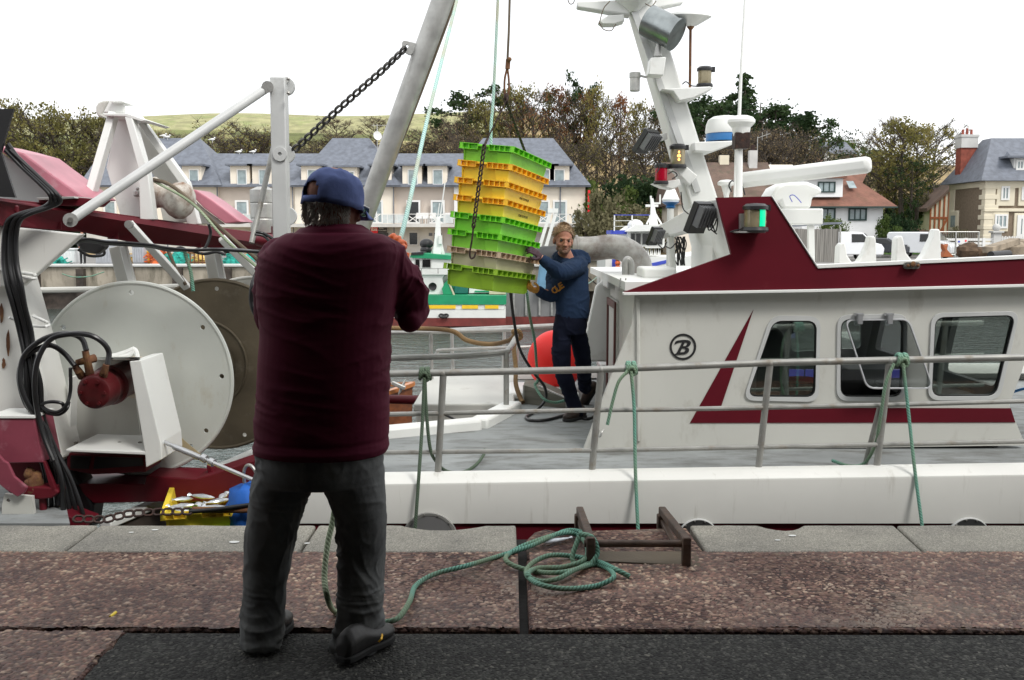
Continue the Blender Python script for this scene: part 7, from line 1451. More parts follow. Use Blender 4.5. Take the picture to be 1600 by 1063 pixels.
# ================================================================ people
random.seed(11)
def caps(mb, pts, rs, n=16, ell=1, ref=None):      # tapered limb with rounded ends
    pts = [V(p) for p in pts]
    sp = spline(pts, 5); m = len(sp); R = []
    for i in range(m):
        t = i / 5; k = min(int(t), len(rs) - 2); R.append(lerp(rs[k], rs[k + 1], t - k) if i < m - 1 else rs[-1])
    d0 = (sp[0] - sp[1]).normalized(); d1 = (sp[-1] - sp[-2]).normalized(); A = []; AR = []
    for q in (1, .92, .7, .38): A.append(sp[0] + d0 * R[0] * q); AR.append(R[0] * sqrt(max(.003, 1 - q * q)))
    B = []; BR = []
    for q in (.38, .7, .92, 1): B.append(sp[-1] + d1 * R[-1] * q); BR.append(R[-1] * sqrt(max(.003, 1 - q * q)))
    return mb.tube(A + sp + B, AR + R + BR, n, ref=ref, ell=ell)
def loft(mb, rings, n=40, pw=2.3):                 # rings: centre, half width (x), half depth (y), yaw, tilt
    vs = []
    for c, a, b, yaw in rings:
        for k in range(n):
            q = 2 * pi * k / n; cc, ss = cos(q), sin(q); x = a * abs(cc) ** (2 / pw) * (1 if cc > 0 else -1); y = b * abs(ss) ** (2 / pw) * (1 if ss > 0 else -1)
            vs.append(V(c) + V((x * cos(yaw) - y * sin(yaw), x * sin(yaw) + y * cos(yaw), 0)))
    m = len(rings); fs = [(i * n + k, i * n + (k + 1) % n, (i + 1) * n + (k + 1) % n, (i + 1) * n + k) for i in range(m - 1) for k in range(n)]
    fs += [list(range(n))[::-1], [(m - 1) * n + k for k in range(n)]]
    return mb.add(vs, fs)
def headmesh(c, R, s=1.):                          # face looks along -Y of R; s scales; chin to crown about .235
    mb = MB(); e = lambda p, r, Q=None: mb.ball(V(c) + R @ (V(p) * s), V(r) * s, R @ Q if Q else R, 20, 14)
    e((0, .018, .045), (.076, .096, .088)); e((0, -.022, -.012), (.062, .068, .085)); e((0, -.040, -.068), (.045, .045, .042)); e((0, -.068, -.092), (.024, .018, .018))
    e((0, -.098, -.018), (.013, .016, .028)); e((0, -.110, -.034), (.015, .015, .011)); e((-.012, -.100, -.037), (.009, .011, .008)); e((.012, -.100, -.037), (.009, .011, .008))
    e((0, -.086, .020), (.048, .017, .011)); e((-.038, -.060, -.026), (.022, .020, .022)); e((.038, -.060, -.026), (.022, .020, .022)); e((0, -.088, -.058), (.025, .013, .007)); e((0, -.086, -.069), (.022, .012, .007))
    for sx in (-1, 1): e((sx * .077, .014, -.004), (.009, .017, .028)); e((sx * .074, .020, -.002), (.012, .012, .02))
    return mb
def headdetail(c, R, s, par, hair):
    for sx in (-1, 1):
        MB().ball(V(c) + R @ (V((sx * .031, -.078, .003)) * s), V((.0125, .0125, .0085)) * s, n=14, m=10).build('eye', M['eye'], par); MB().ball(V(c) + R @ (V((sx * .031, -.0885, .003)) * s), .0062 * s, n=10, m=8).build('iris', M['blackm'], par)
        MB().ball(V(c) + R @ (V((sx * .033, -.094, .0215)) * s), V((.018, .006, .0045)) * s, R @ Matrix.Rotation(sx * -.12, 3, 'Y')).build('eyebrow', M[hair], par)
    MB().ball(V(c) + R @ (V((0, -.0965, -.0635)) * s), V((.022, .004, .0016)) * s, R, 14, 8).build('mouth_line', mat('lip_line', (.16, .05, .04), .6) if 'lip_line' not in bpy.data.materials else bpy.data.materials['lip_line'], par)
def hand(c, fwd, up, side, m, par, nm='hand', curl=1.0, s=1., thumb=1):   # palm at c; fingers along fwd, curling towards -up
    f = V(fwd).normalized(); u = V(up); u = (u - f * u.dot(f)).normalized(); r = f.cross(u); mb = MB(); c = V(c); R = Matrix((r, f, u)).transposed()
    mb.ball(c, V((.040, .050, .017)) * s, R, 16, 12); mb.ball(c - f * .03 * s, V((.031, .034, .019)) * s, R, 14, 10)
    for i, (dx, L_) in enumerate(((-.031, .062), (-.011, .074), (.010, .070), (.030, .055))):
        b = c + (r * dx + f * .038) * s; p = [b]; a = .25 * curl
        for k in range(3): b = b + (f * cos(a) - u * sin(a)) * L_ * s * (.42, .32, .26)[k]; p.append(b); a += .75 * curl
        caps(mb, p, [.0098 * s, .0092 * s, .0085 * s, .0075 * s], 10)
    b = c + (r * thumb * -.034 - f * .022) * s; p = [b, b + (r * thumb * -.022 + f * .022 - u * .012 * curl) * s, b + (r * thumb * -.026 + f * .048 - u * .026 * curl) * s, b + (r * thumb * -.016 + f * .066 - u * .036 * curl) * s]
    caps(mb, p, [.013 * s, .0115 * s, .0105 * s, .009 * s], 10)
    return fuse(mb, .0035 * s, 2).build(nm, m, par, ang=80)
def folds(seed, amp, sc=(9, 9, 5), sh=0.0, sharp=2.0, rough=.3):
    def f(p, n):
        q = V((p.x * sc[0] + sh * p.z, p.y * sc[1], p.z * sc[2])) + V((seed, seed * 2, 0)); w = noise.noise(q * .5 + V((9, 0, 0))) * 1.2; q = q + V((w, w, w))
        a = 1 - abs(noise.noise(q)) * 2; a = max(0, a) ** sharp; b = max(0, 1 - abs(noise.noise(q * 2.3)) * 2) ** sharp
        m_ = .5 + .9 * noise.noise(p * 4 + V((seed, 3, 1)))
        return amp * (a + rough * b - .6) * max(.15, m_)
    return f
# ---------------- the man on the quay, seen from behind
GM = G(500, 1030); man = T('person', (GM.x, 3.62, 0), 'man seen from behind in maroon jacket and blue cap, pulling a rope', 'person')
Y0 = 3.62; KX = Y0 / FPX
def Q(px, py, dy=0): return P(px, py, Y0 + dy)
def RW(px): return px * KX
# body beneath the clothes
hc = Q(523, 322, .0); HR = Matrix.Rotation(RAD(180 - 38), 3, 'Z') @ Matrix.Rotation(RAD(6), 3, 'X')
b = headmesh(hc, HR, 1.02)
caps(b, [Q(526, 345, .02), Q(524, 375, .02)], [.062, .07]); loft(b, [(Q(523, 380, .02), .10, .06, 0), (Q(521, 410, .02), .20, .10, 0), (Q(512, 500, .03), .19, .12, 0), (Q(505, 620, .02), .19, .12, 0), (Q(502, 720, .02), .19, .12, 0), (Q(500, 760, .02), .14, .10, 0)])
sR, eR, wR, hRp = Q(612, 415, .04), Q(642, 484, .20), Q(622, 425, .42), Q(616, 396, .47)
sL, eL, wL, hLp = Q(432, 412, .04), Q(425, 500, .18), Q(500, 440, .44), Q(560, 412, .50)
caps(b, [sR, eR], [.055, .045]); caps(b, [eR, wR], [.043, .028]); caps(b, [sL, eL], [.055, .045]); caps(b, [eL, wL], [.043, .028])
hipR, knR, anR = Q(552, 740, .02), Q(563, 870, .05), G(556, 1005) + V((0, .0, .10)); hipL, knL, anL = Q(446, 740, .02), Q(422, 870, .05), G(412, 1008) + V((0, 0, .10))
anR.y = 3.68; anL.y = 3.62
for h_, k_, a_ in ((hipR, knR, anR), (hipL, knL, anL)): caps(b, [h_, k_], [.08, .055]); caps(b, [k_, a_], [.052, .035])
body = fuse(b, .0055, 3).build('body', M['skin'], man, ang=80)
headdetail(hc, HR, 1.02, body, 'greyhair')
hand(wR + (hRp - wR) * .5 + V((0, .02, .02)), (hRp - wR).normalized() + V((0, .2, .6)), (-.3, -1, .1), 0, M['glove'], man, 'glove', 1.2, 1.05)
hand(Q(604, 398, .46), (.6, -.1, .7), (-.2, -1, 0), 0, M['glove'], man, 'glove', 1.3, 1.1, -1)
# jacket
j = MB()
rg = [(350, 525, 40, 52, .02), (358, 525, 52, 58, .015), (368, 524, 78, 66, .01), (380, 523, 98, 74, .01), (395, 520, 110, 80, .015), (415, 516, 114, 84, .02), (445, 513, 112, 88, .03), (480, 511, 108, 90, .04), (520, 510, 103, 90, .04), (560, 508, 104, 90, .04), (600, 506, 105, 88, .035), (650, 504, 106, 86, .03), (690, 502, 107, 85, .025), (706, 501, 107, 84, .02)]
loft(j, [(Q(px, py, dy), RW(w), RW(d), 0) for py, px, w, d, dy in rg], 48, 2.25)
caps(j, [Q(606, 404, .02), sR + V((0, .01, -.01)), Q(636, 452, .12), eR + V((.0, 0, -.0))], [.075, .080, .076, .070]); caps(j, [eR, Q(640, 455, .30), wR], [.072, .062, .046])
caps(j, [Q(642, 490, .16), Q(640, 500, .13)], [.062, .05])
caps(j, [Q(437, 402, .02), sL + V((-.0, .01, -.01)), Q(424, 455, .10), eL], [.075, .078, .070, .064]); caps(j, [eL, Q(450, 475, .32), wL], [.064, .056, .045])
f1 = folds(2.2, .010, (3.6, 3.6, 8), 9, 3.0, .35); f2 = folds(7.7, .012, (10, 8, 4), -6, 2.6, .4); fz = folds(1.1, .006, (3.5, 3, 7), 10, 2.6, .4)
f1b = folds(3.9, .010, (3.6, 3.6, 8), -9, 3.0, .35)
def jd(p, n):
    z = p.z; mx = sst((p.x - Q(470, 0).x) / .22); ar = sst((p.x - Q(600, 0).x) / .05); lo = sst((1.05 - z) / .2)
    d = (f1(p, n) * (1 - mx) + f1b(p, n) * mx) * (1 - ar) * (1 - .5 * lo) + f2(p, n) * ar + fz(p, n) * lo * .8
    # gathered hem and cuff lines
    hem = Q(500, 700).z; d += .004 * max(0, 1 - abs(z - hem - .005) / .012) - .003 * max(0, 1 - abs(z - hem - .035) / .012)
    col = abs(z - Q(500, 362).z); d -= .008 * max(0, 1 - col / .010)
    return d
jk = fuse(j, .0065, 5, jd)
zc = Q(500, 709).z
jk.build('jacket', M['jacket'], man, ang=180)
# trousers
t_ = MB()
loft(t_, [(Q(500, 695, .02), RW(100), RW(78), 0), (Q(500, 720, .02), RW(102), RW(80), 0), (Q(499, 740, .02), RW(99), RW(78), 0), (Q(499, 752, .02), RW(92), RW(74), 0)], 40)
def leg(l):
    for (p, q) in zip(l, l[1:]): pass
    rings = [(Q(px, py, dy), RW(w), RW(w * 1.08), 0) for py, px, w, dy in l]; loft(t_, rings, 28, 2.1)
leg([(730, 446, 48, .02), (755, 443, 50, .02), (775, 438, 48, .02), (810, 429, 43, .03), (850, 421, 40, .04), (880, 417, 38, .05), (910, 415, 36, .04), (950, 413, 35, .03), (985, 411, 35, .01), (1004, 410, 35, .0), (1010, 410, 34, .0)])
leg([(730, 552, 50, .02), (755, 551, 52, .02), (775, 557, 48, .02), (810, 564, 42, .03), (850, 566, 40, .05), (880, 564, 39, .06), (910, 563, 38, .05), (950, 562, 38, .04), (985, 561, 39, .03), (1005, 558, 39, .02), (1012, 557, 38, .02)])
fA = folds(4.4, .013, (8, 8, 4), 5, 2.4, .4); fB = folds(5.1, .014, (4, 4, 17), 3, 2.0, .3)
def td(p, n):
    z = p.z; lo = sst((.28 - z) / .12); kn = max(0, 1 - abs(z - .55) / .13); return fA(p, n) + fB(p, n) * (lo + .7 * kn)
fuse(t_, .0065, 5, td).build('trousers', M['trous'], man, ang=180)
# shoes
def shoe(heel, toe, w=.050):
    d = (toe - heel); L_ = d.length; d.normalize(); s = V((d.y, -d.x, 0)); up = V((0, 0, 1)); so = MB(); R = Matrix((s, d, up)).transposed()
    outl = [(-.8, .02), (-.9, .1), (-.85, .3), (-.8, .45), (-1.0, .65), (-1.02, .78), (-.8, .92), (-.35, 1.0), (.25, 1.0), (.75, .92), (1.0, .78), (.98, .62), (.78, .45), (.8, .3), (.85, .1), (.75, .02), (.4, -.03), (-.4, -.03)]
    so.prism([heel + s * (a * w) + d * (b_ * L_) + up * .002 for a, b_ in outl], up * .026)
    u = MB(); 
    for t, ww, h in ((.04, .80, .075), (.15, .84, .095), (.3, .82, .10), (.45, .82, .085), (.6, .92, .068), (.75, .97, .056), (.88, .85, .048), (.96, .6, .04)):
        pass
    prof = [(-.01, .55, .050), (.04, .80, .085), (.12, .84, .100), (.22, .82, .104), (.34, .80, .098), (.46, .84, .080), (.58, .92, .066), (.70, .98, .058), (.80, .94, .052), (.90, .78, .046), (.97, .5, .038), (1.0, .2, .032)]; vs = []; n = 20
    for t, ww, h in prof:
        for k in range(n):
            a = 2 * pi * k / n; zz = sin(a); vs.append(heel + d * (t * L_) + s * (cos(a) * w * ww * (1 if zz < .2 else 1 - .35 * (zz - .2))) + up * (.022 + (h * .5) * (1 + max(-1, zz * (1.0 if zz > 0 else 1.4))) ))
    m = len(prof); u.add(vs, [(i * n + k, i * n + (k + 1) % n, (i + 1) * n + (k + 1) % n, (i + 1) * n + k) for i in range(m - 1) for k in range(n)] + [list(range(n))[::-1], [(m - 1) * n + k for k in range(n)]])
    return so, fuse(u, .005, 3)
for hx, tx in (((534, 1037), (612, 996)), ((410, 1017), (420, 985))):
    so, up_ = shoe(G(*hx), G(*tx) if hx[0] > 500 else G(*hx) + V((.03, .27, 0))); o = up_.build('shoe', M['shoe'], man, ang=70); so.build('sole', M['sole'], o, bevel=.006)
    if hx[0] > 500: MB().tube(spline([G(592, 1003, .075), G(596, 998, .085), G(597, 992, .07)], 4), .004, 6).build('lace_tab', M['orange'], o)
# cap
cc = Q(526, 314, .0); CR = Matrix.Rotation(RAD(180 - 38), 3, 'Z') @ Matrix.Rotation(RAD(10), 3, 'X')
cp = MB(); n, m_ = 48, 16; vs = []; fs = []
for i in range(m_ + 1):
    th = (pi * .5) * i / m_ + .0
    for k in range(n):
        q = 2 * pi * k / n; r = sin(th); zz = cos(th); seam = 1 - .012 * (abs(sin(3 * q)) < .12); low = -.028 * max(0, (i - 11) / 5)
        p = V((.100 * r * cos(q), .116 * r * sin(q), .112 * zz ** .85 + low)) * seam
        p = p * 1.03 + V((0, .016, 0)); p += V((p.x, p.y, 0)) * (.05 * noise.noise(p * 25)) + V((0, 0, .006 * noise.noise(p * 30)))
        vs.append(p)
for i in range(m_):
    for k in range(n):
        q = (k + .5) / n * 2 * pi; back = abs(((q - pi / 2 + pi) % (2 * pi)) - pi)
        if i >= m_ - 4 and i < m_ - 1 and back < .42 - .10 * max(0, (m_ - 3 - i)): continue
        fs.append((i * n + k, (i + 1) * n + k, (i + 1) * n + (k + 1) % n, i * n + (k + 1) % n))
cp.add([cc + CR @ p for p in vs], fs); o = cp.build('cap', M['cap'], man, ang=60)
sol = o.modifiers.new('s', 'SOLIDIFY'); sol.thickness = .004
MB().lathe([(.012, 0), (.009, .006), (.002, .008)], cc + CR @ V((0, 0, .111)), CR @ V((0, 0, 1)), 12).build('cap_button', M['cap'], o)
br = MB(); vs = []; 
for j in range(6):
    for k in range(15):
        a = -pi / 2 + (k - 7) / 7 * .95; rr_ = 1 + .50 * j / 5 * cos((k - 7) / 7 * 1.25); vs.append(V((.100 * cos(a) * (1 + .05 * j / 5), .116 * sin(a) * rr_, -.026 - .014 * j / 5 + .022 * (cos(a)) ** 2 * -1 * (j / 5))))
br.add([cc + CR @ p for p in vs], [(j * 15 + k, j * 15 + k + 1, (j + 1) * 15 + k + 1, (j + 1) * 15 + k) for j in range(5) for k in range(14)]); bo2 = br.build('brim', M['cap'], o); so = bo2.modifiers.new('s', 'SOLIDIFY'); so.thickness = .004
# hair below the cap
hr = MB(); 
def strand(p, d, L_, r=.0011, n=4, drop=.5):
    pts = [p]; d = d.normalized()
    for k in range(n): d = (d + V((rnd(-.25, .25), rnd(-.25, .25), -drop * rnd(.5, 1.2)))).normalized(); p = p + d * L_ / n; pts.append(p)
    hr.tube(pts, [r, r, r * .9, r * .6, r * .2][:n + 1], 3)
for i in range(1700):
    a = rnd(-.45, pi + .45); z = rnd(-.066, .012); p = V((.082 * cos(a), .020 + .092 * sin(a) * (1 if sin(a) > 0 else .3), z)) 
    p = V((p.x * (1 - .18 * max(0, -z - .04) / .05), p.y * (1 - .25 * max(0, -z - .03) / .05), z)); w = hc + HR @ (p * 1.02); strand(w, HR @ V((cos(a), sin(a), -.6)), rnd(.012, .028))
hr.build('hair', M['greyhair'], man, ang=180)
# spectacles
gl_ = MB()
for sx in (-1, 1): gl_.tube([hc + HR @ V((sx * .078, .01, .012)), hc + HR @ V((sx * .076, -.075, .008)), hc + HR @ V((sx * .066, -.108, .004))], .0022, 6)
gl_.build('spectacle_frame', M['silver'], man); 
for sx in (-1, 1): MB().ball(hc + HR @ V((sx * .036, -.112, -.006)), V((.027, .003, .020)), HR, 20, 10).build('spectacle_lens', M['clear'], man)
# rope tail from his hands to the ground behind the right leg
rope('rope_tail', [Q(600, 430, .44), Q(560, 560, .40), Q(530, 700, .34), Q(522, 800, .30), Q(512, 850, .24), Q(507, 900, .17), Q(512, 935, .10), G(522, 955, .02), G(548, 968, .012), G(575, 973, .012), G(598, 973, .012)], .0115, M['ropep'], 'rope tail hanging between the man legs to his right shoe')

# ---------------- the worker on the deck
YW = 8.25; KW = YW / FPX
def q_(px, py, dy=0): return P(px, py, YW + dy)
wk = T('person', G(892, 655, DZ), 'bearded man in navy hoodie reaching for the crates on the boat deck', 'person')
hw_ = q_(880, 377, -.02); WR = Matrix.Rotation(RAD(8), 3, 'Z') @ Matrix.Rotation(RAD(4), 3, 'Y') @ Matrix.Rotation(RAD(0), 3, 'X')
S_ = 1.0
b = headmesh(hw_, WR, S_)
caps(b, [q_(882, 395, .02), q_(888, 412, .03)], [.056, .065])
loft(b, [(q_(888, 410, .02), .10, .07, 0), (q_(890, 425, .02), .14, .09, 0), (q_(893, 465, .02), .115, .09, 0), (q_(892, 500, .02), .11, .09, 0), (q_(890, 520, .02), .11, .09, 0)], 28)
sA, eA, wA = q_(903, 416, -.05), q_(872, 424, -.33), q_(846, 404, -.42)      # his left arm, across in front
sB, eB, wB = q_(866, 428, .10), q_(862, 462, -.05), q_(838, 453, -.22)
caps(b, [sA, eA], [.05, .04]); caps(b, [eA, wA], [.04, .028]); caps(b, [sB, eB], [.05, .04]); caps(b, [eB, wB], [.04, .028])
hA, kA, aA = q_(880, 515, 0), q_(880, 580, -.02), G(899, 655, DZ) + V((0, 0, .09)); hB, kB, aB = q_(898, 515, .05), q_(912, 570, .22), q_(916, 610, .55)
for l in ((hA, kA, aA), (hB, kB, aB)): caps(b, [l[0], l[1]], [.062, .045]); caps(b, [l[1], l[2]], [.05, .034])
wb2 = fuse(b, .0055, 2).build('body', M['skin'], wk, ang=80)
headdetail(hw_, WR, S_, wb2, 'blondhair')
# short hair and beard
hm_ = MB()
for i in range(18):
    for k in range(36):
        pass
vs = []; n = 40; m_ = 16
for i in range(m_ + 1):
    th = 1.75 * i / m_
    for k in range(n):
        q = 2 * pi * k / n; fr_on = max(0, -sin(q)); th2 = min(th, 1.75 - .62 * fr_on ** 1.5); d = V((sin(th2) * cos(q) * .082, .018 + sin(th2) * sin(q) * .102, .045 + cos(th2) * .097)); d += (d - V((0, .018, .04))) * .07 * noise.noise(d * 45); vs.append(hw_ + WR @ (d * S_))
hm_.add(vs, [(i * n + k, (i + 1) * n + k, (i + 1) * n + (k + 1) % n, i * n + (k + 1) % n) for i in range(m_) for k in range(n)])
hr = MB()
for i in range(700):
    q = rnd(0, 2 * pi); fo = max(0, -sin(q)); th = rnd(0, 1.7 - .6 * fo ** 1.5); d = V((sin(th) * cos(q) * .083, .018 + sin(th) * sin(q) * .103, .045 + cos(th) * .098)); strand(hw_ + WR @ (d * S_), WR @ (V((d.x, d.y - .03 - (.06 if fo > .3 else 0), d.z)) * 1), rnd(.010, .022), .0012, 3, .12)
hm_.merge(hr); hm_.build('hair', M['blondhair'], wk, ang=60)
bd = MB(); Wx = WR
bd.ball(hw_ + WR @ (V((0, -.047, -.071)) * S_), V((.047, .044, .040)) * S_, WR, 20, 12).ball(hw_ + WR @ (V((0, -.083, -.084)) * S_), V((.028, .017, .020)) * S_, WR, 14, 10)
for sx in (-1, 1): bd.ball(hw_ + WR @ (V((sx * .046, -.030, -.058)) * S_), V((.014, .032, .026)) * S_, WR, 12, 8); bd.ball(hw_ + WR @ (V((sx * .012, -.0935, -.053)) * S_), V((.015, .005, .0035)) * S_, WR, 10, 6)
fuse(bd, .004, 1).build('beard', M['beard'], wk, ang=60)
# hoodie
h = MB()
loft(h, [(q_(886, 404, .02), .075, .07, 0), (q_(888, 411, .02), .125, .09, 0), (q_(889, 420, .02), .165, .11, 0), (q_(890, 440, .01), .155, .12, 0), (q_(894, 465, .0), .145, .12, 0), (q_(895, 485, .0), .14, .12, 0), (q_(894, 497, .0), .135, .12, 0)], 36)
h.ring(q_(889, 405, .05), (.05, -.42, 1), .098, .047, 24, 10); h.ball(q_(900, 405, .10), (.13, .08, .085))
caps(h, [q_(900, 418, -.01), sA, q_(885, 424, -.24), eA], [.085, .082, .072, .066]); caps(h, [eA, q_(858, 414, -.40), q_(850, 407, -.42)], [.065, .052, .042])
caps(h, [q_(875, 425, .05), sB, q_(864, 446, .04), eB], [.075, .07, .062, .058]); caps(h, [eB, q_(850, 460, -.13), q_(842, 455, -.20)], [.056, .046, .040])
fh = folds(3.3, .012, (9, 9, 11), 3, 2.2)
fuse(h, .0065, 4, fh).build('hoodie', M['hood'], wk, ang=180)
hd_ = (wA - eA).normalized(); hand(wA + hd_ * .05 + V((0, 0, .01)), hd_, (0, -.7, .7), 0, M['gloved'], wk, 'glove', .8, .95)
hd_ = (wB - eB).normalized(); hand(wB + hd_ * .05 + V((0, .0, -.01)), hd_ + V((0, .1, .1)), (0, -.4, -1), 0, M['glovey'], wk, 'glove', .9, .95, -1)
M['print'] = mat('orange_print', (.45, .19, .02), .8, var=.2)
for ch_, px, py, s, rot in (('L', 855, 419, .05, .1), ('U', 858.5, 420.5, .05, .1), ('G', 862.5, 423, .05, .1), ('O', 862, 453, .055, .1), ('U', 867, 450, .06, .35), ('E', 872, 446, .06, .6)):
    pass
# trousers, boots
t_ = MB(); loft(t_, [(q_(893, 490, .0), .132, .115, 0), (q_(891, 508, .0), .14, .12, 0), (q_(890, 522, .01), .135, .115, 0)], 30)
caps(t_, [q_(879, 510, -.02), q_(877, 545, -.03), q_(880, 582, -.03), q_(892, 618, .0), q_(901, 645, .0)], [.078, .082, .072, .062, .060]); caps(t_, [q_(900, 512, .04), q_(908, 545, .12), q_(912, 575, .24), q_(913, 590, .38), q_(914, 606, .52)], [.078, .076, .068, .060, .058])
fuse(t_, .007, 4, folds(6.6, .012, (9, 9, 12), 2, 2)).build('trousers', M['jeans'], wk, ang=180)
M['boot'] = mat('brown_boot', (.030, .016, .011), .6, var=.4, vs_=12, bump=.3)
so, up_ = shoe(G(912, 653, DZ), G(882, 660, DZ), .052); o = up_.build('shoe', M['boot'], wk, ang=70); so.build('sole', M['sole'], o, bevel=.005); caps(MB(), [(0, 0, 0), (0, 0, 1)], [1, 1])
hb = q_(926, 603, .62); tb2 = q_(912, 628, .72); tb2.z = max(tb2.z, DZ + .02)
u = MB(); caps(u, [hb, hb.lerp(tb2, .5), tb2], [.046, .05, .036]); o = fuse(u, .006, 2).build('shoe', M['boot'], wk, ang=70)
dd = (tb2 - hb).normalized(); nn = V((.9, 0, -.45)); MB().beam(hb + nn * .04 - dd * .02, tb2 + nn * .036 + dd * .02, .085, .022, up=nn).build('sole', M['sole'], o, bevel=.006)
# ---------------- distant figures
def tiny(px, py, Y, h, top, leg_, label, pose=0):
    f_ = P(px, py, Y); t = T('person', f_, label, 'person'); s = h / 1.75; b = MB()
    caps(b, [f_ + V((0, 0, 1.45 * s)), f_ + V((0, 0, 1.52 * s))], [.05, .05], 8); b.ball(f_ + V((0, 0, 1.64 * s)), V((.08, .09, .115)) * s); 
    for sx in (-1, 1): caps(b, [f_ + V((sx * .18, 0, 1.38 * s)), f_ + V((sx * .23, 0, 1.1 * s)), f_ + V((sx * .15, -.12, .92 * s))], [.045, .04, .03], 8); b.ball(f_ + V((sx * .12, -.16, .90 * s)), (.035, .04, .05))
    loft(b, [(f_ + V((0, 0, .85 * s)), .13, .09, 0), (f_ + V((0, 0, 1.44 * s)), .12, .08, 0)], 12)
    for sx in (-1, 1): caps(b, [f_ + V((sx * .09, 0, .85 * s)), f_ + V((sx * .10, 0, .1 * s))], [.06, .04], 8)
    fuse(b, .02, 1).build('body', M['skin'], t); c = MB(); loft(c, [(f_ + V((0, 0, .82 * s)), .17, .12, 0), (f_ + V((0, 0, 1.1 * s)), .16, .12, 0), (f_ + V((0, 0, 1.38 * s)), .20, .12, 0), (f_ + V((0, 0, 1.48 * s)), .09, .08, 0)], 16)
    for sx in (-1, 1): caps(c, [f_ + V((sx * .19, 0, 1.38 * s)), f_ + V((sx * .24, 0, 1.1 * s)), f_ + V((sx * .16, -.11, .94 * s))], [.065, .06, .05], 8)
    fuse(c, .02, 1).build('jacket', top, t); c = MB()
    for sx in (-1, 1): caps(c, [f_ + V((sx * .09, 0, .85 * s)), f_ + V((sx * .10, 0, .10 * s))], [.095, .065], 8); c.ball(f_ + V((sx * .1, -.05, .05)), (.05, .13, .05))
    fuse(c, .02, 1).build('trousers', leg_, t); return t
tiny(130, 413, 55.3, 1.8, M['blackm'], M['blackm'], 'person in black standing on the far quay under the gantry')
# ================================================================ boats across the harbour
random.seed(9)
Y = 41; KB = Y / FPX
gbt = T('green_trawler', (P(700, 500, Y).x, Y + 2, WZ), 'white trawler with green and yellow hull bands across the harbour', 'fishing boat')
def fx(px, YY=Y): return P(px, 500, YY).x
def fz_(py, YY=Y): return P(700, py, YY).z
def band(x0, x1, y0, y1, m, nm, yoff=0): 
    a = fx(x0); c_ = fx(x1); return MB().prism([V((a, Y + yoff, fz_(y0))), V((c_, Y + yoff, fz_(y0 + (.5 if y0 > 470 else 1.5)))), V((c_, Y + yoff, fz_(y1))), V((a, Y + yoff, fz_(y1)))], (0, 4.2 - 2 * yoff, 0)).build(nm, M[m], gbt, smooth=False)
band(540, 790, 484, 497, 'white', 'hull'); band(540, 790, 497, 510, 'antifoul', 'hull_bottom', -.02); band(540, 791, 460.5, 476, 'greenboat', 'green_band', -.05); band(540, 788, 476, 484, 'white', 'hull')
for a, b_ in ((540, 712), (722, 747), (758, 779)): MB().bb(fx(a), fx(b_), Y - .04, Y + .02, fz_(482.5), fz_(477)).build('yellow_panel', M['yellowboat'], gbt, smooth=False)
MB().bb(fx(540), fx(790), Y + .15, Y + 4, fz_(463), fz_(462.5)).build('deck', M['deck'], gbt)
o = MB().prism([V((fx(560), Y + .5, fz_(461))), V((fx(708), Y + .5, fz_(461))), V((fx(693), Y + .5, fz_(452))), V((fx(690), Y + .5, fz_(436))), V((fx(702), Y + .5, fz_(420))), V((fx(560), Y + .5, fz_(420)))], (0, 3.2, 0)).build('deckhouse', M['white'], gbt, smooth=False)
MB().lathe([(.12, 0), (.17, .03), (.17, -.02)], V((fx(675), Y + .48, fz_(449))), (0, -1, 0), 20).build('porthole', M['black'], o)
w = MB().prism([V((fx(640), Y + .4, fz_(430))), V((fx(704), Y + .4, fz_(430))), V((fx(704), Y + .4, fz_(404))), V((fx(644), Y + .4, fz_(402)))], (0, 3.4, 0)).build('wheelhouse', M['white'], gbt, smooth=False)
MB().prism([V((fx(640), Y + .3, fz_(403))), V((fx(706), Y + .3, fz_(406))), V((fx(706), Y + .3, fz_(400))), V((fx(660), Y + .3, fz_(396))), V((fx(642), Y + .3, fz_(399)))], (0, 3.6, 0)).build('green_roof_band', M['greenboat'], w, smooth=False)
MB().prism([V((fx(642), Y + .25, fz_(399))), V((fx(662), Y + .25, fz_(398))), V((fx(662), Y + .25, fz_(394))), V((fx(643), Y + .25, fz_(395)))], (0, 3, 0)).build('roof_box', M['blackm'], w, smooth=False)
for a, b_ in ((649, 655), (660, 672)): f = MB().bb(fx(a) - .03, fx(b_) + .03, Y + .37, Y + .39, fz_(419), fz_(405)).build('window', M['galv'], w); MB().bb(fx(a), fx(b_), Y + .35, Y + .369, fz_(418), fz_(406)).build('pane', M['glassk'], f)
MB().bb(fx(655), fx(700), Y + .1, Y + .14, fz_(420.5), fz_(419.5)).bb(fx(658), fx(658) + .04, Y + .1, Y + .14, fz_(432), fz_(420)).bb(fx(684), fx(684) + .04, Y + .1, Y + .14, fz_(428), fz_(420)).build('hand_rail', M['galv'], gbt)
MB().beam(V((fx(680), Y + 1.5, fz_(402))), V((fx(682), Y + 1.5, fz_(340))), .5, .35, w2=.16, h2=.16).beam(V((fx(672), Y + 1.5, fz_(400))), V((fx(681), Y + 1.5, fz_(370))), .12, .12).beam(V((fx(690), Y + 1.5, fz_(400))), V((fx(683), Y + 1.5, fz_(370))), .12, .12).beam(V((fx(674), Y + 1.5, fz_(341))), V((fx(690), Y + 1.5, fz_(338))), .08, .08).build('mast', M['white'], gbt)
MB().cyl(V((fx(684), Y + 1.5, fz_(345))), V((fx(693), Y + 1.5, fz_(283))), .025).cyl(V((fx(680), Y + 1.5, fz_(345))), V((fx(684), Y + 1.5, fz_(316))), .02).build('aerial', M['white'], gbt)
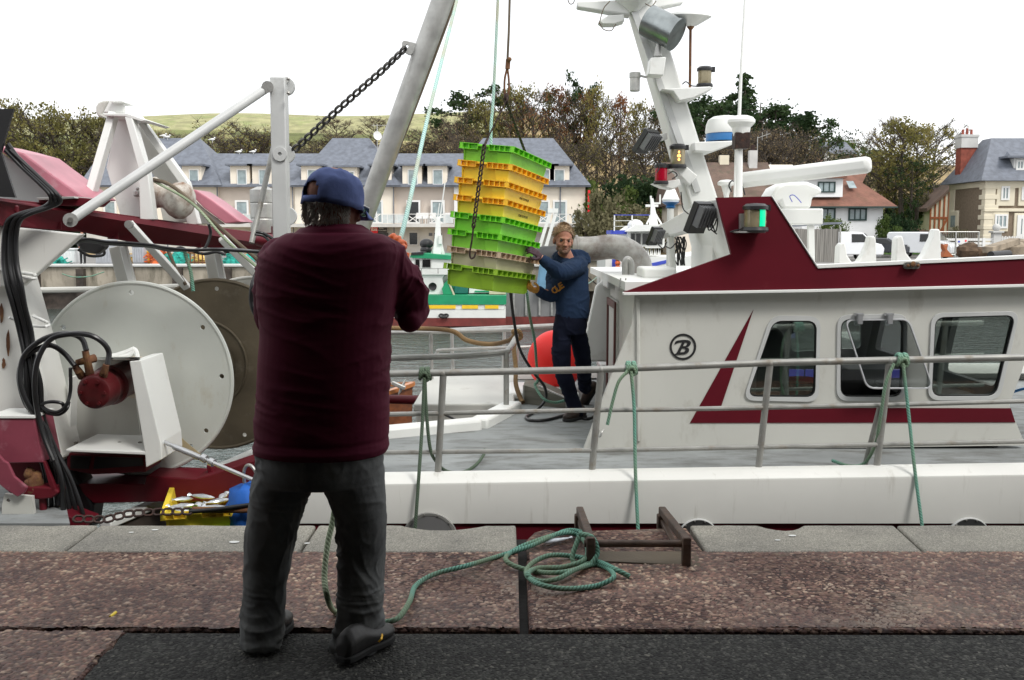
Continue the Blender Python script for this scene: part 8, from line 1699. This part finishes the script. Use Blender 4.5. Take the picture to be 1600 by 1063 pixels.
MB().bb(fx(683), fx(688), Y + 1.2, Y + 1.5, fz_(382), fz_(368)).build('white_flag_box', M['white'], gbt); MB().bb(fx(667), fx(673), Y + 1.3, Y + 1.35, fz_(369), fz_(364)).build('small_flag', M['signdark'], gbt)
MB().ball(V((fx(660), Y + 2, fz_(392))), (.25, .2, .2)).ball(V((fx(661), Y + 2, fz_(382))), (.3, .2, .22)).build('roof_gear', M['blackm'], gbt)
MB().prism([V((fx(692), Y + .3, fz_(461))), V((fx(706), Y + .3, fz_(461))), V((fx(702), Y + .3, fz_(436))), V((fx(695), Y + .3, fz_(442))), V((fx(690), Y + .3, fz_(452)))], (0, 3.4, 0)).build('green_bulwark', M['greenboat'], gbt)
MB().bb(fx(708), fx(730), Y + .6, Y + 2, fz_(461), fz_(446)).build('net_bin', mat('dark_teal', (.01, .14, .11), .7, bump=.5), gbt, bevel=.05); MB().bb(fx(732), fx(764), Y + .8, Y + 2.4, fz_(460), fz_(450)).build('fish_bin', M['white'], gbt); MB().bb(fx(741), fx(764), Y + .7, Y + .79, fz_(458), fz_(456)).build('green_strip', M['greenboat'], gbt)
MB().bb(fx(764), fx(790), Y + .4, Y + 3.4, fz_(461), fz_(457)).build('cream_hatch', M['tan'], gbt)
MB().cyl(V((fx(700), Y + .3, fz_(440))), V((fx(709), Y + .3, fz_(462))), .04).build('stay', M['tan'], gbt)
MB().beam(V((fx(843), Y + 5, fz_(405))), V((fx(867), Y + 5, fz_(325))), .15, .15).beam(V((fx(850), Y + 5, fz_(420))), V((fx(877), Y + 5, fz_(325))), .15, .15).beam(V((fx(862), Y + 5, fz_(325))), V((fx(880), Y + 5, fz_(325))), .2, .2).build('stern_gantry', M['white'], gbt)
MB().chain([V((fx(688), Y - .1, fz_(493))), V((fx(694), Y - .1, fz_(494))), V((fx(699), Y - .1, fz_(493)))], .3, .04).build('hull_ring', M['blackm'], gbt)
# grey steel hull astern of it with blue tarpaulin
Yg = 43; gs = T('grey_barge', (P(835, 500, Yg).x, Yg + 2, WZ), 'grey steel hull with red bottom behind the worker', 'barge'); gx = lambda px: P(px, 500, Yg).x; gz = lambda py: P(800, py, Yg).z
MB().prism([V((gx(780), Yg, gz(456))), V((gx(905), Yg, gz(452))), V((gx(905), Yg, gz(493))), V((gx(780), Yg, gz(497)))], (0, 3.6, 0)).build('hull', M['steelgrey'], gs, smooth=False)
MB().bb(gx(780), gx(905), Yg - .03, Yg + 3.6, WZ - .5, gz(495)).build('hull_bottom', M['antifoul'], gs, smooth=False)
for px in (803, 822, 843, 862): MB().bb(gx(px) - .04, gx(px) + .04, Yg - .08, Yg - .005, gz(493), gz(457)).build('hull_rib', M['galv'], gs)
MB().prism([V((gx(843), Yg - .3, gz(412))), V((gx(856), Yg - .3, gz(405))), V((gx(900), Yg - .3, gz(478))), V((gx(880), Yg - .3, gz(478))), V((gx(862), Yg - .3, gz(462))), V((gx(836), Yg - .3, gz(462)))], (0, .6, 0)).build('tarpaulin', M['bluetarp'], gs, bevel=.1)
rockm(V((gx(868), Yg + 1.4, gz(402))), .7, 4, 2, 1, .6).build('deck_gear', M['darkin'], gs)
# white and blue boat right of the pier
Yb = 40; wbb = T('blue_trawler', (P(1000, 500, Yb).x, Yb + 2, WZ), 'white boat with blue stripe and small lattice mast behind the vent pipe', 'fishing boat'); bx = lambda px: P(px, 500, Yb).x; bz = lambda py: P(1000, py, Yb).z
MB().prism([V((bx(945), Yb, bz(402))), V((bx(1062), Yb, bz(402))), V((bx(1120), Yb, bz(394))), V((bx(1120), Yb, bz(510))), V((bx(945), Yb, bz(510)))], (0, 4, 0)).build('hull', M['white'], wbb, smooth=False)
MB().prism([V((bx(1014), Yb - .03, bz(418))), V((bx(1050), Yb - .03, bz(409))), V((bx(1050), Yb - .03, bz(404))), V((bx(1014), Yb - .03, bz(412)))], (0, .05, 0)).build('blue_stripe', M['blueboat'], wbb)
MB().bb(bx(955), bx(962), Yb - .05, Yb + 1, bz(432), bz(400)).build('blue_panel', M['blueboat'], wbb, smooth=False); MB().bb(bx(945), bx(955), Yb - .06, Yb + 1, bz(434), bz(400)).build('white_panel', M['white'], wbb, smooth=False)
MB().bb(bx(957), bx(982), Yb + 1, Yb + 3, bz(366), bz(360)).build('blue_roof', M['blueboat'], wbb, smooth=False); MB().bb(bx(958), bx(986), Yb + 1.1, Yb + 2.9, bz(402), bz(366)).build('after_house', M['white'], wbb, smooth=False)
w = MB().prism([V((bx(984), Yb + .6, bz(386))), V((bx(1040), Yb + .6, bz(386))), V((bx(1040), Yb + .6, bz(358))), V((bx(982), Yb + .6, bz(362)))], (0, 3, 0)).build('wheelhouse', M['white'], wbb, smooth=False)
MB().prism([V((bx(978), Yb + .3, bz(362))), V((bx(992), Yb + .3, bz(352))), V((bx(1042), Yb + .3, bz(350))), V((bx(1042), Yb + .3, bz(361)))], (0, 3.4, 0)).build('roof', M['radome'], w, smooth=False)
for a, b_ in ((987, 993), (995, 1002), (1005, 1018), (1020, 1036)): f = MB().bb(bx(a) - .02, bx(b_) + .02, Yb + .56, Yb + .59, bz(383), bz(364)).build('window', M['galv'], w); MB().bb(bx(a), bx(b_), Yb + .54, Yb + .559, bz(382), bz(365)).build('pane', M['glassk'], f)
m = MB(); m.bb(bx(961), bx(1018), Yb + .9, Yb + .98, bz(336), bz(335))
m.build('blue_rail', M['blueboat'], wbb); m = MB()
for py in (345, 354): m.bb(bx(961), bx(1000), Yb + .9, Yb + .96, bz(py), bz(py - .8))
for px in (961, 989, 1017): m.bb(bx(px), bx(px) + .05, Yb + .9, Yb + .96, bz(361), bz(335))
m.build('white_rail', M['white'], wbb)
MB().ball(V((bx(998), Yb + 1.5, bz(352))), (.33, .3, .25)).build('radome', M['radome'], wbb)
MB().beam(V((bx(1028), Yb + 1.5, bz(352))), V((bx(1024), Yb + 1.5, bz(308))), .35, .3, w2=.1, h2=.1).beam(V((bx(1014), Yb + 1.5, bz(320))), V((bx(1034), Yb + 1.5, bz(320))), .1, .1).beam(V((bx(1016), Yb + 1.5, bz(350))), V((bx(1026), Yb + 1.5, bz(330))), .07, .07).beam(V((bx(1040), Yb + 1.5, bz(350))), V((bx(1028), Yb + 1.5, bz(330))), .07, .07).beam(V((bx(1022), Yb + 1.5, bz(316))), V((bx(1038), Yb + 1.5, bz(316))), .07, .07).beam(V((bx(1023), Yb + 1.5, bz(316))), V((bx(1022), Yb + 1.5, bz(304))), .07, .07).beam(V((bx(1037), Yb + 1.5, bz(316))), V((bx(1037), Yb + 1.5, bz(302))), .06, .06).build('lattice_mast', M['white'], wbb)
m = MB()
for i in range(8): m.beam(V((bx(1010 + i * 3), Yb + .3, bz(400))), V((bx(1013 + i * 3 - 4 * (i % 2)), Yb + .3, bz(387))), .08, .06)
m.bb(bx(1008), bx(1036), Yb + .2, Yb + .3, bz(388), bz(386)).build('boarding_rail', M['white'], wbb)
m = MB()
for i in range(4): m.ball(V((bx(963), Yb - .3, bz(404 + i * 7))), .11)
m.build('red_floats', M['netor'], wbb)
c = P(1048, 312, 38); o = T('blue_light_mast', c, 'white conical dome on a pole with blue collar left of the lit lamp arm', 'mast'); MB().lathe([(.30, -.1), (.34, 0), (.30, .06), (.16, .38), (.06, .5), (.01, .52)], c, n=20).build('dome', M['radome'], o); MB().lathe([(.12, -.35), (.2, -.28), (.14, -.24), (.34, -.1), (.1, -.1)], c, n=20).build('collar', M['blue'], o); MB().cyl(c - V((0, 0, 5)), c - V((0, 0, .3)), .13).build('pole', M['cream'], o)
# letters on the hoodie, fonts to meshes
def to_mesh():
    dg = bpy.context.evaluated_depsgraph_get()
    for o in [o for o in bpy.data.objects if o.type == 'FONT']:
        me = bpy.data.meshes.new_from_object(o.evaluated_get(dg)); n = bpy.data.objects.new('tmp', me); COL.objects.link(n); n.parent = o.parent; n.matrix_local = o.matrix_local.copy(); nm = o.name.split('.')[0]
        bpy.data.objects.remove(o); n.name = nm
bpy.context.view_layer.update()
for ch_, px, py, s, rot in (('L', 860, 421, .06, .0), ('U', 864, 423, .06, -.1), ('G', 868, 425, .06, -.1), ('O', 867, 454, .065, .25), ('U', 872, 451, .07, .4), ('E', 877, 447, .07, .6)):
    p = q_(px, py, -.155 if py > 440 else -.15); text('print', ch_, p, s, M['print'], wk, rot=(pi / 2, rot * -1, .15), ext=.008, offset=.002)
dgt = [o for o in bpy.data.objects if o.name.startswith('fish_crate')]
for k, s in ((1, 'CTPE 07'), (2, 'PORT DE PECHE'), (3, 'PORT DE PECHE'), (6, 'K13LP')):
    o = sorted([t for t in dgt if not t.parent], key=lambda t: -t.matrix_world.translation.z)[k]; ba = [c for c in o.children if c.name.startswith('basket')][0]
    cu = text('stencil', s, (0, 0, 0), .036 if k == 6 else .026, M['ink'], None, ext=.0006); cu.parent = ba
    loc = V((.0012, .55, -.024)) if k in (6, 1) else V((-.036, .42, -.085)); tilt = .0 if k in (6, 1) else .145
    cu.matrix_parent_inverse = Matrix(); cu.matrix_local = Matrix.Translation(loc) @ (Matrix.Rotation(pi / 2, 3, 'Z') @ Matrix.Rotation(pi / 2 + tilt * 0, 3, 'X')).to_4x4()
to_mesh()
